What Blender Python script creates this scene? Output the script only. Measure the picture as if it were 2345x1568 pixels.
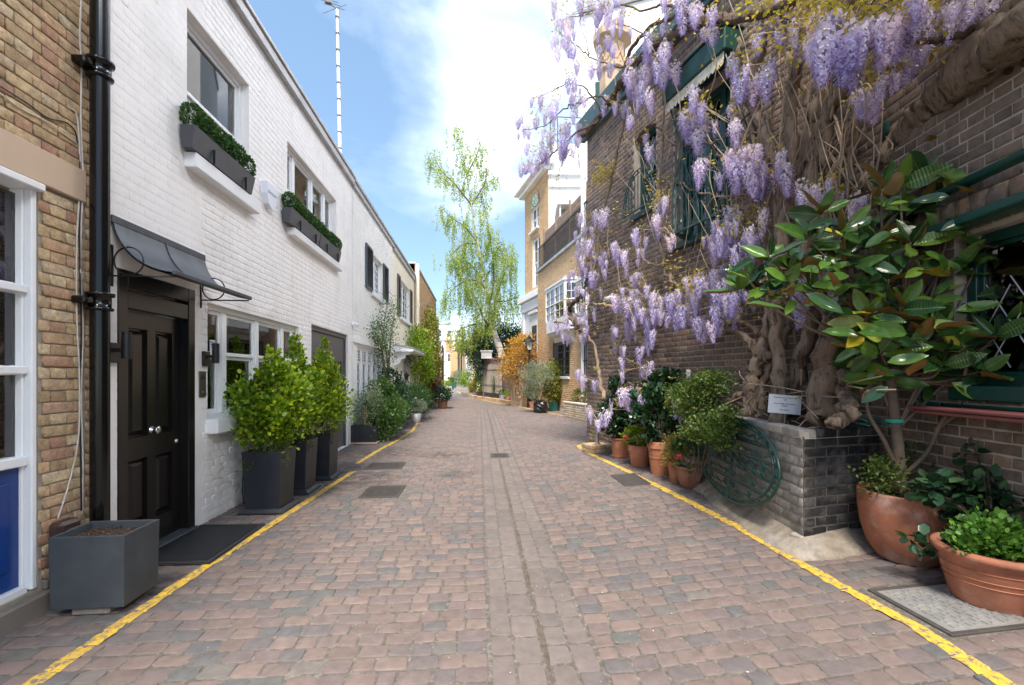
import bpy, math, random
import numpy as np
from mathutils import Matrix, Vector
R = math.radians
rng = np.random.default_rng(7)
random.seed(11)
for o in list(bpy.data.objects): bpy.data.objects.remove(o)
SC = bpy.context.scene
COL = SC.collection

# ------------------------------------------------------------------ camera
CAMZ = 1.49
YAW = R(4.27)                 # the lens looks a little to the right of the mews axis (+Y)
SA, CA = math.sin(YAW), math.cos(YAW)
cam_d = bpy.data.cameras.new('camera'); cam = bpy.data.objects.new('camera', cam_d); COL.objects.link(cam)
cam.location = (0, 0, CAMZ); cam.rotation_euler = (R(90), 0, -YAW)
cam_d.lens = 16.0; cam_d.sensor_width = 36.0; cam_d.shift_y = 0.0325
cam_d.clip_start = 0.05; cam_d.clip_end = 3000
SC.camera = cam

# ------------------------------------------------------------------ sky, sun, exposure
SUN_EL, SUN_AZ = R(58), R(192)      # compass bearing of the sun, behind and to the left of the viewer
world = bpy.data.worlds.new('World'); SC.world = world; world.use_nodes = True
nt = world.node_tree; N = nt.nodes; L = nt.links
for n in list(N): N.remove(n)
out = N.new('ShaderNodeOutputWorld'); bg = N.new('ShaderNodeBackground')
sky = N.new('ShaderNodeTexSky'); sky.sky_type = 'NISHITA'; sky.sun_disc = False
sky.sun_elevation = SUN_EL; sky.sun_rotation = SUN_AZ; sky.air_density = 1.0; sky.dust_density = 0.6; sky.ozone_density = 1.2
tc = N.new('ShaderNodeTexCoord'); mp = N.new('ShaderNodeMapping'); mp.inputs['Scale'].default_value = (1.0, 1.0, 2.4)
mp.inputs['Location'].default_value = (2.585, 5.34, 1.30)
L.new(tc.outputs['Generated'], mp.inputs['Vector'])
nz = N.new('ShaderNodeTexNoise'); nz.inputs['Scale'].default_value = 1.1; nz.inputs['Detail'].default_value = 9
nz.inputs['Roughness'].default_value = 0.52; nz.inputs['Distortion'].default_value = 0.25
L.new(mp.outputs['Vector'], nz.inputs['Vector'])
rp = N.new('ShaderNodeValToRGB')
for _ in range(4): rp.color_ramp.elements.new(.5)
for e_, (p_, v_) in zip(rp.color_ramp.elements, ((.49, 0), (.535, .010), (.58, .03), (.617, .06), (.652, .2), (.70, 1))): e_.position = p_; e_.color = (v_, v_, v_, 1)
L.new(nz.outputs['Fac'], rp.inputs['Fac'])
mx = N.new('ShaderNodeMix'); mx.data_type = 'RGBA'
lift = N.new('ShaderNodeMix'); lift.data_type = 'RGBA'; lift.inputs[0].default_value = 0.35; lift.inputs[7].default_value = (2.3, 3.9, 5.6, 1)
L.new(sky.outputs['Color'], lift.inputs[6])
L.new(rp.outputs['Color'], mx.inputs[0]); dim = N.new('ShaderNodeMix'); dim.data_type = 'RGBA'; dim.blend_type = 'MULTIPLY'; dim.inputs[0].default_value = 1; dim.inputs[7].default_value = (.60, .60, .61, 1); L.new(lift.outputs[2], dim.inputs[6]); L.new(dim.outputs[2], mx.inputs[6]); mx.inputs[7].default_value = (58, 55.5, 53, 1)
L.new(mx.outputs[2], bg.inputs['Color']); bg.inputs['Strength'].default_value = 0.10
L.new(bg.outputs[0], out.inputs['Surface'])
sd = bpy.data.lights.new('sun', 'SUN'); so = bpy.data.objects.new('sun', sd); COL.objects.link(so)
sd.energy = 2.0; sd.angle = R(16); sd.color = (1.0, 0.92, 0.82)
sdir = Vector((math.sin(SUN_AZ) * math.cos(SUN_EL), math.cos(SUN_AZ) * math.cos(SUN_EL), math.sin(SUN_EL)))
so.rotation_euler = sdir.to_track_quat('Z', 'Y').to_euler(); so.location = (0, 0, 30)
SC.view_settings.view_transform = 'Standard'; SC.view_settings.look = 'None'
SC.view_settings.exposure = 1.98; SC.view_settings.gamma = 1.0; SC.view_settings.use_curve_mapping = False

# ------------------------------------------------------------------ measuring: points of the photograph (2345 wide) on real planes
K = 1024 / 2345
def ray(X, Y):
    u = (X * K - 512) / 455; v = (375.8 - Y * K) / 455
    return np.array([SA + CA * u, CA - SA * u, v])
def P(X, Y, d):
    r = ray(X, Y) * d
    return (r[0], r[1], r[2] + CAMZ)
def CW(x, d): return (x * CA + d * SA, d * CA - x * SA)
def gz(x, y):
    f = min(1, max(0, (13 - y) / 5))
    return 0.065 * min(max(x - 0.65, 0), 3.2) * f
def gp(X, Y):
    z = 0
    for _ in range(8):
        r = ray(X, Y); t = (z - CAMZ) / r[2]; x, y = r[0] * t, r[1] * t; z = gz(x, y)
    return (x, y, z)
def proj(p):
    X, Y, Z = p; x = X * CA - Y * SA; d = X * SA + Y * CA
    if d < 0.1: return None
    return ((512 + 455 * x / d), (375.8 - 455 * (Z - CAMZ) / d), d)
def inview(p, m=10):
    q = proj(p); return q is not None and -m < q[0] < 1024 + m and -m < q[1] < 685 + m

class Frame:
    def __init__(s, x, y, ang, z=0):
        s.x, s.y, s.a, s.z = x, y, ang, z
        s.M = Matrix.Translation((x, y, z)) @ Matrix.Rotation(ang, 4, 'Z')
        s.c, s.s = math.cos(ang), math.sin(ang)
    def w(s, lx, ly, lz): return (s.x + lx * s.c - ly * s.s, s.y + lx * s.s + ly * s.c, lz + s.z)
    def hit(s, X, Y, off=0):           # local (s, z) on the plane 'off' metres in front of the wall
        r = ray(X, Y); n = (-s.s, s.c)      # local +y in world
        t = ((s.x * n[0] + s.y * n[1]) - off) / (r[0] * n[0] + r[1] * n[1])
        px, py, pz = r[0] * t, r[1] * t, CAMZ + r[2] * t
        return ((px - s.x) * s.c + (py - s.y) * s.s, pz - s.z)
    def loc(s, p):
        dx, dy = p[0] - s.x, p[1] - s.y
        return (dx * s.c + dy * s.s, -dx * s.s + dy * s.c, p[2] - s.z)
    def from2(a, b):                   # origin a, x axis towards b
        return Frame(a[0], a[1], math.atan2(b[1] - a[1], b[0] - a[0]))
WORLD = Frame(0, 0, 0)

# ------------------------------------------------------------------ object helpers
WM = {}
def place(o, parent, F):
    M = F.M if F else Matrix.Identity(4)
    if parent is not None:
        o.parent = parent
        o.matrix_local = WM[parent.name].inverted() @ M
    else: o.matrix_local = M
    COL.objects.link(o); WM[o.name] = M.copy(); return o
def tagit(o, label=None, cat=None, group=None, kind=None):
    if label: o['label'] = label
    if cat: o['category'] = cat
    if group: o['group'] = group
    if kind: o['kind'] = kind
    return o
def thing(name, label, cat, F=None, loc=None, group=None, rz=0):
    o = bpy.data.objects.new(name, None); o.empty_display_size = 0.1
    if loc is not None: F = Frame(loc[0], loc[1], rz, loc[2] if len(loc) > 2 else 0)
    place(o, None, F or WORLD); return tagit(o, label, cat, group)
def copy_tree(src, F, label=None, group=None):
    def cp(o, par):
        c = o.copy(); COL.objects.link(c)
        if par is not None: c.parent = par
        for ch in kids.get(o.name, []): cp(ch, c)
        return c
    kids = {}
    for o in bpy.data.objects:
        if o.parent: kids.setdefault(o.parent.name, []).append(o)
    c = cp(src, None); c.matrix_local = F.M; WM[c.name] = F.M.copy()
    if label: c['label'] = label
    if group: c['group'] = group
    return c

class MB:
    def __init__(s): s.v = []; s.f = []; s.m = []; s.n = 0; s.smooth = False
    def add(s, v, f, mi=0):
        s.v.extend(v); s.f.extend([tuple(i + s.n for i in q) for q in f]); s.m.extend([mi] * len(f)); s.n += len(v); return s
    def box(s, x0, x1, y0, y1, z0, z1, mi=0, b=0):
        x0, x1 = min(x0, x1), max(x0, x1); y0, y1 = min(y0, y1), max(y0, y1); z0, z1 = min(z0, z1), max(z0, z1)
        if b <= 0:
            v = [(x, y, z) for z in (z0, z1) for (x, y) in ((x0, y0), (x1, y0), (x1, y1), (x0, y1))]
            return s.add(v, [(3, 2, 1, 0), (4, 5, 6, 7), (0, 1, 5, 4), (1, 2, 6, 5), (2, 3, 7, 6), (3, 0, 4, 7)], mi)
        b = min(b, (x1 - x0) / 2.2, (y1 - y0) / 2.2, (z1 - z0) / 2.2)
        def ring(z, i): return [(x0 + i, y0 + b, z), (x0 + b, y0 + i, z), (x1 - b, y0 + i, z), (x1 - i, y0 + b, z), (x1 - i, y1 - b, z), (x1 - b, y1 - i, z), (x0 + b, y1 - i, z), (x0 + i, y1 - b, z)]
        v = ring(z0, b) + ring(z0 + b, 0) + ring(z1 - b, 0) + ring(z1, b)
        f = [tuple(range(7, -1, -1)), tuple(range(24, 32))]
        for k in range(3):
            for i in range(8): j = (i + 1) % 8; f.append((k * 8 + i, k * 8 + j, k * 8 + 8 + j, k * 8 + 8 + i))
        return s.add(v, f, mi)
    def tube(s, pts, r, n=8, mi=0, caps=True, lump=0.0, flat=1.0, ridge=0.0):
        pts = [Vector(p) for p in pts]; m = len(pts)
        if not hasattr(r, '__len__'): r = [r] * m
        v = []; prev = None
        for i, p in enumerate(pts):
            t = (pts[min(i + 1, m - 1)] - pts[max(i - 1, 0)])
            t = t.normalized() if t.length > 1e-9 else Vector((0, 0, 1))
            if prev is None: a = Vector((1, 0, 0)) if abs(t.x) < .9 else Vector((0, 1, 0)); prev = (a - t * a.dot(t)).normalized()
            else:
                q = prev - t * prev.dot(t); prev = q.normalized() if q.length > 1e-6 else prev
            b = t.cross(prev)
            for k in range(n):
                a = 2 * math.pi * k / n; rr = r[i] * (1 + (random.uniform(-lump, lump) if lump else 0))
                if ridge: rr *= 1 + ridge * (math.sin(3 * a + i * .16) + .6 * math.sin(7 * a - i * .11 + 1) + .5 * math.sin(2 * a + i * .3 + 2))
                v.append(tuple(p + prev * (math.cos(a) * rr) + b * (math.sin(a) * rr * flat)))
        f = []
        for i in range(m - 1):
            for k in range(n): j = (k + 1) % n; f.append((i * n + k, i * n + j, i * n + n + j, i * n + n + k))
        if caps: f.append(tuple(range(n - 1, -1, -1))); f.append(tuple(range((m - 1) * n, m * n)))
        return s.add(v, f, mi)
    def lathe(s, prof, n=24, c=(0, 0, 0), mi=0, wob=0):
        v = []; m = len(prof)
        for (r, z) in prof:
            for k in range(n):
                a = 2 * math.pi * k / n; v.append((c[0] + r * math.cos(a), c[1] + r * math.sin(a), c[2] + z))
        f = []
        for i in range(m - 1):
            for k in range(n): j = (k + 1) % n; f.append((i * n + k, i * n + j, i * n + n + j, i * n + n + k))
        return s.add(v, f, mi)
    def prism(s, poly, axis, a, b, mi=0):       # poly (u,v) extruded along axis 'x','y','z' from a to b
        def mk(u, w, t): return {'x': (t, u, w), 'y': (u, t, w), 'z': (u, w, t)}[axis]
        n = len(poly); v = [mk(u, w, a) for u, w in poly] + [mk(u, w, b) for u, w in poly]
        f = [tuple(range(n - 1, -1, -1)), tuple(range(n, 2 * n))] + [(i, (i + 1) % n, n + (i + 1) % n, n + i) for i in range(n)]
        return s.add(v, f, mi)
    def mesh(s, name, mats):
        me = bpy.data.meshes.new(name); me.from_pydata(s.v, [], s.f)
        for m in (mats if isinstance(mats, (list, tuple)) else [mats]): me.materials.append(m)
        if any(s.m): me.polygons.foreach_set('material_index', s.m)
        if s.smooth: me.polygons.foreach_set('use_smooth', [True] * len(s.f))
        me.update(); return me
    def build(s, name, mats, parent=None, F=None, smooth=False, label=None, kind=None, cat=None, group=None, recenter=True):
        s.smooth = smooth
        F = F or (None)
        if F is None: M = WM[parent.name] if parent is not None else Matrix.Identity(4)
        else: M = F.M
        o = bpy.data.objects.new(name, s.mesh(name, mats))
        fr = Frame(0, 0, 0); fr.M = M
        place(o, parent, fr); return tagit(o, label, cat, group, kind)

def np_mesh(name, V, Fq, mats, mi=None, smooth=False, colors=None):
    """V (n,3), Fq (m,k) all faces the same k"""
    me = bpy.data.meshes.new(name); n, m, k = len(V), len(Fq), Fq.shape[1]
    me.vertices.add(n); me.vertices.foreach_set('co', np.asarray(V, dtype=np.float32).ravel())
    me.loops.add(m * k); me.loops.foreach_set('vertex_index', Fq.astype(np.int32).ravel())
    me.polygons.add(m); me.polygons.foreach_set('loop_start', np.arange(0, m * k, k, dtype=np.int32))
    me.polygons.foreach_set('loop_total', np.full(m, k, dtype=np.int32))
    for mt in (mats if isinstance(mats, (list, tuple)) else [mats]): me.materials.append(mt)
    if mi is not None: me.polygons.foreach_set('material_index', np.asarray(mi, dtype=np.int32))
    if smooth: me.polygons.foreach_set('use_smooth', [True] * m)
    if colors is not None:
        ca = me.color_attributes.new('Col', 'FLOAT_COLOR', 'POINT'); ca.data.foreach_set('color', np.asarray(colors, dtype=np.float32).ravel())
    me.update(); me.validate(); return me
def np_obj(name, me, parent=None, M=None, **kw):
    o = bpy.data.objects.new(name, me); fr = Frame(0, 0, 0)
    fr.M = M if M is not None else (WM[parent.name] if parent is not None else Matrix.Identity(4))
    place(o, parent, fr); return tagit(o, **kw)

# ------------------------------------------------------------------ materials
def nodes(name):
    m = bpy.data.materials.new(name); m.use_nodes = True; t = m.node_tree
    return m, t, t.nodes['Principled BSDF'], t.nodes['Material Output']
def rand_node(t):            # one number per object and per loose piece
    oi = t.nodes.new('ShaderNodeObjectInfo'); ge = t.nodes.new('ShaderNodeNewGeometry')
    a = t.nodes.new('ShaderNodeMath'); a.operation = 'ADD'; t.links.new(oi.outputs['Random'], a.inputs[0]); t.links.new(ge.outputs['Random Per Island'], a.inputs[1])
    f = t.nodes.new('ShaderNodeMath'); f.operation = 'FRACT'; t.links.new(a.outputs[0], f.inputs[0]); return f.outputs[0]
def pos_node(t): return t.nodes.new('ShaderNodeNewGeometry').outputs['Position']
def noise(t, scale, detail=4, rough=.6, vec=None):
    n = t.nodes.new('ShaderNodeTexNoise'); n.inputs['Scale'].default_value = scale; n.inputs['Detail'].default_value = detail; n.inputs['Roughness'].default_value = rough
    t.links.new(vec if vec is not None else pos_node(t), n.inputs['Vector']); return n.outputs['Fac']
def ramp(t, fac, stops, interp='LINEAR'):
    r = t.nodes.new('ShaderNodeValToRGB'); cr = r.color_ramp; cr.interpolation = interp
    while len(cr.elements) < len(stops): cr.elements.new(0.5)
    for e, (p, c) in zip(cr.elements, stops): e.position = p; e.color = (*c, 1) if len(c) == 3 else c
    t.links.new(fac, r.inputs['Fac']); return r.outputs['Color']
def mixc(t, fac, a, b, mode='MIX'):
    m = t.nodes.new('ShaderNodeMix'); m.data_type = 'RGBA'; m.blend_type = mode
    for s, v in ((m.inputs[0], fac), (m.inputs[6], a), (m.inputs[7], b)):
        if isinstance(v, (int, float)): s.default_value = v
        elif isinstance(v, tuple): s.default_value = (*v, 1)
        else: t.links.new(v, s)
    return m.outputs[2]
def bump(t, bs, h, strength=.3, dist=.01):
    b = t.nodes.new('ShaderNodeBump'); b.inputs['Strength'].default_value = strength; b.inputs['Distance'].default_value = dist
    t.links.new(h, b.inputs['Height']); t.links.new(b.outputs[0], bs.inputs['Normal'])
def g(v): return (v, v, v)
def mat_plain(name, col, rough=.6, var=.12, scale=6, bmp=.15, bs_=60, metal=0, spec=.5, dirt=None, dirt_amt=.4, dirt_scale=3):
    m, t, bs, _ = nodes(name)
    c = mixc(t, 1.0, tuple(col), ramp(t, noise(t, scale, 5), [(.3, g(1 - var)), (.7, g(1 + var))]), 'MULTIPLY')
    if dirt is not None:
        d = ramp(t, noise(t, dirt_scale, 8, .7), [(.5, g(0)), (.72, g(dirt_amt))]); c = mixc(t, d, c, tuple(dirt))
    t.links.new(c, bs.inputs['Base Color']); bs.inputs['Roughness'].default_value = rough; bs.inputs['Metallic'].default_value = metal
    bs.inputs['Specular IOR Level'].default_value = spec
    if bmp: bump(t, bs, noise(t, bs_, 6, .7), bmp, .004)
    return m
def mat_rand(name, stops, rough=.8, var=.25, scale=25, bmp=.5, bs_=90, stain=None, stain_amt=.5, stain_scale=1.2, spec=.3, speck=None, interp='LINEAR'):
    m, t, bs, _ = nodes(name)
    c = ramp(t, rand_node(t), stops, interp)
    c = mixc(t, 1.0, c, ramp(t, noise(t, scale, 6, .65), [(.28, g(1 - var)), (.72, g(1 + var))]), 'MULTIPLY')
    if speck is not None:
        c = mixc(t, ramp(t, noise(t, 70, 3, .6), [(.60, g(0)), (.68, g(.6))]), c, tuple(speck))
    if stain is not None:
        c = mixc(t, ramp(t, noise(t, stain_scale, 8, .7), [(.48, g(0)), (.70, g(stain_amt))]), c, tuple(stain))
    t.links.new(c, bs.inputs['Base Color']); bs.inputs['Roughness'].default_value = rough; bs.inputs['Specular IOR Level'].default_value = spec
    bump(t, bs, noise(t, bs_, 8, .75), bmp, .006); return m
def mat_leaf(name, stops, rough=.45, trans=.35, spec=.5, var=.2):
    m, t, bs, out = nodes(name)
    c = ramp(t, rand_node(t), stops)
    c = mixc(t, 1.0, c, ramp(t, noise(t, 7, 3), [(.3, g(1 - var)), (.7, g(1 + var))]), 'MULTIPLY')
    t.links.new(c, bs.inputs['Base Color']); bs.inputs['Roughness'].default_value = rough; bs.inputs['Specular IOR Level'].default_value = spec
    tr = t.nodes.new('ShaderNodeBsdfTranslucent'); mx = t.nodes.new('ShaderNodeMixShader'); mx.inputs[0].default_value = trans
    c2 = mixc(t, 1.0, c, (1.3, 1.35, .6), 'MULTIPLY')
    t.links.new(c2, tr.inputs['Color']); t.links.new(bs.outputs[0], mx.inputs[1]); t.links.new(tr.outputs[0], mx.inputs[2]); t.links.new(mx.outputs[0], out.inputs['Surface']); return m
def mat_glass(name, tint=(.9, .95, .95), r=.02, f=.6):
    m, t, bs, out = nodes(name); t.nodes.remove(bs)
    gl = t.nodes.new('ShaderNodeBsdfGlossy'); gl.inputs['Roughness'].default_value = r; gl.inputs['Color'].default_value = (1, 1, 1, 1)
    tr = t.nodes.new('ShaderNodeBsdfTransparent'); tr.inputs['Color'].default_value = (*tint, 1)
    fr = t.nodes.new('ShaderNodeFresnel'); fr.inputs['IOR'].default_value = 1.5 + f
    mx = t.nodes.new('ShaderNodeMixShader'); t.links.new(fr.outputs[0], mx.inputs[0]); t.links.new(tr.outputs[0], mx.inputs[1]); t.links.new(gl.outputs[0], mx.inputs[2])
    t.links.new(mx.outputs[0], out.inputs['Surface']); return m

M = {}
M['white'] = mat_plain('white_gloss_paint', (.80, .81, .82), .35, .03, 4, .06)
M['whitewall'] = mat_plain('pale_painted_brick', (.87, .845, .825), .6, .05, 1.3, .5, 45, dirt=(.50, .47, .43), dirt_amt=.34, dirt_scale=1.6)
M['whitewall2'] = mat_plain('white_painted_brick', (.84, .83, .80), .65, .05, 1.3, .5, 45, dirt=(.5, .47, .42), dirt_amt=.25)
M['cream'] = mat_plain('cream_render', (.80, .74, .60), .7, .05, 1.2, .3, 40, dirt=(.5, .45, .36), dirt_amt=.25)
M['stucco'] = mat_plain('white_stucco', (.84, .84, .83), .6, .04, .8, .2, 30, dirt=(.6, .6, .58), dirt_amt=.2)
M['stockbrick'] = mat_rand('yellow_stock_brick', [(0, (.38, .26, .15)), (.2, (.48, .34, .19)), (.45, (.58, .43, .25)), (.7, (.50, .32, .19)), (.82, (.40, .21, .14)), (.9, (.55, .42, .27)), (1, (.62, .49, .32))], .85, .38, 28, .8, 60, stain=(.16, .12, .09), stain_amt=.4, stain_scale=5, speck=(.12, .08, .06))
M['tanbrick'] = mat_rand('tan_brick', [(0, (.50, .32, .17)), (.4, (.60, .41, .23)), (.75, (.56, .36, .20)), (1, (.66, .48, .30))], .85, .2, 20, .5, 60)
M['darkbrick'] = mat_rand('soot_dark_brick', [(0, (.115, .085, .068)), (.3, (.175, .130, .102)), (.55, (.22, .160, .122)), (.8, (.17, .130, .107)), (.93, (.29, .185, .12)), (1, (.225, .19, .16))], .85, .35, 22, .8, 60, stain=(.20, .18, .165), stain_amt=.35, stain_scale=4)
M['bluebrick'] = mat_rand('black_engineering_brick', [(0, (.016, .016, .019)), (.4, (.028, .028, .03)), (.75, (.042, .04, .04)), (.92, (.07, .062, .052)), (1, (.10, .10, .098))], .6, .4, 25, .6, 60, stain=(.28, .26, .24), stain_amt=.7, stain_scale=6, spec=.5)
M['mortar'] = mat_plain('lime_mortar', (.33, .28, .22), .95, .2, 10, .8, 120)
M['mortar_dark'] = mat_plain('old_grey_mortar', (.42, .365, .31), .95, .25, 8, .8, 120)
M['mortar_pale'] = mat_plain('pale_mortar', (.62, .56, .47), .95, .2, 8, .8, 120)
M['stone'] = mat_plain('painted_stone_band', (.56, .41, .29), .75, .06, 3, .3, 60, dirt=(.38, .27, .19), dirt_amt=.35)
M['plinth'] = mat_plain('damp_render_plinth', (.19, .165, .14), .9, .25, 6, .6, 50, dirt=(.08, .09, .06), dirt_amt=.6)
M['concrete'] = mat_plain('patched_concrete', (.27, .225, .17), .9, .35, 9, 1.0, 40, dirt=(.46, .44, .41), dirt_amt=.9, dirt_scale=3.5)
M['coping'] = mat_plain('lead_coping', (.42, .42, .43), .55, .2, 3, .3, 20, metal=.3)
M['black'] = mat_plain('black_gloss_paint', (.005, .005, .005), .16, .1, 4, .05, spec=.4)
M['blackm'] = mat_plain('black_satin_metal', (.014, .014, .015), .4, .1, 4, .05)
M['doorpaint'] = mat_plain('black_door_paint', (.010, .0085, .008), .28, .1, 4, .06, spec=.4)
M['greydoor'] = mat_plain('charcoal_grey_paint', (.095, .09, .09), .45, .06, 4, .06)
M['lead'] = mat_plain('lead_sheet', (.075, .085, .10), .5, .22, 5, .2, 12, metal=.4)
M['planter'] = mat_plain('charcoal_planter_paint', (.018, .021, .029), .5, .12, 5, .1, dirt=(.07, .06, .055), dirt_amt=.3)
M['trough'] = mat_plain('slate_grey_fibre_planter', (.047, .055, .063), .6, .2, 5, .12, 40, dirt=(.10, .11, .12), dirt_amt=.25)
M['blue'] = mat_plain('deep_blue_gloss_paint', (.010, .045, .20), .28, .1, 4, .06)
M['green'] = mat_plain('dark_green_gloss_paint', (.009, .055, .046), .32, .15, 8, .1, spec=.5, dirt=(.03, .035, .03), dirt_amt=.35)
M['greenb'] = mat_plain('emerald_pipe_paint', (.006, .105, .075), .25, .1, 8, .05)
M['redpaint'] = mat_plain('dull_red_sill_paint', (.22, .075, .07), .55, .1, 8, .1)
M['chrome'] = mat_plain('brushed_nickel', (.62, .60, .57), .28, .05, 4, 0, metal=1)
M['terra'] = mat_plain('weathered_terracotta', (.36, .135, .075), .8, .28, 5, .5, 50, dirt=(.50, .38, .32), dirt_amt=.8, dirt_scale=4.5)
M['terra2'] = mat_plain('orange_terracotta', (.45, .17, .085), .75, .14, 5, .3, 50, dirt=(.55, .38, .30), dirt_amt=.55, dirt_scale=5)
M['terra3'] = mat_plain('brown_terracotta', (.30, .135, .08), .7, .14, 5, .3, 50, dirt=(.22, .15, .11), dirt_amt=.5, dirt_scale=5)
M['glazed'] = mat_plain('green_glazed_pot', (.02, .13, .10), .2, .25, 10, .1)
M['soil'] = mat_plain('dark_soil', (.045, .028, .02), .95, .4, 30, 1, 60)
M['chips'] = mat_rand('bark_chips', [(0, (.17, .08, .045)), (.5, (.33, .17, .10)), (1, (.47, .29, .19))], .85, .3, 40, .5)
def bark_mat(name, col, dark):
    m, t, bs, _ = nodes(name); mpn = t.nodes.new('ShaderNodeMapping'); mpn.inputs['Scale'].default_value = (1, 1, .16); t.links.new(pos_node(t), mpn.inputs['Vector'])
    f = noise(t, 20, 9, .74, mpn.outputs[0]); c = ramp(t, f, [(.38, dark), (.48, col), (.68, tuple(v * 1.35 for v in col))])
    c = mixc(t, 1.0, c, ramp(t, noise(t, 4, 5), [(.3, g(.75)), (.7, g(1.2))]), 'MULTIPLY'); t.links.new(c, bs.inputs['Base Color']); bs.inputs['Roughness'].default_value = .92; bs.inputs['Specular IOR Level'].default_value = .2
    bump(t, bs, f, 1.0, .05); return m
M['bark'] = bark_mat('wisteria_bark', (.30, .225, .165), (.10, .07, .05))
M['barkd'] = bark_mat('dark_branch_bark', (.15, .105, .075), (.05, .035, .025))
M['twig'] = mat_plain('pale_dry_twig', (.36, .27, .19), .9, .2, 9, .3)
M['magbark'] = mat_plain('magnolia_bark', (.16, .115, .085), .85, .2, 9, .5)
M['paper'] = mat_plain('white_paper', (.80, .82, .88), .6, .01, 3, 0)
M['ink'] = mat_plain('black_ink', (.02, .02, .02), .7, 0, 3, 0)
M['greyink'] = mat_plain('grey_ink', (.33, .34, .40), .7, 0, 3, 0)
M['rubber'] = mat_plain('ribbed_rubber_mat', (.018, .02, .023), .6, .2, 12, .2)
M['brownbox'] = mat_plain('brown_plastic', (.045, .024, .02), .35, .2, 8, .1)
M['cable'] = mat_plain('old_white_cable', (.55, .50, .44), .6, .1, 9, 0)
M['cableb'] = mat_plain('black_cable', (.012, .012, .012), .5, .1, 9, 0)
M['shutter'] = mat_plain('slate_grey_shutter', (.075, .085, .10), .5, .08, 6, .05)
M['shutter2'] = mat_plain('weathered_grey_shutter', (.15, .15, .14), .6, .15, 6, .05)
M['glass'] = mat_glass('window_glass', f=.4)
M['darkglass'] = mat_glass('dark_window_glass', (.6, .65, .65), .03, .5)
M['interior'] = mat_plain('dim_room', (.36, .36, .35), .9, .3, 2, 0)
M['interiord'] = mat_plain('dark_room', (.02, .02, .02), .9, .3, 2, 0)
M['blind'] = mat_plain('white_slatted_blind', (.82, .83, .82), .6, .04, 2, 0)
M['iron'] = mat_plain('cast_iron_cover', (.06, .052, .048), .7, .25, 12, .6, 60)
M['steelcover'] = mat_plain('galvanised_cover', (.36, .36, .35), .5, .22, 6, .3, 60, metal=.5, dirt=(.42, .35, .27), dirt_amt=.6)
M['twine'] = mat_plain('green_twine', (.01, .33, .25), .6, 0, 6, 0)
M['reedfence'] = mat_rand('weathered_reed', [(0, (.17, .14, .12)), (.5, (.27, .225, .19)), (1, (.36, .31, .26))], .9, .3, 14, .6, 60)
M['redtile'] = mat_rand('red_brick_cap', [(0, (.25, .10, .07)), (1, (.36, .16, .11))], .85, .3, 14, .5)
M['awning'] = mat_plain('cream_awning_cloth', (.62, .58, .47), .9, .2, 12, 0)
M['wood'] = mat_plain('weathered_timber', (.27, .19, .14), .8, .3, 7, .4)
M['stonechim'] = mat_plain('buff_terracotta_chimney', (.50, .36, .24), .8, .2, 6, .4, dirt=(.2, .15, .11), dirt_amt=.5)
M['lampglass'] = mat_plain('frosted_lamp_glass', (.72, .70, .62), .3, .05, 4, 0)
M['clothred'] = mat_plain('red_cloth', (.45, .02, .015), .8, .2, 10, .3)
M['clothblue'] = mat_plain('blue_cloth', (.02, .06, .2), .8, .2, 10, .3)
M['bag'] = mat_plain('black_polythene', (.012, .012, .013), .25, .2, 12, .6, 18)
M['slate'] = mat_plain('slate_roof', (.20, .20, .22), .6, .2, 4, .3)
# ------------------------------------------------------------------ walls laid in real bricks
def panel(mb, x0, x1, z0, z1, holes, y=0.0, depth=.28, mi=0, rev=0):
    """front face with openings, their reveals, and the wall's own thickness behind (local: +y goes into the wall)"""
    xs = sorted({x0, x1, *[min(max(h[k], x0), x1) for h in holes for k in (0, 1)]}); zs = sorted({z0, z1, *[min(max(h[k], z0), z1) for h in holes for k in (2, 3)]})
    for i in range(len(xs) - 1):
        for j in range(len(zs) - 1):
            cx, cz = (xs[i] + xs[i + 1]) / 2, (zs[j] + zs[j + 1]) / 2
            if any(h[0] < cx < h[1] and h[2] < cz < h[3] for h in holes): continue
            mb.add([(xs[i], y, zs[j]), (xs[i + 1], y, zs[j]), (xs[i + 1], y, zs[j + 1]), (xs[i], y, zs[j + 1])], [(0, 1, 2, 3)], mi)
    for h in holes:
        a, b, c, d = max(h[0], x0), min(h[1], x1), max(h[2], z0), min(h[3], z1)
        q = [(a, c), (b, c), (b, d), (a, d)]
        for k in range(4):
            p, r = q[k], q[(k + 1) % 4]
            mb.add([(p[0], y, p[1]), (r[0], y, r[1]), (r[0], y + depth, r[1]), (p[0], y + depth, p[1])], [(0, 1, 2, 3)], rev)
    mb.add([(x0, y, z0), (x0, y, z1), (x0, y + depth, z1), (x0, y + depth, z0)], [(0, 1, 2, 3)], mi)
    mb.add([(x1, y, z0), (x1, y, z1), (x1, y + depth, z1), (x1, y + depth, z0)], [(0, 1, 2, 3)], mi)
    mb.add([(x0, y, z1), (x1, y, z1), (x1, y + depth, z1), (x0, y + depth, z1)], [(0, 1, 2, 3)], mi)
    return mb

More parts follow.
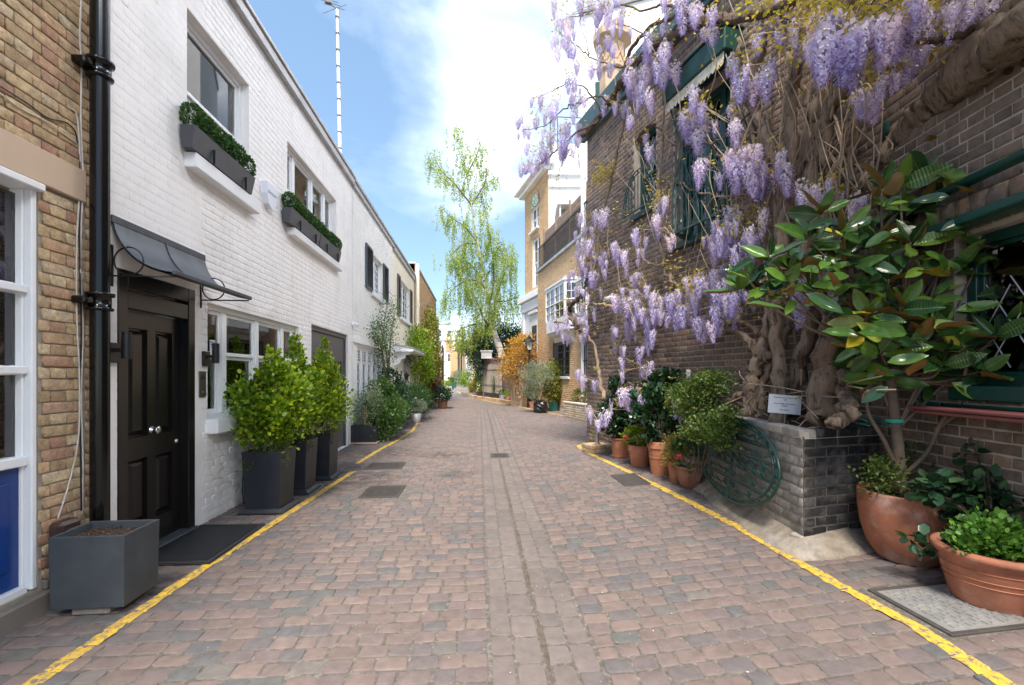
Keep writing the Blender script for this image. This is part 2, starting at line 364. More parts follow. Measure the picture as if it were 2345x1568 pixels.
# unit brick: x 0..1, z 0..1, front at y = -1 (scaled by relief)
def unit_bricks(n, c=.05, cz=.13):
    outl = []
    r = np.random.default_rng(3)
    for _ in range(n):
        a = np.array([(0, 0, 0), (1, 0, 0), (1, 0, 1), (0, 0, 1)], float)
        b = np.array([(0, -.6, 0), (1, -.6, 0), (1, -.6, 1), (0, -.6, 1)], float)
        d = np.array([(c, -1, cz), (1 - c, -1, cz), (1 - c, -1, 1 - cz), (c, -1, 1 - cz)], float)
        j = r.uniform(-1, 1, (4, 3)) * np.array([.02, 0, .07]); b += j; a += j
        d += r.uniform(-1, 1, (4, 3)) * np.array([.025, .28, .06]); outl.append(np.vstack([a, b, d]))
    F = []
    for k in (0, 4):
        for i in range(4): F.append((k + i, k + (i + 1) % 4, k + 4 + (i + 1) % 4, k + 4 + i))
    F.append((8, 9, 10, 11)); return outl, np.array(F)
UB, UBF = unit_bricks(6)
UBR, _ = unit_bricks(6, .035, .10)

def courses(x0, x1, z0, z1, holes, Lb=.215, Hb=.065, J=.010, bond='flemish', off=0.0):
    """brick rectangles (x0,x1,z0,z1) clipped to the openings"""
    out = []; z = z0; k = 0; hd = (Lb - J) / 2
    while z < z1 - .02:
        zt = min(z + Hb, z1); ivs = [(x0, x1)]
        for h in holes:
            if h[2] < zt - .012 and h[3] > z + .012:
                nv = []
                for a, b in ivs:
                    if h[1] <= a or h[0] >= b: nv.append((a, b)); continue
                    if h[0] - a > .02: nv.append((a, h[0]))
                    if b - h[1] > .02: nv.append((h[1], b))
                ivs = nv
        if bond == 'flemish': seq = [Lb, hd]; st = 0 if k % 2 == 0 else -(Lb + J) * .75
        elif bond == 'english': seq = [Lb] if k % 2 == 0 else [hd]; st = 0 if k % 2 == 0 else -(hd + J) * .5
        elif bond == 'header': seq = [hd]; st = 0 if k % 2 == 0 else -(hd + J) * .5
        else: seq = [Lb]; st = 0 if k % 2 == 0 else -(Lb + J) / 2
        x = x0 + st + off; q = 0
        while x < x1:
            w = seq[q % len(seq)]; q += 1
            for a, b in ivs:
                s, e = max(x, a), min(x + w, b)
                if e - s > .03: out.append((s, e, z, zt))
            x += w + J
        z += Hb + J; k += 1
    return out

def lay_bricks(rects, parent, F, mat, relief=.007, nparts=300, y=0.0, templ=None, name='brick', field='brick_field', mink=10):
    """the bricks that show largest become parts, the rest one joined part"""
    templ = templ or UB
    if not rects: return
    sc = []
    for i, r in enumerate(rects):
        w = F.w((r[0] + r[1]) / 2, y, (r[2] + r[3]) / 2); q = proj(w)
        vis = q is not None and -5 < q[0] < 1029 and -5 < q[1] < 690
        sc.append((q[2] if vis else 1e3, i))
    sc.sort(); sel = set(i for d, i in sc[:nparts] if d < 900)
    meshes = [np_mesh(name, T, UBF, mat) for T in templ] if sel else []
    Mi = WM[parent.name].inverted() @ F.M
    for i in sel:
        r = rects[i]; o = bpy.data.objects.new(name, meshes[i % len(meshes)])
        o.parent = parent
        o.matrix_local = Mi @ Matrix.Translation((r[0], y, r[2])) @ Matrix.Diagonal((r[1] - r[0], relief * random.uniform(.75, 1.25), r[3] - r[2], 1))
        COL.objects.link(o)
    rest = [r for i, r in enumerate(rects) if i not in sel]
    if rest:
        A = np.array(rest); n = len(A); ti = rng.integers(0, len(templ), n); T = np.array(templ)[ti]          # n,12,3
        rel = relief * rng.uniform(.75, 1.25, n)
        V = T * np.stack([A[:, 1] - A[:, 0], rel, A[:, 3] - A[:, 2]], 1)[:, None, :] + np.stack([A[:, 0], np.full(n, y), A[:, 2]], 1)[:, None, :]
        Fq = (UBF[None] + (np.arange(n) * 12)[:, None, None]).reshape(-1, 4)
        np_obj(field, np_mesh(field, V.reshape(-1, 3), Fq, mat), parent, F.M, kind='stuff')

# ------------------------------------------------------------------ windows
def window(parent, F, s0, s1, z0, z1, lights=(1,), rec=.09, fw=.05, mull=.06, bars=(0, 0), meet=None, mat='white', glass='glass', back='interior', name='window', sill=None, blind=False, gaps=None, bar_w=.018, diamond=0, label=None):
    """a framed window standing 'rec' behind the wall face; panes and sill are its parts"""
    m = MB(); y0, y1 = rec - .02, rec + .07
    m.box(s0, s0 + fw, y0, y1, z0, z1, b=.004); m.box(s1 - fw, s1, y0, y1, z0, z1, b=.004)
    m.box(s0 + fw, s1 - fw, y0, y1, z1 - fw, z1, b=.004); m.box(s0 + fw, s1 - fw, y0, y1, z0, z0 + fw, b=.004)
    tot = sum(lights); W = s1 - s0 - 2 * fw - mull * (len(lights) - 1); x = s0 + fw; panes = []
    for i, l in enumerate(lights):
        w = W * l / tot; a, b = x, x + w
        if i < len(lights) - 1: m.box(b, b + mull, y0 + .003, y1, z0 + fw, z1 - fw, b=.004)
        zz = [z0 + fw, z1 - fw] if meet is None else [z0 + fw, z0 + (z1 - z0) * meet, z1 - fw]
        for j in range(len(zz) - 1):
            c, d = zz[j], zz[j + 1]; yy = rec + (.030 if (j == 0 and meet) else .004); sw = .04 if meet else .028
            m.box(a, a + sw, yy, yy + .035, c, d, b=.003); m.box(b - sw, b, yy, yy + .035, c, d, b=.003)
            m.box(a + sw, b - sw, yy, yy + .035, c, c + sw, b=.003); m.box(a + sw, b - sw, yy, yy + .035, d - sw, d, b=.003)
            nx, nzz = bars
            for k in range(nx): xx = a + sw + (b - a - 2 * sw) * (k + 1) / (nx + 1); m.box(xx - bar_w / 2, xx + bar_w / 2, yy + .004, yy + .03, c + sw, d - sw)
            for k in range(nzz): q = c + sw + (d - c - 2 * sw) * (k + 1) / (nzz + 1); m.box(a + sw, b - sw, yy + .006, yy + .028, q - bar_w / 2, q + bar_w / 2)
            panes.append((a + sw, b - sw, c + sw, d - sw, yy + .016))
        x = b + mull
    wo = m.build(name, M[mat], parent, F, label=label)
    for a, b, c, d, yy in panes:
        p = MB().box(a, b, yy, yy + .004, c, d).build('pane', M[glass], wo, F)
        if diamond:
            lm = MB(); st = diamond
            n = int(((b - a) + (d - c)) / st) + 2
            for sg in (1, -1):
                for k in range(-n, n):
                    # lines z = c + 1.6*sg*(x-a) + k*st
                    pts = []
                    t0 = -1e9
                    for xx in np.linspace(a, b, 9):
                        zc = c + 1.7 * sg * (xx - a) + k * st * 1.7
                        if c <= zc <= d: pts.append((xx, yy - .004, zc))
                    if len(pts) >= 2: lm.tube([pts[0], pts[-1]], .0045, 4, caps=False)
            if lm.f: lm.build('lead_cames', M['coping'], wo, F)
    if blind:
        bl = MB(); z = z0 + fw
        while z < z1 - fw: bl.add([(s0 + fw, rec + .075, z), (s1 - fw, rec + .075, z), (s1 - fw, rec + .055, z + .05), (s0 + fw, rec + .055, z + .05)], [(0, 1, 2, 3)]); z += .058
        bl.build('blind', M['blind'], wo, F)
    MB().box(s0 - .02, s1 + .02, rec + .16, rec + .19, z0 - .02, z1 + .02).build('room_backing', M[back], wo, F)
    if sill: MB().box(s0 - sill[0], s1 + sill[1], -sill[2], rec, z0 - sill[3], z0 + .004, b=.008).build('sill', M[sill[4] if len(sill) > 4 else mat], wo, F)
    return wo

# ------------------------------------------------------------------ foliage
LEAF2 = (np.array([(0, 0, 0), (.30, .45, .06), (0, 1, 0), (-.30, .45, .06)], float), np.array([(0, 1, 2), (0, 2, 3)]))
LEAFN = (np.array([(0, 0, 0), (.12, .5, .03), (0, 1, 0), (-.12, .5, .03)], float), np.array([(0, 1, 2), (0, 2, 3)]))
LEAFR = (np.array([(0, 0, 0), (.34, .3, .08), (.34, .7, .08), (0, 1, 0), (-.34, .7, .08), (-.34, .3, .08)], float), np.array([(0, 1, 2), (0, 2, 3), (0, 3, 4), (0, 4, 5)]))
def orient(n, up):
    """rotation matrices whose columns are side, along (=n), normal"""
    n = n / np.linalg.norm(n, axis=1, keepdims=True)
    s = np.cross(n, up); ln = np.linalg.norm(s, axis=1, keepdims=True); s = np.where(ln > 1e-5, s / np.maximum(ln, 1e-5), np.array([[1., 0, 0]]))
    b = np.cross(s, n); return np.stack([s, n, b], 2)
def leaf_mesh(name, pts, dirs, size, mat, templ=LEAF2, colors=None, roll=.6):
    n = len(pts); T, Fc = templ
    up = np.array([[0, 0, 1.]]) + rng.normal(0, roll, (n, 3)); Rm = orient(dirs, up)
    sz = size * rng.uniform(.65, 1.3, n)
    V = np.einsum('nij,kj->nki', Rm, T) * sz[:, None, None] + pts[:, None, :]
    Fq = (Fc[None] + (np.arange(n) * len(T))[:, None, None]).reshape(-1, 3)
    return np_mesh(name, V.reshape(-1, 3), Fq, mat)
def blob_points(blobs, shell=.55, clump=0):
    """blobs: (cx,cy,cz,rx,ry,rz,n) -> points and outward directions"""
    Pn, D = [], []
    for (cx, cy, cz, rx, ry, rz, n) in blobs:
        if clump:
            m = max(3, int(n / clump)); dc = rng.normal(size=(m, 3)); dc /= np.linalg.norm(dc, axis=1, keepdims=True)
            rc = rng.uniform(shell, 1.0, (m, 1)); c = dc * rc
            idx = rng.integers(0, m, n); p = c[idx] + rng.normal(0, .17, (n, 3)); d = p / np.maximum(np.linalg.norm(p, axis=1, keepdims=True), .05)
        else:
            d = rng.normal(size=(n, 3)); d /= np.linalg.norm(d, axis=1, keepdims=True); p = d * (rng.uniform(shell ** 3, 1, (n, 1)) ** (1 / 3))
        Pn.append(p * np.array([rx, ry, rz]) + np.array([cx, cy, cz])); D.append(d / np.array([rx, ry, rz]))
    return np.vstack(Pn), np.vstack(D)
def foliage(parent, blobs, size, mat, name='foliage', templ=LEAF2, shell=.5, clump=26, updir=.6, rnd=.7, F=None, kind='stuff', label=None, roll=.6):
    p, d = blob_points(blobs, shell, clump); d = d / np.linalg.norm(d, axis=1, keepdims=True)
    d = d + np.array([[0, 0, updir]]) + rng.normal(0, rnd, d.shape)
    me = leaf_mesh(name, p, d, size, M[mat], templ, roll=roll)
    return np_obj(name, me, parent, F.M if F else None, kind=kind, label=label)

M['lf_laurel'] = mat_leaf('fresh_green_leaf', [(0, (.06, .14, .010)), (.35, (.13, .24, .015)), (.7, (.25, .36, .022)), (1, (.42, .48, .035))], .38, .4)
M['lf_herb'] = mat_leaf('herb_leaf', [(0, (.04, .12, .015)), (.5, (.09, .23, .03)), (1, (.17, .34, .05))], .5, .35)
M['lf_box'] = mat_leaf('box_leaf', [(0, (.018, .055, .014)), (.6, (.045, .12, .025)), (1, (.08, .19, .04))], .4, .25)
M['lf_ivy'] = mat_leaf('small_trailing_leaf', [(0, (.04, .08, .015)), (.6, (.10, .15, .03)), (1, (.20, .17, .07))], .5, .3)
M['lf_dark'] = mat_leaf('glossy_dark_leaf', [(0, (.010, .032, .014)), (.5, (.022, .065, .028)), (.9, (.05, .11, .05)), (1, (.08, .16, .06))], .22, .15, .6)
M['lf_mid'] = mat_leaf('mid_green_leaf', [(0, (.03, .08, .015)), (.5, (.07, .15, .03)), (1, (.13, .23, .05))], .45, .3)
M['lf_hedge'] = mat_leaf('small_hedge_leaf', [(0, (.03, .07, .012)), (.5, (.08, .14, .025)), (.85, (.15, .21, .04)), (1, (.25, .26, .06))], .45, .3)
M['lf_var'] = mat_leaf('variegated_leaf', [(0, (.10, .15, .10)), (.5, (.24, .31, .21)), (.8, (.45, .48, .33)), (1, (.10, .17, .08))], .5, .25)
M['lf_gold'] = mat_leaf('golden_green_leaf', [(0, (.10, .12, .015)), (.5, (.26, .27, .04)), (.8, (.43, .40, .10)), (1, (.12, .17, .03))], .5, .3)
M['lf_yellow'] = mat_leaf('cream_yellow_leaf', [(0, (.20, .22, .03)), (.4, (.42, .36, .08)), (.75, (.58, .42, .18)), (1, (.50, .24, .12))], .5, .3)
M['lf_orange'] = mat_leaf('orange_blossom', [(0, (.40, .21, .03)), (.5, (.60, .34, .06)), (1, (.72, .48, .14))], .6, .35)
M['lf_bronze'] = mat_leaf('bronze_young_leaf', [(0, (.25, .21, .04)), (.45, (.42, .35, .07)), (.75, (.52, .40, .12)), (1, (.50, .29, .12))], .5, .45)
M['lf_birch'] = mat_leaf('birch_leaf', [(0, (.17, .25, .04)), (.5, (.30, .40, .08)), (1, (.42, .50, .15))], .5, .5)
M['lf_conifer'] = mat_leaf('grey_green_leaf', [(0, (.05, .07, .03)), (.5, (.11, .13, .06)), (1, (.19, .19, .11))], .6, .3)
M['lf_bur'] = mat_leaf('burgundy_leaf', [(0, (.05, .014, .012)), (.6, (.11, .028, .02)), (1, (.17, .06, .03))], .5, .3)
M['lf_pink'] = mat_leaf('pink_petal', [(0, (.7, .06, .12)), (1, (.85, .15, .22))], .5, .3)
M['lf_red'] = mat_leaf('red_petal', [(0, (.5, .01, .015)), (1, (.7, .03, .03))], .5, .3)
M['lf_white'] = mat_leaf('white_petal', [(0, (.75, .75, .72)), (1, (.85, .85, .85))], .5, .3)
M['lf_grey'] = mat_leaf('silver_leaf', [(0, (.18, .22, .17)), (1, (.34, .38, .30))], .6, .3)

# ------------------------------------------------------------------ text
def text_obj(body, size, mat, parent, F, x, y, z, rotx=R(90), name='lettering', align='CENTER', ext=.0008, sx=1, space=1, extraM=None):
    c = bpy.data.curves.new(name, 'FONT'); c.body = body; c.size = size; c.extrude = ext; c.align_x = align; c.space_line = space
    to = bpy.data.objects.new('tmp_text', c); COL.objects.link(to)
    dg = bpy.context.evaluated_depsgraph_get(); me = bpy.data.meshes.new_from_object(to.evaluated_get(dg)); bpy.data.objects.remove(to)
    me.materials.clear(); me.materials.append(M[mat])
    o = bpy.data.objects.new(name, me)
    fr = Frame(0, 0, 0); fr.M = F.M @ Matrix.Translation((x, y, z)) @ (extraM or Matrix.Identity(4)) @ Matrix.Rotation(rotx, 4, 'X') @ Matrix.Diagonal((sx, 1, 1, 1))
    return place(o, parent, fr)
# ================================================================== GROUND, ROAD, SETTS
gm = mat_plain('earth', (.16, .14, .12), .95, .2, 2, .3)
g_ = MB().add([(-400, -60, -.12), (400, -60, -.12), (400, 900, -.12), (-400, 900, -.12)], [(0, 1, 2, 3)]).build('ground', gm, kind='structure')
# bedding of the paving, dished on the right
def road_mat():
    m, t, bs, _ = nodes('sandy_joint_bed')
    br = t.nodes.new('ShaderNodeTexBrick'); br.inputs['Scale'].default_value = 1.0; br.inputs['Brick Width'].default_value = .16; br.inputs['Row Height'].default_value = .13
    br.inputs['Mortar Size'].default_value = .008; br.inputs['Color1'].default_value = (.18, .15, .138, 1); br.inputs['Color2'].default_value = (.21, .178, .162, 1); br.inputs['Mortar'].default_value = (.14, .122, .105, 1)
    t.links.new(pos_node(t), br.inputs['Vector'])
    joint = ramp(t, noise(t, 26, 6, .7), [(.3, (.07, .06, .05)), (.5, (.125, .11, .095)), (.72, (.27, .24, .20))])
    sx = t.nodes.new('ShaderNodeSeparateXYZ'); t.links.new(pos_node(t), sx.inputs[0])
    mr = t.nodes.new('ShaderNodeMapRange'); mr.inputs[1].default_value = 27.5; mr.inputs[2].default_value = 29.5; t.links.new(sx.outputs['Y'], mr.inputs[0])
    t.links.new(mixc(t, mr.outputs[0], joint, br.outputs['Color']), bs.inputs['Base Color']); bs.inputs['Roughness'].default_value = .95
    bump(t, bs, noise(t, 90, 6, .7), .8, .006); return m
xs = [-9, -4, -2.742, -1.5, -.5, .05, .65] + [.65 + .4 * k for k in range(1, 9)] + [6, 9, 14]; ys = [-6, 0, 4, 8] + [8 + .5 * k for k in range(1, 11)] + [18, 30, 60, 120]
V = [(x, y, gz(x, y) + .0045) for y in ys for x in xs]; nxs = len(xs)
road = MB().add(V, [(j * nxs + i, j * nxs + i + 1, (j + 1) * nxs + i + 1, (j + 1) * nxs + i) for j in range(len(ys) - 1) for i in range(nxs - 1)]).build('road', road_mat(), kind='structure')

def sett_templates(n):
    r = np.random.default_rng(5); outl = []
    for _ in range(n):
        def rg(z, i, jt):
            k = .11 + r.uniform(-.06, .06, 8)
            q = np.array([(i, i + k[0]), (i + k[1], i), (1 - i - k[2], i), (1 - i, i + k[3]), (1 - i, 1 - i - k[4]), (1 - i - k[5], 1 - i), (i + k[6], 1 - i), (i, 1 - i - k[7])])
            return np.c_[q + r.uniform(-jt, jt, (8, 2)), np.full(8, z)]
        A = rg(-1.2, .0, .025); B = A.copy(); B[:, 2] = .35; C = A.copy(); ctr = np.array([.5, .5]); C[:, :2] = ctr + (C[:, :2] - ctr) * .95; C[:, 2] = .86 + r.uniform(-.08, .08, 8)
        D = A.copy(); D[:, :2] = ctr + (D[:, :2] - ctr) * .8; D[:, 2] = 1.0 + r.uniform(-.1, .1, 8)
        outl.append(np.vstack([A, B, C, D, [[.5, .5, 1.03]]]))
    F = []
    for k in range(3):
        for i in range(8): j = (i + 1) % 8; F.append((k * 8 + i, k * 8 + j, k * 8 + 8 + j, k * 8 + 8 + i))
    Fq = np.array(F); Ft = np.array([(24 + i, 24 + (i + 1) % 8, 32) for i in range(8)])
    return outl, Fq, Ft
ST, STQ, STT = sett_templates(10)
STF = np.vstack([np.c_[STT, STT[:, 0]][:, :3]])      # top fan
def sett_faces_tri():
    q = STQ; return np.vstack([q[:, [0, 1, 2]], q[:, [0, 2, 3]], STT])
STRI = sett_faces_tri()
M['sett'] = mat_rand('worn_stone_sett', [(0, (.158, .121, .107)), (.22, (.206, .156, .136)), (.45, (.184, .140, .126)), (.66, (.156, .125, .121)), (.84, (.136, .121, .119)), (.93, (.115, .115, .117)), (.96, (.12, .122, .113)), (1, (.176, .15, .135))], .75, .22, 16, .8, 60, stain=(.15, .125, .115), stain_amt=.45, stain_scale=2.0, spec=.35)
def damp(name):      # damp mossy patches by the planters and along the left house
    m = M[name]; t = m.node_tree; bs = t.nodes['Principled BSDF']; lk = bs.inputs['Base Color'].links[0]; src = lk.from_socket
    pz = pos_node(t); tot = None
    for (cx, cy, rx, ry) in ((-1.75, 6.7, .9, 1.1), (-1.9, 8.9, 1.0, 1.2), (-.7, 8.6, .6, .5), (-2.35, 3.3, .45, .5), (-.35, 6.9, .35, .3)):
        mpn = t.nodes.new('ShaderNodeMapping'); mpn.inputs['Location'].default_value = (-cx / rx, -cy / ry, 0); mpn.inputs['Scale'].default_value = (1 / rx, 1 / ry, 0); t.links.new(pz, mpn.inputs['Vector'])
        ln = t.nodes.new('ShaderNodeVectorMath'); ln.operation = 'LENGTH'; t.links.new(mpn.outputs[0], ln.inputs[0]); f = ramp(t, ln.outputs['Value'], [(.25, g(1)), (1.0, g(0))])
        tot = f if tot is None else mixc(t, 1.0, tot, f, 'LIGHTEN')
    nn = ramp(t, noise(t, 6, 8, .75), [(.42, g(0)), (.56, g(.8))]); f = mixc(t, 1.0, tot, nn, 'MULTIPLY'); t.links.new(mixc(t, f, src, (.045, .037, .032)), bs.inputs['Base Color'])
damp('sett')
M['block'] = mat_rand('gutter_block', [(0, (.155, .13, .12)), (.5, (.19, .158, .145)), (.8, (.168, .143, .13)), (1, (.142, .124, .118))], .7, .2, 12, .7, 50, stain=(.14, .115, .10), stain_amt=.3, stain_scale=2.5)

CH0, CH1 = .07, .63         # the drainage channel of larger blocks
def chx(y): return .035 * (y - 3) / 10 if y < 14 else .04
def row_tilt(x): return 0 if x < CH0 else -.05
ROWH = .115
covers = []     # areas kept free for manhole covers (x0,x1,y0,y1)
def covbox(pts):
    q = [gp(*p) for p in pts]; return (min(a[0] for a in q), max(a[0] for a in q), min(a[1] for a in q), max(a[1] for a in q))
COV_L1 = covbox([(822, 1140), (935, 1140), (948, 1113)]); COV_L1 = (COV_L1[0], COV_L1[1] - .12, COV_L1[2], COV_L1[3])
COV_L2 = covbox([(840, 1075), (918, 1075), (905, 1061), (850, 1061)])
COV_C = covbox([(1125, 1048), (1163, 1048), (1163, 1040), (1127, 1040)])
COV_R1 = covbox([(1435, 1112), (1492, 1110), (1425, 1089), (1398, 1090)])
COV_R2 = (2.47, 3.02, 2.20, 2.72)
covers = [COV_L1, COV_L2, COV_C, COV_R1, COV_R2]
def free(x0, x1, y0, y1):
    for c in covers:
        if x1 > c[0] and x0 < c[1] and y1 > c[2] and y0 < c[3]: return False
    return True
rects = []; chan = []
RY0, RY1 = .6, 28.6
y = RY0
while y < RY1:
    h = ROWH * (1 if y < 8 else 1.0)
    for (xa, xb) in ((-3.2 if y < 30 else -3.0, CH0 + chx(y) - .012), (CH1 + chx(y) + .012, 4.3 if y > 9 else 3.75)):
        x = xb if xb < .5 else xa
        sgn = -1 if xb < .5 else 1
        while (x > xa) if sgn < 0 else (x < xb):
            w = random.choice((.11, .13, .145, .155, .17)) * random.uniform(.92, 1.08)
            a, b = (x - w, x) if sgn < 0 else (x, x + w)
            yy = y + (0 if sgn < 0 else row_tilt(x) * 0 + (x - .6) * .045)
            jx = .010
            if free(a, b, yy, yy + h): jj = random.uniform(-.005, .005); rects.append((a + jx * random.uniform(.3, .8), b - jx * random.uniform(.3, .8), yy + .005 + jj, yy + h - .006 + random.uniform(-.006, .002) + min(jj, 0), 0))
            x += sgn * w
    y += h
bx = [CH0, CH0 + .125, CH0 + .275, CH0 + .305, CH0 + .43, CH1]
for ci, (a, b, ln) in enumerate(((bx[0], bx[1], .20), (bx[1], bx[2], .24), (bx[3], bx[4], .19), (bx[4], bx[5], .22))):
    y = RY0 + .05 * ci
    while y < RY1:
        l = ln * random.uniform(.75, 1.3)
        if free(a, b, y, y + l): rects.append((a + .005 + chx(y), b - .006 + chx(y), y + .006, y + l - .006, 1))
        y += l
def sett_obj_data(r): return (r[0], r[1], r[2], r[3], gz((r[0] + r[1]) / 2, r[2]), r[4])
order = []
for i, r in enumerate(rects):
    q = proj(((r[0] + r[1]) / 2, (r[2] + r[3]) / 2, 0))
    order.append((q[2] if q and -20 < q[0] < 1044 and q[1] < 700 else 999, i))
order.sort()
for kind_, mt in ((0, 'sett'), (1, 'block')):
    sel = [i for d, i in order if rects[i][4] == kind_ and d < 900][:(300 if kind_ == 0 else 130)]; sel_set = set(sel)
    ms = [np_mesh('sett', T, STRI, M[mt]) for T in ST]
    Wr = WM[road.name].inverted()
    def topz_(r, k): return .016 + (.0025 * math.sin(k * 12.9898) if k else 0)
    for k, i in enumerate(sel):
        r = rects[i]; o = bpy.data.objects.new('sett' if kind_ == 0 else 'gutter_block', ms[(i * 7) % 10]); o.parent = road
        zz = gz(r[0] if r[0] > .65 and r[2] < 10 else (r[0] + r[1]) / 2, r[2]) + random.uniform(-.003, .003) - (.001 if kind_ else 0)
        tilt = Matrix.Rotation(random.uniform(-.015, .015), 4, 'X') @ Matrix.Rotation(random.uniform(-.015, .015) - (.065 if r[0] > .65 and r[2] < 10 else 0), 4, 'Y')
        o.matrix_local = Matrix.Translation((r[0], r[2], zz)) @ tilt @ Matrix.Diagonal((r[1] - r[0], r[3] - r[2], .012, 1)); COL.objects.link(o)
    rest = [(r, i) for i, r in enumerate(rects) if r[4] == kind_ and i not in sel_set]
    A = np.array([r for r, _ in rest]); n = len(A); T = np.array(ST)[(np.array([i for _, i in rest]) * 7) % 10]
    V = T * np.stack([A[:, 1] - A[:, 0], A[:, 3] - A[:, 2], np.full(n, .012)], 1)[:, None, :]
    V[:, :, :2] += A[:, None, [0, 2]]
    zz = np.array([gz(r[0] if r[0] > .65 and r[2] < 10 else (r[0] + r[1]) / 2, r[2]) for r in A]) + rng.uniform(-.003, .003, n) - (.001 if kind_ else 0)
    V[:, :, 2] += zz[:, None]; sl = np.where((A[:, 0] > .65) & (A[:, 2] < 10), .065, 0); V[:, :, 2] += (V[:, :, 0] - A[:, None, 0]) * sl[:, None]
    Fq = (STRI[None] + (np.arange(n) * 33)[:, None, None]).reshape(-1, 3)
    np_obj('sett_field' if kind_ == 0 else 'gutter_block_field', np_mesh('sett_field', V.reshape(-1, 3), Fq, M[mt]), road, kind='stuff')

# yellow lines: a coat of paint that follows the stones and dips into the joints
rowidx = {}
for r in rects: rowidx.setdefault(int(r[2] / .1), []).append(r)
def stone_z(x, y):
    zg = gz(x, y); k = int(y / .1)
    for kk in (k, k - 1, k - 2, k - 3):
        for r in rowidx.get(kk, ()):
            if r[0] <= x <= r[1] and r[2] <= y <= r[3]:
                e = min(x - r[0], r[1] - x, y - r[2], r[3] - y)
                return zg + .0105 + min(e, .010) * .25
    return zg + .0055
def yellow_mat():
    m, t, bs, _ = nodes('worn_yellow_road_paint')
    c = mixc(t, ramp(t, noise(t, 5, 8, .75), [(.46, g(0)), (.66, g(.65))]), (.66, .42, .04), (.38, .26, .08))
    c = mixc(t, ramp(t, noise(t, 24, 6, .8), [(.51, g(0)), (.57, g(.95))]), c, (.17, .14, .125))
    t.links.new(c, bs.inputs['Base Color']); bs.inputs['Roughness'].default_value = .7; bump(t, bs, noise(t, 70, 6, .7), .5, .004); return m
M['yellow'] = yellow_mat()
def line(pts, w, lab, name='yellow_line'):
    q = [Vector(gp(*p)) for p in pts]; q = [Vector((a.x, a.y)) for a in q]
    # resample
    out_ = [q[0]]
    for a, b in zip(q, q[1:]):
        n = max(1, int((b - a).length / (.02 if a.y < 9 else .06))); out_ += [a.lerp(b, (i + 1) / n) for i in range(n)]
    for _ in range(12):
        out_ = [out_[0]] + [(out_[i - 1] + out_[i] * 2 + out_[i + 1]) / 4 for i in range(1, len(out_) - 1)] + [out_[-1]]
    nw = 8; V = []
    for i, p in enumerate(out_):
        t = (out_[min(i + 1, len(out_) - 1)] - out_[max(i - 1, 0)]).normalized(); nn = Vector((-t.y, t.x))
        e0 = .003 * math.sin(i * .37) + .002 * math.sin(i * .9 + 1) + random.uniform(-.0025, .0025); e1 = .003 * math.sin(i * .31 + 2) + .002 * math.sin(i * 1.1) + random.uniform(-.0025, .0025)
        for k in range(nw + 1):
            u = (k / nw - .5) * w + (e0 if k == 0 else e1 if k == nw else 0); x, y = p.x + nn.x * u, p.y + nn.y * u
            V.append((x, y, stone_z(x, y) + .0035))
    Fq = [(i * (nw + 1) + k, i * (nw + 1) + k + 1, (i + 1) * (nw + 1) + k + 1, (i + 1) * (nw + 1) + k) for i in range(len(out_) - 1) for k in range(nw)]
    m = MB(); m.add(V, Fq); return m.build(name, M['yellow'], road, kind='structure')
line([(-60, 1650), (82, 1568), (230, 1466), (400, 1349), (545, 1253), (680, 1166), (808, 1082)], .085, '')
line([(818, 1063), (870, 1031), (915, 1007), (945, 987), (957, 968)], .085, '')
line([(2420, 1640), (2290, 1568), (2100, 1440), (1910, 1338), (1700, 1215), (1560, 1142), (1450, 1087), (1360, 1045), (1325, 1024), (1330, 1019), (1352, 1018)], .085, '')
line([(1480, 992), (1400, 977), (1344, 966), (1290, 953), (1220, 938), (1170, 929), (1120, 920), (1080, 910), (1056, 902), (1046, 895)], .10, '')

m = MB(); yy_ = np.arange(.6, 20, .12)
for i, y in enumerate(yy_):
    w_ = .010 + .008 * math.sin(i * .9) + random.uniform(-.004, .006); cx_ = bx[2] + .015 + chx(y) + .004 * math.sin(i * .5); m.v += [(cx_ - w_, y, .0068), (cx_ + w_, y, .0068)]
m.f = [(2 * i, 2 * i + 1, 2 * i + 3, 2 * i + 2) for i in range(len(yy_) - 1)]; m.m = [0] * len(m.f)
m.build('gutter_gap', mat_plain('gutter_gap_brown', (.11, .088, .07), .9, .4, 20, .8, 60), road, kind='structure')  # dark brown strip laid along the gap between the middle channel blocks
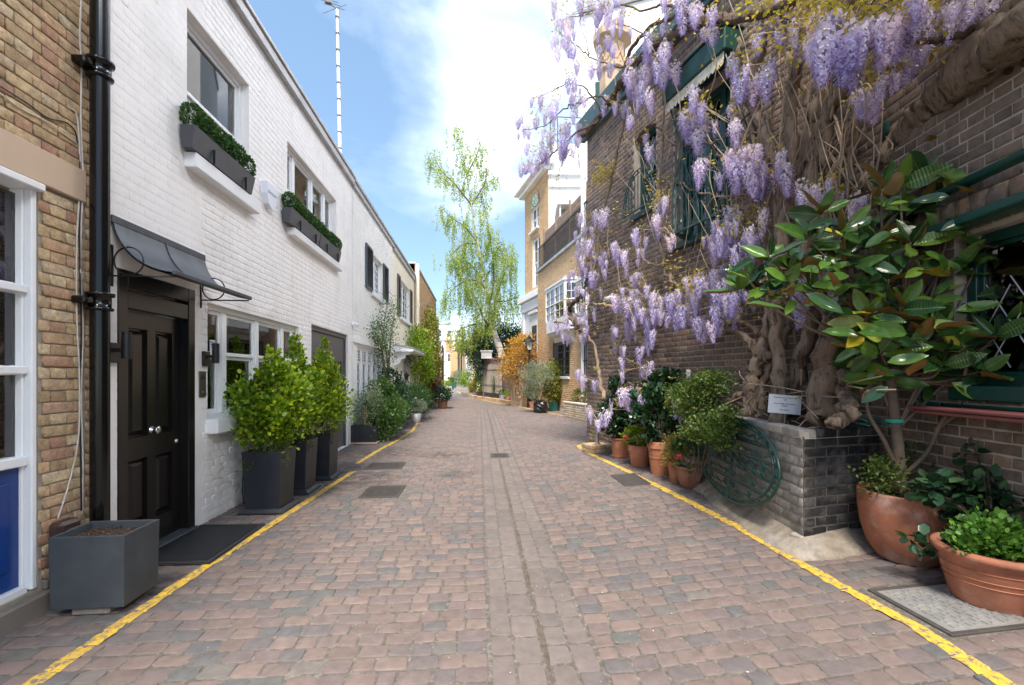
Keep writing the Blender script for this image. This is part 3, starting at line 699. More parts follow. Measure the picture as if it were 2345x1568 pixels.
# covers
def cover(box_, mat, lab, name='manhole_cover', pattern='ribs', z=.016):
    x0, x1, y0, y1 = box_; zc = gz((x0 + x1) / 2, (y0 + y1) / 2); m = MB()
    sl = .065 if (x0 + x1) / 2 > .65 else 0
    t = thing(name, lab, 'manhole cover', Frame((x0 + x1) / 2, (y0 + y1) / 2, 0, zc), group=None)
    w, h = (x1 - x0) / 2, (y1 - y0) / 2
    def tl(mb):
        mb.v = [(a, b, c + a * sl) for a, b, c in mb.v]; return mb
    tl(MB().box(-w, w, -h, -h + .03, -.02, z, b=.003).box(-w, w, h - .03, h, -.02, z, b=.003).box(-w, -w + .03, -h + .03, h - .03, -.02, z, b=.003).box(w - .03, w, -h + .03, h - .03, -.02, z, b=.003)).build('frame', M['iron'], t)
    m = MB().box(-w + .034, w - .034, -h + .034, h - .034, -.02, z - .003)
    if pattern == 'ribs':
        n = int(2 * h / .03)
        for i in range(n):
            yy = -h + .05 + i * (2 * h - .1) / max(n - 1, 1); m.box(-w + .05, w - .05, yy - .006, yy + .006, z - .003, z + .001)
    elif pattern == 'studs':
        for i in range(9):
            for j in range(11):
                xx = -w + .08 + i * (2 * w - .16) / 8 + (.02 if j % 2 else 0); yy = -h + .07 + j * (2 * h - .14) / 10
                m.box(xx - .017, xx + .017, yy - .006, yy + .006, z - .003, z + .002) if (i + j) % 2 else m.box(xx - .006, xx + .006, yy - .017, yy + .017, z - .003, z + .002)
    tl(m).build('lid', M[mat], t); return t
cover(COV_L1, 'iron', 'large square cast iron access cover in the setts near the black planters')
cover(COV_L2, 'iron', 'small iron cover in the setts left, beyond the large square one')
cover(COV_C, 'iron', 'small iron drain grating set in the central gutter of the mews', 'drain_grating')
cover(COV_R1, 'iron', 'dark rectangular cover crossed by the right yellow line beside the pots', pattern='none')
cover(COV_R2, 'steelcover', 'worn galvanised studded cover in front of the terracotta pots, bottom right', pattern='studs')

# fallen petals and leaf litter
pts = []; 
for _ in range(900):
    y = random.uniform(2.1, 10); x = random.gauss(1.5, .9) if random.random() < .7 else random.uniform(-2.4, 3)
    if x > 3.4: continue
    pts.append((x, y, stone_z(x, y) + .004))
pts = np.array(pts); d = np.c_[rng.normal(size=(len(pts), 2)), np.full(len(pts), .1)]
M['litter'] = mat_rand('fallen_petal', [(0, (.36, .25, .14)), (.5, (.42, .30, .18)), (.7, (.55, .50, .60)), (.85, (.45, .33, .2)), (1, (.60, .57, .66))], .8, .2)
np_obj('fallen_petals', leaf_mesh('fallen_petals', pts, d, .012, M['litter'], roll=.2), kind='stuff')
# ================================================================== LEFT SIDE
FL = Frame(-2.742, 0, R(90))
def H(F, X, Y, off=0): return F.hit(X, Y, off)
def S(F, X, off=0): return F.hit(X, 800, off)[0]
PIPE_S = S(FL, 229, .10)
# ---- A: yellow stock brick house with the blue panelled window
A = thing('brick_house', 'yellow stock brick house with painted stone band, white window and blue panel, left edge', 'house', FL)
sA1 = S(FL, 250); sw = S(FL, 87)
zl0 = H(FL, 185, 465)[1]; zl1 = H(FL, 190, 395)[1]; zsill = H(FL, 66, 1056)[1]
holeA = (-.6, sw, .16, zl0)
panel(MB(), -1.2, sA1, -.1, 6.4, [holeA], depth=.3).build('wall', M['mortar'], A, FL)
s_st = S(FL, 186)
stone_hole = (-2, s_st, zl0, zl1)
lay_bricks(courses(-1.2, s_st + .005, .2, zl0, [holeA], bond='flemish', off=-.11) + courses(-1.2, sA1 - .03, zl1, 6.4, [], bond='flemish') + courses(s_st + .03, sA1 - .03, .2, zl1, [], bond='english'), A, FL, M['stockbrick'], relief=.012, nparts=290, y=-.001, templ=UBR)
MB().box(-1.2, s_st, -.035, 0, zl0, zl1, b=.006).build('stone_band', M['stone'], A, FL)
MB().box(-1.2, sA1, -.06, .02, -.1, .14, b=.01).box(sw + .02, sA1, -.03, .02, .14, .20, b=.01).build('plinth', M['plinth'], A, FL)
# window: three glazed rows above the blue boards
zr1 = H(FL, 66, 662)[1]; zr2 = H(FL, 66, 848)[1]
wm = MB(); fo = .0
sI, sJ = S(FL, 65, -.02), S(FL, 47, -.05)
wm.box(sI, sw - .004, .0, .12, .17, zl0 - .01, b=.006)                    # outer post
wm.box(sJ, sI - .002, .04, .12, .2, zl0 - .05, b=.006)
wm.box(-.6, sw, -.05, .12, zl0 - .05, zl0 - .004, b=.006)
for zz, hh in ((zr1, .05), (zr2, .05), (zsill, .06)): wm.box(-.6, sI - .004, .015, .118, zz - hh / 2, zz + hh / 2, b=.006)
wm.box(-.6, sI - .004, .02, .12, .15, .2, b=.004)
wo = wm.build('window', M['white'], A, FL)
for a, b in ((zsill, zr2), (zr2, zr1), (zr1, zl0 - .05)):
    MB().box(-.6, sJ, .08, .084, a + .03, b - .03).build('pane', M['glass'], wo, FL)
bp = MB().box(-.6, sI - .004, .06, .1, .2, zsill - .03, b=.003)
for x0, x1 in ((sw - .72, sI - .09),): bp.box(x0 + .0, x1, .045, .06, .32, zsill - .12, b=.012)
bp.build('blue_panel', M['blue'], A, FL)
MB().box(-.7, sw + .02, .9, .95, 0, 3.2).box(sw - .02, sw, .3, .9, 0, 3.2).box(-.7, sw, .12, .9, zsill - .05, zsill - .03).build('room_backing', M['interior'], wo, FL)

# things inside that window
r_, = [thing('cloth_bundle', 'crumpled red cloth lying on a blue one inside the window at the left edge', 'cloth', Frame(*FL.w(sw - .42, .32, 0)[:2], R(90)))]
def lump(c, rx, ry, rz, n=10, seed=1):
    rr = np.random.default_rng(seed); m = MB(); v = []; 
    for i in range(n + 1):
        th = math.pi * i / n
        for k in range(14):
            ph = 2 * math.pi * k / 14; w = 1 + rr.uniform(-.14, .14)
            v.append((c[0] + rx * w * math.sin(th) * math.cos(ph), c[1] + ry * w * math.sin(th) * math.sin(ph), c[2] + rz * w * math.cos(th)))
    f = [(i * 14 + k, i * 14 + (k + 1) % 14, (i + 1) * 14 + (k + 1) % 14, (i + 1) * 14 + k) for i in range(n) for k in range(14)]
    return m.add(v, f)
lump((.04, 0, zsill + .20), .13, .10, .10, seed=3).build('red_cloth', M['clothred'], r_, smooth=True); lump((0, 0, zsill + .05), .16, .12, .08, seed=5).build('blue_cloth', M['clothblue'], r_, smooth=True)

# cables on the brickwork
def cable(name, lab, pts, r, mt, off=.02):
    q = []
    for X, Y in pts:
        s, z = H(FL, X, Y, off); q.append(FL.w(s, -off, z))
    # smooth
    m = MB(); m.tube(smooth_path(q, 5), r, 6); return tagit(m.build(name, M[mt], smooth=True), lab, 'cable')
def smooth_path(q, n=4):
    q = [Vector(a) for a in q]; o = []
    for i in range(len(q) - 1):
        p0, p1, p2, p3 = q[max(i - 1, 0)], q[i], q[i + 1], q[min(i + 2, len(q) - 1)]
        for k in range(n):
            t = k / n; o.append(.5 * ((2 * p1) + (p2 - p0) * t + (2 * p0 - 5 * p1 + 4 * p2 - p3) * t * t + (3 * p1 - p0 - 3 * p2 + p3) * t ** 3))
    o.append(q[-1]); return o
cable('wall_cable', 'long white cable running down the brick pier beside the black pipe', [(188, -40), (183, 80), (187, 150), (185, 260), (187, 330), (190, 420), (186, 520), (184, 620), (190, 760), (186, 900), (190, 1050), (188, 1180)], .006, 'cable')
cable('wall_cable', 'thin white cable looping out of the hole in the yellow brickwork', [(165, 250), (175, 262), (180, 300), (184, 400), (180, 480), (176, 560), (176, 720), (182, 860), (180, 1000), (160, 1100), (132, 1190)], .0055, 'cable')
cable('wall_cable', 'black cable hanging beside the white ones on the brick pier', [(182, 330), (184, 420), (182, 520), (184, 640), (187, 760), (183, 900), (185, 1040), (187, 1170)], .005, 'cableb')
cable('wall_cable', 'thin dark cable sloping across the upper yellow brickwork', [(-20, 185), (60, 235), (110, 270), (150, 280), (172, 300), (178, 330)], .004, 'cableb')
cable('wall_cable', 'thin pale cable sloping under the dark one across the upper brickwork', [(-20, 200), (50, 250), (100, 275), (150, 310), (178, 330)], .004, 'cable')
# brown meter box
s0, z0 = H(FL, 132, 1250, .1); s1, z1 = H(FL, 187, 1182, .1)
mbx = thing('meter_box', 'brown plastic meter box on the wall behind the slate planter', 'meter box', FL)
MB().box(s0 + .02, s1, -.11, -.014, .12, z1, b=.02).build('case', M['brownbox'], mbx); MB().box(s0 + .05, s1 - .03, -.118, -.108, .2, z1 - .05, b=.006).build('lid', M['brownbox'], mbx)

# black soil pipe with collars
pt = thing('soil_pipe', 'thick glossy black cast iron soil pipe between the brick and the pale house', 'pipe', Frame(*FL.w(PIPE_S, -.10, 0)[:2], R(90)))
MB().tube([(0, 0, .02), (0, 0, 7)], .056, 24, caps=False).build('pipe', M['black'], pt, smooth=True)
for Yc in (160, 690):
    zc = H(FL, 230, Yc, .1)[1]
    MB().lathe([(.056, -.07), (.075, -.065), (.078, -.05), (.064, -.045), (.064, .03), (.082, .035), (.084, .055), (.06, .06)], 24, (0, 0, zc)).build('collar', M['black'], pt, smooth=True)
    MB().box(-.13, -.02, .0, .09, zc - .03, zc + .02, b=.01).tube([(-.10, -.02, zc - .005), (-.10, .06, zc - .005)], .02, 8).build('bracket', M['black'], pt)

# ---- B: pale painted brick mews house
B = thing('mews_house', 'pale grey painted brick mews house with the black front door', 'house', FL)
sB0, sB1 = S(FL, 243), S(FL, 805); zTop = 5.76
dX0, dz = H(FL, 268, 614); dX1, dz1 = H(FL, 445, 664); dz = (dz + dz1) / 2
u1 = (H(FL, 428, 45)[0], H(FL, 570, 200)[0], H(FL, 425, 352)[1], H(FL, 428, 48)[1])
uz = H(FL, 594, 486)[1]
u1 = (u1[0], u1[1], H(FL, 428, 352)[1], H(FL, 570, 196)[1])
u2 = (H(FL, 658, 320)[0], H(FL, 770, 520)[0], H(FL, 660, 522)[1], H(FL, 658, 322)[1])
g1 = (H(FL, 475, 700)[0], H(FL, 684, 735)[0], H(FL, 475, 962)[1], H(FL, 475, 692)[1])
gd = (H(FL, 713, 743)[0], H(FL, 797, 770)[0], .02, H(FL, 713, 742)[1])
print('UPPER', u1, u2, 'ground', g1, 'garage', gd, 'door', dX0, dX1, dz)
holesB = [(dX0, dX1, .0, dz), u1, u2, g1, gd]
panel(MB(), sB0, sB1, -.1, zTop, holesB, depth=.24).build('wall', M['whitewall'], B, FL)
lay_bricks(courses(sB0, sB1, .03, zTop - .02, holesB, bond='flemish', Hb=.067, J=.008), B, FL, M['whitewall'], relief=.0022, nparts=300, y=0)
# coping
MB().box(sB0, sB1, -.10, .3, zTop, zTop + .06, b=.01).box(sB0, sB1, -.075, -.003, zTop - .13, zTop - .004, b=.006).build('coping', M['coping'], B, FL)
MB().box(sB0, sB1, -.06, .3, zTop + .065, zTop + .12, b=.01).build('roof_edge', M['slate'], B, FL)
# door
dd = .10
D = MB(); 
zt0 = H(FL, 430, 751, -.03)[1]; zt1 = H(FL, 436, 715, -.03)[1]; zf = H(FL, 418, 720, -.03)[1]
D.box(dX0, dX0 + .10, -.01, .12, .0, dz, b=.006).box(dX1 - .10, dX1, -.01, .12, .0, dz, b=.006).box(dX0 + .10, dX1 - .10, -.01, .12, dz - .13, dz, b=.006)
zl = 2.02
D.box(dX0 + .10, dX1 - .10, -.005, .12, zl, zl + .14, b=.006)
do = MB(); do.v = []; frame_o = D.build('door_frame', M['doorpaint'], B, FL)
MB().box(dX0 + .10, dX1 - .10, .05, .054, zl + .14, dz - .13).build('fanlight', M['glass'], frame_o, FL)
MB().box(dX0 + .08, dX1 - .08, .30, .33, zl, dz).build('room_backing', M['interiord'], frame_o, FL)
text_obj('10', .16, 'black', frame_o, FL, (dX0 + dX1) / 2, .048, zl + .19, name='house_number')
# leaf with four raised and fielded panels
a, b = dX0 + .105, dX1 - .105; wl = b - a; leaf = MB()
st = .105; mid = (a + b) / 2; rails = [(.04, .26), (.80, .98), (zl - .14, zl - .005)]
leaf.box(a, a + st, dd - .03, dd + .02, .04, zl - .005); leaf.box(b - st, b, dd - .03, dd + .02, .04, zl - .005); leaf.box(mid - .05, mid + .05, dd - .029, dd + .02, .261, zl - .141)
for r0, r1 in rails: leaf.box(a + st, b - st, dd - .0295, dd + .02, r0, r1)
leaf.box(a + st, b - st, dd + .005, dd + .02, .2, zl - .1)
lo = leaf.build('door', M['doorpaint'], B, FL)
for x0, x1 in ((a + st, mid - .05), (mid + .05, b - st)):
    for z0, z1 in ((.26, .80), (.98, zl - .14)):
        i = .018; j = .055
        v = [(x0 + i, dd + .004, z0 + i), (x1 - i, dd + .004, z0 + i), (x1 - i, dd + .004, z1 - i), (x0 + i, dd + .004, z1 - i), (x0 + j, dd - .022, z0 + j), (x1 - j, dd - .022, z0 + j), (x1 - j, dd - .022, z1 - j), (x0 + j, dd - .022, z1 - j)]
        MB().add(v, [(0, 1, 5, 4), (1, 2, 6, 5), (2, 3, 7, 6), (3, 0, 4, 7), (4, 5, 6, 7)]).build('door_panel', M['doorpaint'], lo, FL)
kz = 1.02
kn = MB(); kn.v = []
k_prof = [(.0, 0), (.036, 0), (.036, .006), (.012, .012), (.012, .03), (.03, .04), (.034, .052), (.030, .062), (0, .064)]
def lathe_y(prof, cx, cy, cz, n=20):     # revolve about the local -y axis
    m = MB(); m.lathe(prof, n); m.v = [(cx + x, cy - z, cz + y) for x, y, z in m.v]; return m
lathe_y(k_prof, mid, dd - .03, kz).build('door_knob', M['chrome'], lo, FL, smooth=True)
lathe_y([(0, 0), (.024, 0), (.024, .008), (.014, .010), (.014, .016), (0, .016)], b - .05, dd - .03, .88).build('lock', M['chrome'], lo, FL, smooth=True)
MB().box(dX0, dX1, -.06, .12, -.02, .045, b=.015).build('door_step', M['lead'], B, FL)
# windows
M['white2'] = M['white']
window(B, FL, *u1, lights=(1,), rec=.10, fw=.06, meet=.48, sill=(.04, .06, .11, .14), blind=True, back='blind')
window(B, FL, *u2, lights=(1, 2, 1.6, 1), rec=.10, fw=.05, mull=.09, meet=.50, sill=(.02, .05, .11, .11), back='interior', blind=True)
window(B, FL, *g1, lights=(1, 2, 2, 1), rec=.08, fw=.055, mull=.09, meet=.56, sill=(.03, .06, .12, .14), blind=True)
# garage doors
gm_ = MB(); gs0, gs1, _, gz1 = gd; gw = (gs1 - gs0)
gm_.box(gs0, gs0 + .07, .04, .12, .02, gz1, b=.004).box(gs1 - .07, gs1, .04, .12, .02, gz1, b=.004).box(gs0 + .07, gs1 - .07, .04, .12, gz1 - .08, gz1, b=.004)
go = gm_.build('garage_door_frame', M['greydoor'], B, FL)
for k in range(2):
    x0 = gs0 + .07 + k * (gw - .14) / 2; x1 = x0 + (gw - .14) / 2 - .006; gl = MB()
    gl.box(x0, x0 + .12, .07, .11, .03, gz1 - .085).box(x1 - .12, x1, .07, .11, .03, gz1 - .085).box(x0 + .12, x1 - .12, .0705, .11, .03, 1.0).box(x0 + .12, x1 - .12, .0705, .11, 1.78, gz1 - .085)
    gx = gl.build('garage_door_leaf', M['greydoor'], B, FL); MB().box(x0 + .12, x1 - .12, .09, .094, 1.0, 1.78).build('pane', M['glass'], gx, FL)
    MB().box(x0 + .1, x1 - .1, .115, .13, .95, 1.85).build('blind', M['blind'], gx, FL)

# canopy over the door
cs0, cs1 = S(FL, 250), H(FL, 462, 588)[0]; czt = H(FL, 462, 584)[1]; czb = H(FL, 575, 683, .46)[1]
cn = thing('door_canopy', 'curved lead canopy on iron brackets over the black front door', 'canopy', FL)
prof = []
for i in range(13):
    t = i / 12; prof.append((-.03 - .43 * (t ** 1.9 * .75 + t * .25), czt - .05 - (czt - .05 - czb) * (1 - (1 - t) ** 1.7)))
V = [(s, y, z) for s in np.linspace(cs0, cs1, 9) for y, z in prof]; n = len(prof)
m = MB(); m.add(V, [(i * n + k, i * n + k + 1, (i + 1) * n + k + 1, (i + 1) * n + k) for i in range(8) for k in range(n - 1)])
m.add([(s, y + .004, z - .014) for s, y, z in V], [(i * n + k, (i + 1) * n + k, (i + 1) * n + k + 1, i * n + k + 1) for i in range(8) for k in range(n - 1)])
m.build('lead_sheet', M['lead'], cn, FL, smooth=True)
MB().box(cs0 - .01, cs1 + .01, -.035, -.002, czt - .06, czt, b=.006).build('top_flashing', M['lead'], cn, FL)
MB().box(cs0 - .012, cs1 + .012, prof[-1][0] - .018, prof[-1][0] + .012, czb - .022, czb + .014, b=.006).build('front_edge', M['lead'], cn, FL)
sm = MB(); mids = (cs0 + cs1) / 2; sm.tube([(mids, y - .004, z + .006) for y, z in prof], .006, 6); sm.build('seam', M['lead'], cn, FL)
for s_ in (cs0 + .02, cs1 - .02):
    br = MB(); zb = czb - .02; br.tube([(s_, 0, zb - .012), (s_, prof[-1][0], zb - .012)], .007, 6).box(s_ - .012, s_ + .012, -.008, -.001, zb - .09, zb + .22)
    br.tube([(s_, -.125 + .105 * math.cos(a), zb + .10 + .105 * math.sin(a)) for a in np.linspace(0, 2 * math.pi, 25)], .006, 6, caps=False); br.build('scroll_bracket', M['blackm'], cn, FL, smooth=True)

# wall lights
def wall_light(X, Y, lab):
    s, z = H(FL, X, Y, .0); t = thing('wall_light', lab, 'wall light', Frame(*FL.w(s, 0, 0)[:2], R(90), z), group='black tube lights beside the front door')
    MB().box(-.05, .05, -.03, -.002, -.10, .05, b=.004).build('back_plate', M['blackm'], t); MB().box(-.015, .015, -.08, -.03, -.02, .01, b=.003).build('arm', M['blackm'], t)
    MB().lathe([(0, -.10), (.032, -.10), (.033, -.004), (.030, 0), (.033, .004), (.033, .10), (.028, .10), (.028, .085), (0, .085)], 20, (0, -.11, .03)).build('tube', M['blackm'], t, smooth=False); return t
wall_light(254, 800, 'black double-ended tube light left of the front door, against the soil pipe'); wall_light(468, 816, 'black double-ended tube light right of the front door')
# intercom
s, z = H(FL, 462, 880); t = thing('intercom', 'brushed steel intercom panel right of the front door', 'intercom', Frame(*FL.w(s, 0, 0)[:2], R(90), z))
MB().box(-.055, .055, -.014, -.001, -.13, .13, b=.004).build('plate', mat_plain('bronzed_steel', (.17, .155, .12), .35, .05, 4, 0, metal=.7), t); MB().box(-.035, .03, -.017, -.013, .05, .09).build('speaker_slot', M['ink'], t); lathe_y([(0, 0), (.012, 0), (.012, .006), (0, .006)], 0, -.014, -.08).build('button', M['chrome'], t)
# alarm box
s, z = H(FL, 610, 450); t = thing('alarm_box', 'white shield-shaped burglar alarm box between the upper windows', 'alarm box', Frame(*FL.w(s, 0, 0)[:2], R(90), z))
sh = [(-.15, .14), (-.06, .155), (.06, .155), (.15, .14), (.14, .0), (.09, -.12), (0, -.17), (-.09, -.12), (-.14, .0)]
MB().prism(sh, 'y', -.075, -.002).build('case', mat_plain('white_plastic', (.74, .76, .84), .35, .02, 3, 0), t); text_obj('BANHAM', .058, 'greyink', t, Frame(*FL.w(s, 0, 0)[:2], R(90), z), 0, -.077, .01)
# CCTV camera
s, z = H(FL, 806, 743); t = thing('security_camera', 'small white security camera at the far corner of the pale house', 'security camera', Frame(*FL.w(s, 0, 0)[:2], R(90), z))
lathe_y([(0, 0), (.06, 0), (.06, .03), (.04, .05), (0, .05)], 0, 0, 0).build('mount', M['white'], t, smooth=True); MB().tube([(0, -.05, 0), (.10, -.09, 0)], .035, 14).build('body', M['white'], t, smooth=False); MB().tube([(.10, -.09, 0), (.115, -.096, 0)], .027, 14).build('lens', M['ink'], t)
# sticker in the ground window
s, z = H(FL, 489, 795, -.07); t = thing('window_notice', 'small white CCTV notice inside the left light of the ground window', 'notice', Frame(*FL.w(s, .078, 0)[:2], R(90), z))
MB().box(-.05, .05, 0, .002, -.075, .075).build('sheet', M['paper'], t); text_obj('IMAGES\nBEING\nCCTV', .026, 'ink', t, Frame(*FL.w(s, .078, 0)[:2], R(90), z), 0, -.001, .045)

# window boxes
def window_box(sa, sb, zs, lab, F=FL, h=.20, dpt=.135):
    t = thing('window_box', lab, 'window box', Frame(*F.w(sa, -.02, 0)[:2], F.a, zs)); w = sb - sa
    m = MB(); pr = [(0, -dpt + .02), (w, -dpt + .02), (w, 0), (0, 0)]
    v = [(.015, -dpt + .035, 0), (w - .015, -dpt + .035, 0), (w - .015, -.012, 0), (.015, -.012, 0), (0, -dpt, h), (w, -dpt, h), (w, 0, h), (0, 0, h), (.012, -dpt + .012, h), (w - .012, -dpt + .012, h), (w - .012, -.012, h), (.012, -.012, h), (.012, -dpt + .012, h - .03), (w - .012, -dpt + .012, h - .03), (w - .012, -.012, h - .03), (.012, -.012, h - .03)]
    m.add(v, [(3, 2, 1, 0), (0, 1, 5, 4), (1, 2, 6, 5), (2, 3, 7, 6), (3, 0, 4, 7), (4, 5, 9, 8), (5, 6, 10, 9), (6, 7, 11, 10), (7, 4, 8, 11), (8, 9, 13, 12), (9, 10, 14, 13), (10, 11, 15, 14), (11, 8, 12, 15)])
    m.build('box', mat_box, t); MB().box(.013, w - .013, -dpt + .013, -.013, h - .05, h - .031).build('soil', M['soil'], t)
    for q in (.28, .82): MB().box(w * q - .006, w * q + .006, -dpt - .008, -dpt + .016, -.02, .12).build('bracket', M['blackm'], t)
    bl = []; nb = max(3, int(w / .17))
    for i in range(nb): bl.append((w * (i + .5) / nb, -dpt / 2, h + .10 + random.uniform(-.01, .02), .12, .095, .125, 1000))
    foliage(t, bl, .022, 'lf_box', 'box_hedge', LEAFR, .72, 0, .3, .6)
    return t
mat_box = mat_plain('charcoal_window_box', (.06, .063, .072), .5, .1, 6, .08)
window_box(H(FL, 440, 330, .13)[0], H(FL, 580, 420, .13)[0], u1[2] + .006, 'long charcoal window box of clipped box under the large upper window')
sm_ = H(FL, 732, 540, .13)[0]
window_box(H(FL, 664, 505, .13)[0], sm_ - .01, u2[2] + .006, 'near charcoal window box of clipped box under the four-light upper window')
window_box(sm_ + .01, H(FL, 779, 590, .13)[0], u2[2] + .006, 'far charcoal window box of clipped box under the four-light upper window')

# mast on the roof
sM = S(FL, 776, -.0); md = 9.9
bx_, by_, bz_ = P(780, 380, md)[0], P(780, 380, md)[1], 5.7
t = thing('aerial_mast', 'tall slim white mast with a thin television aerial above the pale house', 'aerial', loc=(bx_, by_, bz_))
top = P(772, 22, md); dx, dy, hz = top[0] - bx_, top[1] - by_, top[2] - bz_
m = MB().tube([(0, 0, 0), (dx * .5, dy * .5, hz * .5), (dx, dy, hz)], [.040, .034, .026], 10, caps=True); m.build('pole', M['white'], t)
for i in range(1, 11): q = i / 10.5; MB().tube([(dx * q, dy * q, hz * q), (dx * q, dy * q, hz * q + .03)], .042, 10).build('joint_ring', M['greydoor'], t)
ae = MB().tube([(dx - .35, dy, hz + .36), (dx, dy, hz), ], .016, 6)
for q in np.linspace(.15, 1, 5): c = (dx - .35 * q, dy, hz + .36 * q); ae.tube([(c[0] - .16, c[1] - .2, c[2] - .1), (c[0] + .16, c[1] + .2, c[2] + .1)], .006, 5)
ae.box(dx - .25, dx - .12, dy - .04, dy + .04, hz + .12, hz + .24); ae.tube([(dx - .3, dy, hz - .1), (dx + .2, dy, hz + .12)], .006, 5); ae.build('aerial_head', M['greydoor'], t)

# door mat
q = [gp(455, 1212), gp(597, 1207), gp(490, 1297), gp(372, 1300)]
mx0, mx1 = -2.70, gp(540, 1255)[0]; my0, my1 = gp(490, 1297)[1] + .0, gp(597, 1207)[1]
t = thing('door_mat', 'ribbed black rubber mat in front of the black door', 'door mat', loc=((mx0 + mx1) / 2, (my0 + my1) / 2, .017))
w, h = (mx1 - mx0) / 2, (my1 - my0) / 2; m = MB().box(-w, w, -h, h, 0, .012, b=.006).box(-w, w, -h, -h + .03, .012, .024, b=.006).box(w - .035, w, -h + .03, h, .012, .024, b=.006).box(-w, w - .035, h - .03, h, .012, .024, b=.006)
m.build('mat_base', M['rubber'], t); m = MB(); nr = int((2 * h - .08) / .02)
for i in range(nr): yy = -h + .04 + i * .02; m.box(-w + .02, w - .045, yy, yy + .010, .012, .022)
m.build('ribs', M['rubber'], t, kind='stuff')

# ---- slate planter in the foreground
fy = 2.775; X0, X1 = -2.61, -2.18
t = thing('trough_planter', 'slate grey planter with bare soil standing on a brick beside the black pipe', 'planter', loc=((X0 + X1) / 2, 3.135, .06), rz=R(1.5))
w, dp_, hh = .215, .165, .445
def open_box(w, d, h, th, ti=.02):
    v = []
    for (ww, dd_, z) in ((w - ti, d - ti, 0), (w, d, h), (w - th, d - th, h), (w - th - .004, d - th - .004, h - .05)): v += [(-ww, -dd_, z), (ww, -dd_, z), (ww, dd_, z), (-ww, dd_, z)]
    f = [(3, 2, 1, 0)]
    for k in range(3):
        for i in range(4): j = (i + 1) % 4; f.append((k * 4 + i, k * 4 + j, k * 4 + 4 + j, k * 4 + 4 + i))
    return MB().add(v, f)
o = open_box(w, dp_, hh, .02, .008).build('box', M['trough'], t); bv = o.modifiers.new('bevel', 'BEVEL'); bv.width = .004; bv.segments = 2
MB().box(-w + .02, w - .02, -dp_ + .02, dp_ - .02, hh - .08, hh - .045).build('soil', M['soil'], t)
pp = np.c_[rng.uniform(-w + .03, w - .03, 260), rng.uniform(-dp_ + .03, dp_ - .03, 260), rng.uniform(hh - .046, hh - .03, 260)]
np_obj('bark_mulch', leaf_mesh('bark_mulch', pp, rng.normal(size=(260, 3)), .022, M['barkd']), t, kind='stuff')
tagit(MB().box(-2.50, -2.28, 2.995, 3.095, .012, .062, b=.008).build('brick', M['darkbrick']), 'worn brick supporting the slate grey planter', 'brick')

# ---- three square planters with bright green shrubs
def tall_planter(cx, cy, lab, hts, seed):
    global rng
    rng = np.random.default_rng(seed); random.seed(seed)
    t = thing('shrub_planter', lab, 'planter', loc=(cx, cy, .016), group='square planters of bright green shrubs')
    w, h = .205, .66
    o = open_box(w, w, h, .03, .028).build('box', M['planter'], t); bv = o.modifiers.new('bevel', 'BEVEL'); bv.width = .004; bv.segments = 2
    m = MB(); 
    v = []
    for (ww, z) in ((w + .03, 0), (w + .03, .018), (w - .004, .05), (w - .05, .05)): v += [(-ww, -ww, z), (ww, -ww, z), (ww, ww, z), (-ww, ww, z)]
    f = [(3, 2, 1, 0)]
    for k in range(3):
        for i in range(4): j = (i + 1) % 4; f.append((k * 4 + i, k * 4 + j, k * 4 + 4 + j, k * 4 + 4 + i))
    m.add(v, f); m.build('plinth', M['planter'], t)
    MB().box(-w + .03, w - .03, -w + .03, w - .03, h - .06, h - .03).build('soil', M['soil'], t)
    st = MB(); 
    for k in range(7):
        a = random.uniform(0, 6.28); rr = random.uniform(.05, .26); st.tube([(random.uniform(-.06, .06), random.uniform(-.06, .06), h - .04), (rr * .5 * math.cos(a), rr * .5 * math.sin(a), h + .3), (rr * math.cos(a), rr * math.sin(a), h + .75)], [.01, .007, .003], 5)
    st.build('stem', M['twig'], t)
    bl = []
    for (dx, dy, dz, r, rz, n) in hts: bl.append((dx, dy, h + dz, r, r, rz, n))
    foliage(t, bl, .048, 'lf_laurel', 'foliage', LEAFR, .35, 12, .9, .55)
    foliage(t, [(0, 0, h + .02, .25, .25, .07, 1500), (-.14, -.2, h - .08, .08, .06, .12, 260), (.2, -.12, h - .07, .05, .08, .12, 260)], .017, 'lf_ivy', 'trailing_foliage', LEAF2, .5, 20, .0, .9)
    return t
sh1 = [(.18, .1, .62, .22, .3, 900), (-.2, -.05, .5, .2, .3, 800), (.02, 0, .42, .34, .38, 2500), (-.05, .02, .25, .34, .22, 1300), (.06, 0, .80, .18, .22, 700), (.22, .05, .55, .14, .2, 400), (-.13, 0, .72, .10, .17, 260), (.05, -.02, 1.02, .06, .14, 110)]
tall_planter(-2.305, 5.24, 'nearest square charcoal planter with a broad bright green shrub', sh1, 21)
sh2 = [(-.15, -.05, .6, .2, .25, 700), (0, 0, .50, .30, .42, 2100), (.05, .02, .25, .29, .25, 900), (.02, 0, .98, .12, .28, 500), (.2, .1, .7, .12, .2, 300), (-.02, 0, 1.22, .05, .14, 110)]
tall_planter(-2.33, 6.03, 'middle square charcoal planter with a tall pointed green shrub', sh2, 22)
sh3 = [(.05, .05, .50, .30, .40, 2000), (.1, .02, .3, .30, .25, 900), (.03, 0, .95, .14, .26, 500), (.18, -.1, .85, .10, .2, 300), (.05, 0, 1.22, .05, .16, 110)]
tall_planter(-2.29, 6.82, 'farthest square charcoal planter with a green shrub, beside the garage door', sh3, 23)
cable('garden_hose', 'thin black hose hanging behind the nearest square planter', [(562, 1040), (557, 1080), (555, 1120), (560, 1160)], .006, 'cableb', .05)
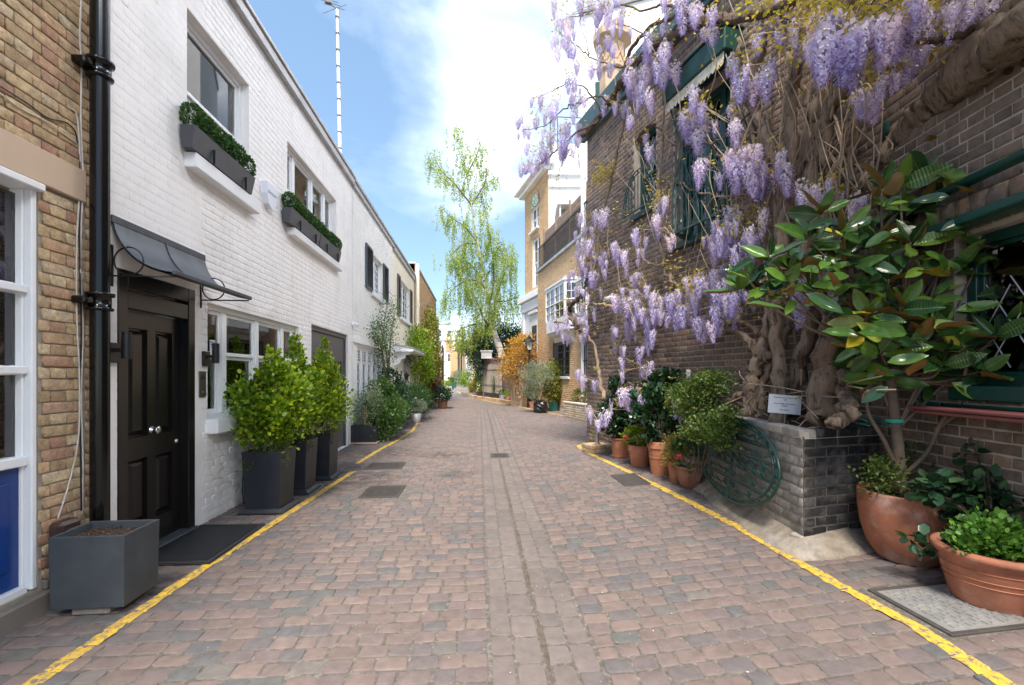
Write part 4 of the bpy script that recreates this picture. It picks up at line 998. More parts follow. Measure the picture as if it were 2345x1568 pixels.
# ================================================================== LEFT, FURTHER ON
sC0, sC1 = sB1 + .01, S(FL, 899)
Cb = thing('white_mews_house', 'white painted brick mews house with slate shutters, beyond the pale house', 'house', FL)
def wbox(F, x0, x1, ytop, ybot, off=0):    # opening measured: x0,x1 edges, ytop/ybot read at the left edge
    s0, zt = F.hit(x0, ytop, off); s1 = F.hit(x1, ytop, off)[0]; zb = F.hit(x0, ybot, off)[1]; return (s0, s1, zb, zt)
c1 = wbox(FL, 851, 875.6, 577, 668); c2 = wbox(FL, 818, 877, 792, 925)
panel(MB(), sC0, sC1, -.1, zTop - .03, [c1, c2], depth=.24).build('wall', M['whitewall2'], Cb, FL)
lay_bricks(courses(sC0, sC1, .03, zTop - .05, [c1, c2]), Cb, FL, M['whitewall2'], relief=.005, nparts=120)
MB().box(sC0, sC1, -.09, .3, zTop - .03, zTop + .05, b=.01).box(sC0, sC1, -.06, -.003, zTop - .14, zTop - .034).build('coping', M['coping'], Cb, FL)
MB().box(sC0, sC1, -.05, .3, zTop + .055, zTop + .11, b=.01).build('roof_edge', M['slate'], Cb, FL)
MB().box(sC0 + .05, sC1, -.06, -.002, c2[3] + .05, c2[3] + .15, b=.01).build('string_course', M['whitewall2'], Cb, FL)
window(Cb, FL, *c1, lights=(1, 1), rec=.09, fw=.05, mull=.05, bars=(1, 4), sill=(.08, .08, .08, .12))
window(Cb, FL, *c2, lights=(1, 1, 1, 1, 1), rec=.05, fw=.05, mull=.05, bars=(1, 3), meet=.72)
def shutter(parent, F, s0, s1, z0, z1, mt='shutter'):
    m = MB().box(s0, s0 + .045, -.05, -.012, z0, z1, b=.004).box(s1 - .045, s1, -.05, -.012, z0, z1, b=.004).box(s0 + .045, s1 - .045, -.05, -.012, z1 - .06, z1).box(s0 + .045, s1 - .045, -.05, -.012, z0, z0 + .06)
    o = m.build('shutter', M[mt], parent, F); l = MB(); z = z0 + .07
    while z < z1 - .08: l.add([(s0 + .045, -.046, z), (s1 - .045, -.046, z), (s1 - .045, -.02, z + .035), (s0 + .045, -.02, z + .035)], [(0, 1, 2, 3)]); z += .037
    l.box(s0 + .04, s1 - .04, -.016, -.010, z0 + .05, z1 - .05); l.build('slats', M[mt], o, F, kind='stuff'); return o
wsh = S(FL, 851) - S(FL, 836)
shutter(Cb, FL, c1[0] - wsh - .02, c1[0] - .02, c1[2] - .02, c1[3] + .04); shutter(Cb, FL, c1[1] + .02, c1[1] + .02 + wsh, c1[2] - .02, c1[3] + .04)
tagit(MB().tube([FL.w(sC0 + .06, -.012, .2), FL.w(sC0 + .06, -.012, 5.6)], .008, 6).build('wall_cable', M['white']), 'thin white cable down the joint between the pale and the white house', 'cable')
# cream house
sD0, sD1 = sC1 + .01, S(FL, 949)
Dh = thing('cream_mews_house', 'cream rendered mews house with a scrolled porch hood and grey shutters', 'house', FL)
d1 = wbox(FL, 915, 938, 636, 724); d2 = (sD0 + 1.9, sD0 + 3.4, .05, 2.3)
panel(MB(), sD0, sD1, -.1, zTop - .03, [d1, d2], depth=.24).build('wall', M['cream'], Dh, FL)
MB().box(sD0, sD1, -.10, .3, zTop - .03, zTop + .05, b=.01).box(sD0, sD1, -.06, -.003, zTop - .2, zTop - .034).build('coping', M['coping'], Dh, FL)
window(Dh, FL, *d1, lights=(1, 1), rec=.09, fw=.06, mull=.05, bars=(1, 4), sill=(.1, .1, .09, .12))
ws = .5; shutter(Dh, FL, d1[0] - ws - .02, d1[0] - .02, d1[2] - .02, d1[3] + .04, 'shutter2'); shutter(Dh, FL, d1[1] + .02, d1[1] + ws + .02, d1[2] - .02, d1[3] + .04, 'shutter2')
window(Dh, FL, *d2, lights=(1, 1), rec=.09, fw=.07, mull=.05, bars=(1, 5), name='glazed_door')
zp = H(FL, 905, 790, .5)[1]; p0, p1 = sD0 + .1, sD0 + 3.6
pm = MB().prism([(0, zp + .16), (-.62, zp + .06), (-.66, zp), (-.60, zp - .05), (0, zp - .05)], 'x', p0, p1); pm.build('porch_hood', M['white'], Dh, FL)
MB().prism([(0, zp + .20), (-.66, zp + .085), (-.66, zp + .062), (0, zp + .165)], 'x', p0 - .03, p1 + .03).build('hood_leadwork', M['coping'], Dh, FL)
for sx in (p0 + .15, p1 - .25):
    sc_ = [(-.002, zp - .052), (-.5, zp - .052), (-.52, zp - .12), (-.38, zp - .16), (-.36, zp - .26), (-.22, zp - .30), (-.18, zp - .42), (-.08, zp - .48), (-.002, zp - .62)]
    MB().prism(sc_, 'x', sx, sx + .10).build('scroll_bracket', M['white'], Dh, FL)
lt = thing('wall_lantern', 'small black wall lantern beside the glazed door of the cream house', 'lantern', Frame(*FL.w(sD0 + 1.55, 0, 0)[:2], R(90), H(FL, 912, 862, .15)[1]))
MB().tube([(0, 0, .12), (0, -.1, .2), (0, -.2, .16)], .012, 6).box(-.04, .04, -.03, -.002, .05, .2).build('arm', M['blackm'], lt); MB().lathe([(0, .16), (.05, .12), (.10, .06), (.085, .05), (.06, -.14), (0, -.15)], 8, (0, -.2, 0)).build('lamp_head', M['blackm'], lt)
# brown brick house
sE0, sE1 = sD1 + .05, 30.0
E = thing('brown_brick_house', 'brown stock brick mews house half hidden by golden creeper, left row', 'house', FL)
e1 = wbox(FL, 957, 963, 745, 792); e2 = (e1[1] + 1.2, e1[1] + 2.3, e1[2] - .35, e1[3] - .05); zE = 6.35
panel(MB(), sE0, sE1, -.1, zE, [e1, e2], depth=.3).build('wall', M['mortar'], E, FL)
lay_bricks(courses(sE0, sE1, 2.4, zE - .02, [e1, e2]), E, FL, M['tanbrick'], relief=.008, nparts=0)
MB().box(sE0, sE1, -.06, .3, zE, zE + .08).build('coping', M['coping'], E, FL); MB().box(sE1 - .45, sE1, -.01, .3, 2.4, zE - .01).build('end_pier', M['darkbrick'], E, FL)
MB().box(sE0, sE0 + .02, .0, 3, 0, zE).build('side_wall', M['tanbrick'], E, FL)
window(E, FL, *e1, rec=.1, meet=.5); window(E, FL, *e2, rec=.1, meet=.5, sill=(.05, .05, .06, .1))
bs_ = thing('window_basket', 'black iron window basket on the brown brick house', 'window basket', FL)
for i in range(12): q = sE0 + .2 + i * .14; MB().tube([(q, -.25, e1[2] - .55), (q, -.30, e1[2] - .25), (q, -.25, e1[2] + .0)], .012, 5).build('bar', M['blackm'], bs_)
MB().box(sE0 + .15, sE0 + 1.8, -.27, 0, e1[2] - .58, e1[2] - .55).box(sE0 + .15, sE0 + 1.8, -.27, -.24, e1[2] - .01, e1[2] + .02).build('rail', M['blackm'], bs_)
pw = thing('drain_pipe', 'tall cream downpipe rising above the roof between the cream and brown houses', 'pipe', Frame(*FL.w(sD1 - .05, -.14, 0)[:2], R(90)))
MB().tube([(0, 0, 0), (0, 0, H(FL, 952, 597, .14)[1])], .085, 14).build('pipe', M['cream'], pw)
for zc in (2.4, 4.5): MB().tube([(0, 0, zc), (0, 0, zc + .12)], .105, 14).build('collar', M['cream'], pw)

# ---- planting along the left wall
def lx(Y_, off): return (-2.742 + off, Y_)
def pot_plant(name, lab, cat, loc, pot=None, blobs=(), leafm='lf_mid', size=.05, templ=LEAF2, group=None, potm='terra', stems=0, stemh=.5, extra=None, shell=.5, clump=24, updir=.6, zoff=None):
    t = thing(name, lab, cat, loc=loc, group=group)
    if pot: pot(t)
    if stems:
        m = MB()
        for k in range(stems):
            a = random.uniform(0, 6.28); rr = random.uniform(.02, .14); m.tube([(0, 0, .2), (rr * .5 * math.cos(a), rr * .5 * math.sin(a), stemh * .6), (rr * math.cos(a), rr * math.sin(a), stemh)], [.012, .009, .005], 5)
        m.build('stem', M['twig'], t)
    if blobs: foliage(t, blobs, size, leafm, 'foliage', templ, shell, clump, updir)
    if extra: extra(t)
    return t
def lead_trough(t):
    o = open_box(.27, .14, .36, .02, .0).build('trough', M['planter'], t)
    for k in range(4): MB().box(-.23 + k * .12, -.13 + k * .12, -.147, -.139, .08, .28, b=.004).build('panel_relief', M['planter'], t)
    MB().box(-.3, .3, -.17, .17, -.03, 0).build('base_slab', M['stone'], t)
q = gp(838, 1018)
pot_plant('trough_planter', 'dark patterned trough with a silvery variegated shrub beside the white garage post', 'planter', (q[0] - .05, q[1] + .12, .05), lead_trough, [(0, .15, .75, .38, .42, .40, 2600), (.0, -.02, .52, .32, .22, .2, 700), (.1, .1, 1.12, .2, .2, .22, 500)], 'lf_var', .032, stems=4, stemh=.8)
pot_plant('shrub', 'broad mid green shrub spilling onto the setts below the small paned window', 'shrub', (-2.25, 10.9, .02), None, [(0, .2, .62, .50, .8, .42, 3800), (0.05, -.3, .35, .42, .5, .33, 1700), (-.1, .3, 1.12, .3, .5, .3, 1400)], 'lf_mid', .07)
pot_plant('shrub', 'dark leafy shrub with pale new tips under the porch hood', 'shrub', (-2.35, 12.9, .02), None, [(0, 0, .7, .5, .9, .55, 3200), (0, .8, .6, .4, .7, .5, 1800), (-.1, .2, 1.35, .3, .5, .35, 1100)], 'lf_dark', .07)
pot_plant('shrub', 'feathery green rosemary bush leaning over the pots left of the road', 'shrub', (-2.15, 15.3, .02), None, [(0, 0, .75, .5, .8, .55, 3200), (.1, .6, .5, .5, .7, .45, 2200)], 'lf_box', .09, LEAFN, updir=1.4)
pot_plant('shrub', 'silvery lavender clump in a grey pot left of the road', 'shrub', (-1.95, 14.6, .02), lambda t: MB().lathe([(.12, 0), (.17, .28), (.15, .28), (.13, .22), (0, .22)], 16).build('pot', M['coping'], t, smooth=True), [(0, 0, .5, .28, .3, .22, 900)], 'lf_grey', .07, LEAFN, updir=1.2)
pot_plant('shrub', 'burgundy leaved shrub below the golden creeper', 'shrub', (-2.25, 21.6, .02), None, [(0, 0, .9, .42, 1.1, .8, 2600)], 'lf_bur', .09)
pot_plant('shrub', 'dark green bush leaning into the road beyond the burgundy shrub', 'shrub', (-1.6, 20.8, .02), lambda t: MB().lathe([(.18, 0), (.25, .4), (.22, .4), (0, .34)], 16).build('pot', M['terra3'], t, smooth=True), [(0, 0, .62, .42, .6, .32, 1500)], 'lf_dark', .09)
gc = pot_plant('climbing_plant', 'golden green creeper covering the brown brick house front', 'climbing plant', (-2.6, 24.6, .0), None, [(0, 0, 3.0, .4, 3.2, 1.5, 6500), (.0, 1.2, 4.3, .3, 2.2, .9, 3300), (.1, -2.2, 2.3, .45, 1.8, 1.2, 3300), (.1, 1.2, 1.6, .45, 2.8, 1.4, 4200)], 'lf_gold', .12, stems=6, stemh=3)
pot_plant('climbing_plant', 'fresh green climber above the porch hood of the cream house', 'climbing plant', (-2.45, 19.0, 0), None, [(0, 0, 2.5, .5, 1.8, .9, 3200), (.1, 1, 1.8, .5, 1.4, .8, 2000)], 'lf_laurel', .10, stems=5, stemh=2.4)
# slender climber between the windows
t = thing('climbing_plant', 'tall slender leafy climber between the small paned window and the porch', 'climbing plant', loc=(-2.6, 13.6, 0)); m = MB()
strands = [[(885, 960), (882, 870), (876, 800), (880, 740), (888, 690)], [(885, 940), (888, 850), (880, 780), (864, 735)], [(887, 900), (893, 800), (900, 740), (908, 700)], [(884, 860), (872, 790), (858, 765)]]
lp, ld = [], []
for stn in strands:
    qq = []
    for X, Y in stn: s, z = H(FL, X, Y, .18); qq.append(Vector(FL.w(s, -.18, z)) - Vector((-2.6, 13.6, 0)))
    qq = smooth_path(qq, 8); m.tube(qq, np.linspace(.03, .008, len(qq)), 6)
    for i, a in enumerate(qq):
        if i < len(qq) * .25: continue
        for _ in range(38): lp.append(a + Vector((random.gauss(0, .13), random.gauss(0, .26), random.gauss(0, .17)))); ld.append((random.gauss(0, 1), random.gauss(0, 1), random.gauss(-.2, .8)))
m.build('stem', M['bark'], t, WORLD if False else None, smooth=True)
np_obj('foliage', leaf_mesh('foliage', np.array(lp), np.array(ld), .055, M['lf_mid']), t, kind='stuff')
# trellis panel beside it
t = thing('trellis', 'small brown lattice trellis under the shuttered window', 'trellis', FL); s0, z0 = H(FL, 853, 800); s1 = S(FL, 872); zt = H(FL, 853, 765)[1]
m = MB(); nn = 9
for k in range(-nn, nn):
    for sg in (1, -1):
        pts_ = [(s0 + xx, -.03, z0 + (zt - z0) * 0 + sg * xx * 1.0 + k * .18 + .3) for xx in np.linspace(0, s1 - s0, 14)]; pts_ = [p for p in pts_ if z0 <= p[2] <= zt]
        if len(pts_) > 1: m.tube([pts_[0], pts_[-1]], .008, 4)
m.build('lattice', M['wood'], t, FL)
bg_ = lump((0, 0, .2), .2, .22, .2, seed=9); o = bg_.build('rubbish_bag', mat_plain('blue_grey_bag', (.09, .12, .17), .35, .2, 10, .4), smooth=True); o.location = (-1.75, 21.6, .62); tagit(o, 'blue grey rubbish bag on the pots left of the road', 'bag')

# ================================================================== FAR END OF THE MEWS
def simple_house(name, lab, a, b, h, mat, wins=(), depth=6, cat='house', roof='slate', side=None, winm='white', grp=None, glass='darkglass'):
    """a, b: world (x,y) ends of the front seen left to right"""
    F = Frame.from2(a, b); Lw = math.hypot(b[0] - a[0], b[1] - a[1]); t = thing(name, lab, cat, F, group=grp)
    hs = [w for w in wins]
    m = panel(MB(), 0, Lw, -.1, h, hs, depth=.3); m.box(0, Lw, .31, depth, -.1, h); m.build('wall', M[mat], t, F)
    MB().box(-.05, Lw + .05, -.08, depth, h, h + .18).build('coping', M[roof], t, F)
    for w in hs:
        window(t, F, *w, rec=.12, fw=.06, meet=.5, mat=winm, glass=glass, back='interiord', bars=(1, 0), sill=(.05, .05, .06, .08))
    return t, F, Lw
def rows(n, L_, w, z0, z1, m0=.6):
    st = (L_ - 2 * m0 - w) / max(n - 1, 1); return [(m0 + i * st, m0 + i * st + w, z0, z1) for i in range(n)]
t, F, Lw = simple_house('mews_terrace', 'far brown brick terrace with black pipes at the left bend of the mews', CW(-9.3, 60), CW(-11.2, 74), 5.2, 'tanbrick', rows(4, 14, 1.0, 3.2, 4.6) + rows(3, 14, 1.2, .3, 2.3, 1.5))
for s_ in (3.2, 7.5, 11): MB().tube([(s_, -.1, 0), (s_, -.1, 5.8)], .09, 8).build('drain_pipe', M['blackm'], t, F)
MB().box(0, Lw, -.04, -.002, .0, 2.5).build('white_ground_floor', M['stucco'], t, F) if False else None
t, F, Lw = simple_house('mews_end_house', 'far brown brick end house projecting into the mews bend', CW(-10.2, 75), CW(-9.05, 75), 5.6, 'tanbrick', [], 1.0)
t2, F2, Lw2 = simple_house('mews_terrace', 'farthest brown brick terrace side with a tall window and chimney', CW(-9.0, 75.2), CW(-9.9, 97), 5.6, 'tanbrick', [(3, 4.4, 2.8, 4.8), (9, 10.4, 2.8, 4.8), (15, 16.4, 2.8, 4.8), (5, 7.5, .1, 2.4), (12, 14.5, .1, 2.4)], 1.0)
for s_ in (1.5, 7.5): MB().tube([(s_, -.1, 0), (s_, -.1, 6.2)], .13, 8).build('drain_pipe', M['blackm'], t2, F2)
simple_house('mews_cottage', 'small white cottage closing the far end of the mews', CW(-9.9, 98), CW(-7.4, 112), 6.0, 'stucco', rows(3, 13, 1.6, 3.4, 5) + rows(3, 13, 1.8, .4, 2.4), 3)
for (X, y0, y1, d, lab) in ((1028.6, 768, 803, 68, 'tall brick chimney stack above the far terrace'), (1048.5, 778, 806, 78, 'second tall brick chimney stack right of the first, far end')):
    p = P(X, y1, d); pz = P(X, y0, d)[2]; t = thing('chimney', lab, 'chimney', loc=(p[0], p[1], p[2] - .3))
    MB().box(-.55, .55, -.35, .35, 0, pz - p[2] - .6).build('stack', M['stockbrick'], t); MB().box(-.65, .65, -.45, .45, pz - p[2] - .6, pz - p[2] - .35).build('cap', M['stockbrick'], t)
    for k in (-.3, .3): MB().lathe([(.17, 0), (.14, .8), (.0, .8)], 10, (k, 0, pz - p[2] - .35)).build('chimney_pot', M['stonechim'], t)
t, F, Lw = simple_house('tall_white_terrace', 'tall white stucco terrace rising behind the far roofs', CW(-23, 138), CW(-15, 140), 17.0, 'stucco', rows(3, 8, 1.1, 13.3, 15.4) + rows(3, 8, 1.1, 9.6, 12.0) + rows(3, 8, 1.1, 5.8, 8.2), 12)
MB().box(-.3, Lw + .3, -.5, .3, 12.5, 12.9).build('cornice', M['stucco'], t, F)
t, F, Lw = simple_house('tall_white_terrace', 'lower white stucco block right of the tallest far white terrace', CW(-14.9, 141), CW(-4.5, 141), 12.2, 'stucco', rows(4, 10.4, 1.1, 8.6, 10.8) + rows(4, 10.4, 1.1, 4.6, 7.0), 10)
MB().box(-.3, Lw + .3, -.4, .3, 11.3, 11.6).build('cornice', M['stucco'], t, F); MB().box(1.5, 4.5, 2, 4, 12.2, 14.3).build('chimney', M['stockbrick'], t, F)
simple_house('distant_house', 'distant brown house roof seen between the dark tree and white building', CW(15, 110), CW(22, 112), 10.5, 'tanbrick', rows(3, 7, 1, 6.5, 8.4), 6)
# street lamp far left, bench-high pots
def lantern_post(X, Yb, Yt, d, lab, head=None):
    b_ = P(X, Yb, d); tp = P(X, Yt, d); h = tp[2]; t = thing('street_lamp', lab, 'street lamp', loc=(b_[0], b_[1], 0), group=None); s = head or .34
    MB().lathe([(.11, 0), (.11, .5), (.07, .55), (.05, .9), (.04, h - s * 2.4), (.06, h - s * 2.35), (.03, h - s * 2.2)], 12).tube([(-.3, 0, h - s * 2.7), (.3, 0, h - s * 2.7)], .015, 6).build('post', M['blackm'], t)
    z0 = h - s * 2.2; m = MB()
    for k in range(4):
        a = math.pi / 4 + k * math.pi / 2; c_, s__ = math.cos(a), math.sin(a); m.tube([(c_ * s * .36, s__ * s * .36, z0), (c_ * s * .68, s__ * s * .68, z0 + s * 1.05)], .016, 5)
    m.lathe([(s * .36, 0), (s * .2, -.04), (0, -.04)], 4, (0, 0, z0)); m.lathe([(s * .86, 0), (s * .80, .05), (s * .42, s * .38), (s * .3, s * .42), (s * .3, s * .55), (s * .14, s * .66), (s * .10, s * .8), (0, s * 1.0)], 8, (0, 0, z0 + s * 1.05)); m.build('lantern_frame', M['blackm'], t)
    m = MB(); a0 = [(math.cos(math.pi / 4 + k * math.pi / 2), math.sin(math.pi / 4 + k * math.pi / 2)) for k in range(4)]
    v = [(c_ * s * .35, s__ * s * .35, z0) for c_, s__ in a0] + [(c_ * s * .66, s__ * s * .66, z0 + s * 1.04) for c_, s__ in a0]
    m.add(v, [(k, (k + 1) % 4, 4 + (k + 1) % 4, 4 + k) for k in range(4)]).build('lantern_glass', M['lampglass'], t); return t
lantern_post(1012, 890, 800, 52, 'distant black street lamp left of the road against the far terrace')
pot_plant('hedge_box', 'small clipped hedge in a pale box, left of the far road', 'hedge', (*P(1017, 895, 43)[:2], 0), lambda t: MB().box(-.7, .7, -.4, .4, 0, .5).build('box', M['stone'], t), [(0, 0, .75, .7, .4, .3, 900)], 'lf_laurel', .1)
for X, d, lab in ((1031, 50, 'dark tub with a low plant left of the far road'), (1037, 56, 'teal tub beside the dark one, left of the far road')):
    p = P(X, 890, d); pot_plant('plant_tub', lab, 'plant pot', (p[0], p[1], 0), lambda t: MB().lathe([(.4, 0), (.5, .75), (.42, .75), (0, .6)], 12).build('tub', M['glazed'], t), [(0, 0, 1.0, .5, .5, .35, 500)], 'lf_mid', .12)
for X, Yc, d, rx, rz, lm, lab in ((1046, 866, 68, .9, 1.3, 'lf_grey', 'silvery bush at the foot of the projecting far house'), (1054, 864, 74, 1.0, 1.5, 'lf_mid', 'green bush right of the silvery one, far end of the mews'), (1069, 869, 46, .72, .85, 'lf_laurel', 'rounded green bush at the right edge of the road bend'), (1095, 880, 37, .58, .95, 'lf_gold', 'bamboo-like yellow green shrub before the reed screen'), (1081, 888, 40, .3, .5, 'lf_yellow', 'small reddish yellow plant between the two shrubs at the bend')):
    p = P(X, Yc, d); pot_plant('shrub', lab, 'shrub', (p[0], p[1], 0), None, [(0, 0, p[2], rx, rx, rz, 2000)], lm, .12)
# ================================================================== RIGHT SIDE
cA, cB = CW(1.556, 9.40), CW(3.096, 4.445)
FW = Frame.from2(cA, cB)                 # main soot-dark wall, x runs towards the camera
LW = math.hypot(cB[0] - cA[0], cB[1] - cA[1])
nB = CW(3.096 - .049 * 4.4, .05)
FN = Frame.from2(cB, nB)                 # its nearer leg
LN = math.hypot(nB[0] - cB[0], nB[1] - cB[1])
DB = thing('dark_brick_house', 'soot darkened brick house covered in wisteria, with green painted windows', 'house', FW)
zP = FW.hit(1341, 318)[1]                # underside of the parapet band
print('right wall', LW, LN, 'parapet', zP)
w1 = (FW.hit(1452, 400)[0], FW.hit(1503, 400)[0], FW.hit(1452, 497)[1], FW.hit(1478, 290)[1])
w2 = (FW.hit(1545, 400)[0], FW.hit(1672, 300)[0], FW.hit(1565, 556)[1], FW.hit(1560, 250)[1])
print('w1', w1, 'w2', w2)
panel(MB(), 0, LW, -.1, zP, [w1, w2], depth=.34).build('wall', M['mortar_dark'], DB, FW)
lay_bricks(courses(0, LW, .02, zP, [w1, w2], bond='flemish', Hb=.062, J=.014), DB, FW, M['darkbrick'], relief=.006, nparts=240, templ=UBR)
z_n = 3.05
nw_ = (FN.hit(2185, 800)[0], LN - .3, FN.hit(2190, 885)[1], 2.42)
print('near window', nw_)
panel(MB(), 0, LN, -.1, 7.0, [nw_], depth=.5).build('wall', M['mortar_dark'], DB, FN)
lay_bricks(courses(0.0, LN, .02, 7.0, [nw_], bond='flemish', Hb=.062, J=.014), DB, FN, M['darkbrick'], relief=.007, nparts=200, templ=UBR)
MB().box(0, .01, .0, 4, 0, zP + .3).build('end_wall', M['darkbrick'], DB, FW)
MB().box(-.16, LW + .05, -.16, .4, zP, zP + .36, b=.02).box(-.10, LW, -.10, -.01, zP - .10, zP - .002, b=.01).build('parapet_band', mat_plain('slate_blue_paint', (.055, .095, .10), .45, .2, 6, .15), DB, FW)
# brick corbel band and pipe over the near window
MB().box(nw_[0] - .25, LN, -.16, 0, 2.46, 2.52, b=.01).build('window_hood', M['green'], DB, FN)
lay_bricks([(a, b, c, d) for a, b, c, d in courses(nw_[0] - .25, LN, 2.53, 2.67, [], bond='header', Hb=.13)], DB, FN, M['darkbrick'], relief=.05, nparts=30, y=-.02, name='arch_brick', field='arch_brick_field')
pp_ = thing('wall_pipe', 'dark green pipe sloping along the wall above the shaded lower window', 'pipe', FN)
MB().tube([(.55, -.12, 2.70), (LN, -.12, 2.80)], .035, 12).build('pipe', M['green'], pp_, smooth=True)
for q in (1.0, 2.0): MB().box(q - .02, q + .02, -.15, 0, 2.66, 2.82).build('bracket', M['green'], pp_)

# leaded windows
window(DB, FW, *w1, lights=(1,), rec=.14, fw=.06, meet=.46, mat='green', glass='darkglass', back='interiord', diamond=.11, sill=(.03, .05, .06, .09))
MB().prism([(w1[0] - .02, w1[3] - .10), (w1[0] + (w1[1] - w1[0]) * .25, w1[3] - .03), ((w1[0] + w1[1]) / 2, w1[3] - .005), (w1[0] + (w1[1] - w1[0]) * .75, w1[3] - .03), (w1[1] + .02, w1[3] - .10), (w1[1] + .02, w1[3] + .02), (w1[0] - .02, w1[3] + .02)], 'y', .01, .12).build('arch_head', M['darkbrick'], DB, FW)
window(DB, FW, *w2, lights=(1, 1.3, 1.3, 1), rec=.16, fw=.09, mull=.08, meet=.40, mat='green', glass='darkglass', back='interiord', diamond=.13, sill=(.08, .05, .10, .09))
cu = MB(); 
for i in range(9): cu.tube([(w2[0] + .55 + i * .04, .27, w2[2] + .1), (w2[0] + .50 + i * .05, .27, w2[3] - .2)], .022, 6)
cu.build('curtain', M['blind'], DB, FW)
window(DB, FN, *nw_, lights=(1, 1), rec=.10, fw=.07, mull=.06, mat='green', glass='darkglass', back='interior', diamond=.17, name='lattice_window')
MB().box(nw_[0] - .0, LN, -.05, .10, nw_[2] - .09, nw_[2] + .006, b=.01).build('window_apron', M['green'], DB, FN)
zs_ = nw_[2] - .14
MB().box(nw_[0] - .14, LN, -.20, .02, zs_ - .022, zs_, b=.006).box(nw_[0] - .12, LN, -.185, .02, zs_ - .05, zs_ - .026, b=.006).build('red_sill', M['redpaint'], DB, FN)
# green guard grilles -------------------------------------------------
def scroll(m, cx, y, cz, r, tr=.006, turns=1.6, sg=1, plane='xz'):
    pts_ = []
    for i in range(14):
        a = turns * 2 * math.pi * i / 13; rr = r * (1 - .75 * i / 13); pts_.append((cx + sg * rr * math.cos(a), y, cz + rr * math.sin(a)))
    m.tube(pts_, tr, 5)
# big window guard: arch topped balconet
ga = thing('window_guard', 'large green wrought iron arched guard in front of the wide leaded window', 'window guard', FW)
g0, g1_ = FW.hit(1541, 500, .28)[0], FW.hit(1668, 450, .28)[0]; gz0 = FW.hit(1545, 538, .28)[1]; gh = 1.12; gw_ = g1_ - g0
m = MB().box(g0, g1_, -.30, -.27, gz0, gz0 + .03).box(g0, g0 + .03, -.27, 0, gz0, gz0 + .03).box(g1_ - .03, g1_, -.27, 0, gz0, gz0 + .03).box(g0, g0 + .02, -.27, 0, gz0 + gh * .62, gz0 + gh * .62 + .02); m.build('frame_rail', M['green'], ga, FW)
def arch_z(u): return gh * (.55 + .45 * math.sin(math.pi * min(max(u, 0), 1)) ** .6)
for off in (0, .06): MB().tube([(g0 + gw_ * u, -.285, gz0 + arch_z(u) - off) for u in np.linspace(0, 1, 30)], .010, 6).build('arch_rail', M['green'], ga, FW)
for i in range(15):
    u = i / 14; x = g0 + gw_ * u; zt = gz0 + arch_z(u) - (.06 if 0 < i < 14 else -.05)
    if i % 3 == 1:
        MB().tube([(x + .014 * math.sin(k * 1.3), -.285, gz0 + (zt - gz0) * k / 10) for k in range(11)], .009, 5).build('bar', M['green'], ga, FW)
    else: MB().tube([(x, -.285, gz0), (x, -.285, zt)], .009, 6).build('bar', M['green'], ga, FW)
for k in range(3): MB().tube([(g0, -.27 + .09 * (k + 1) - .02, gz0), (g0, -.27 + .09 * (k + 1) - .02, gz0 + gh * .7)], .008, 5).build('bar', M['green'], ga, FW)
sc_m = MB()
for cx, cz in ((.35, .3), (.42, .3), (.35, .55), (.42, .55), (.15, .12), (.85, .12), (.25, .75), (.6, .85), (.12, .4), (.7, .35), (.77, .55)): scroll(sc_m, g0 + gw_ * cx, -.287, gz0 + gh * cz, .045, .006, sg=1 if cx < .4 else -1)
sc_m.build('scrollwork', M['green'], ga, FW, kind='stuff')
for s_ in (g0 + .05, g1_ - .1): MB().prism([(0, gz0), (-.26, gz0), (-.20, gz0 - .05), (-.08, gz0 - .07), (0, gz0 - .18)], 'x', s_, s_ + .04).build('bracket', M['green'], ga, FW)
# half-round basket under the narrow window
gb = thing('window_guard', 'fan shaped green iron guard below the narrow leaded window', 'window guard', FW)
b0, b1 = FW.hit(1426, 450, .2)[0], FW.hit(1500, 430, .2)[0]; bz0 = FW.hit(1428, 498, .2)[1]; bw_ = b1 - b0; bh = .62
for rr in (0, .06): MB().tube([(b0 + bw_ / 2 - (bw_ / 2 - rr) * math.cos(a), -.2, bz0 + (bh - rr) * math.sin(a)) for a in np.linspace(0, math.pi, 24)], .010, 6).build('arch_rail', M['green'], gb, FW)
MB().box(b0, b1, -.215, -.19, bz0 - .02, bz0).build('bottom_rail', M['green'], gb, FW)
for i in range(1, 10):
    u = i / 10; MB().tube([(b0 + bw_ * u, -.2, bz0), (b0 + bw_ * u, -.2, bz0 + (bh - .06) * math.sin(math.acos(1 - 2 * u)))], .007, 5).build('bar', M['green'], gb, FW)
sm = MB()
for a in np.linspace(.25, math.pi - .25, 9): scroll(sm, b0 + bw_ / 2 - (bw_ / 2 - .03) * math.cos(a), -.2, bz0 + (bh - .03) * math.sin(a), .024, .005)
sm.build('scrollwork', M['green'], gb, FW, kind='stuff')

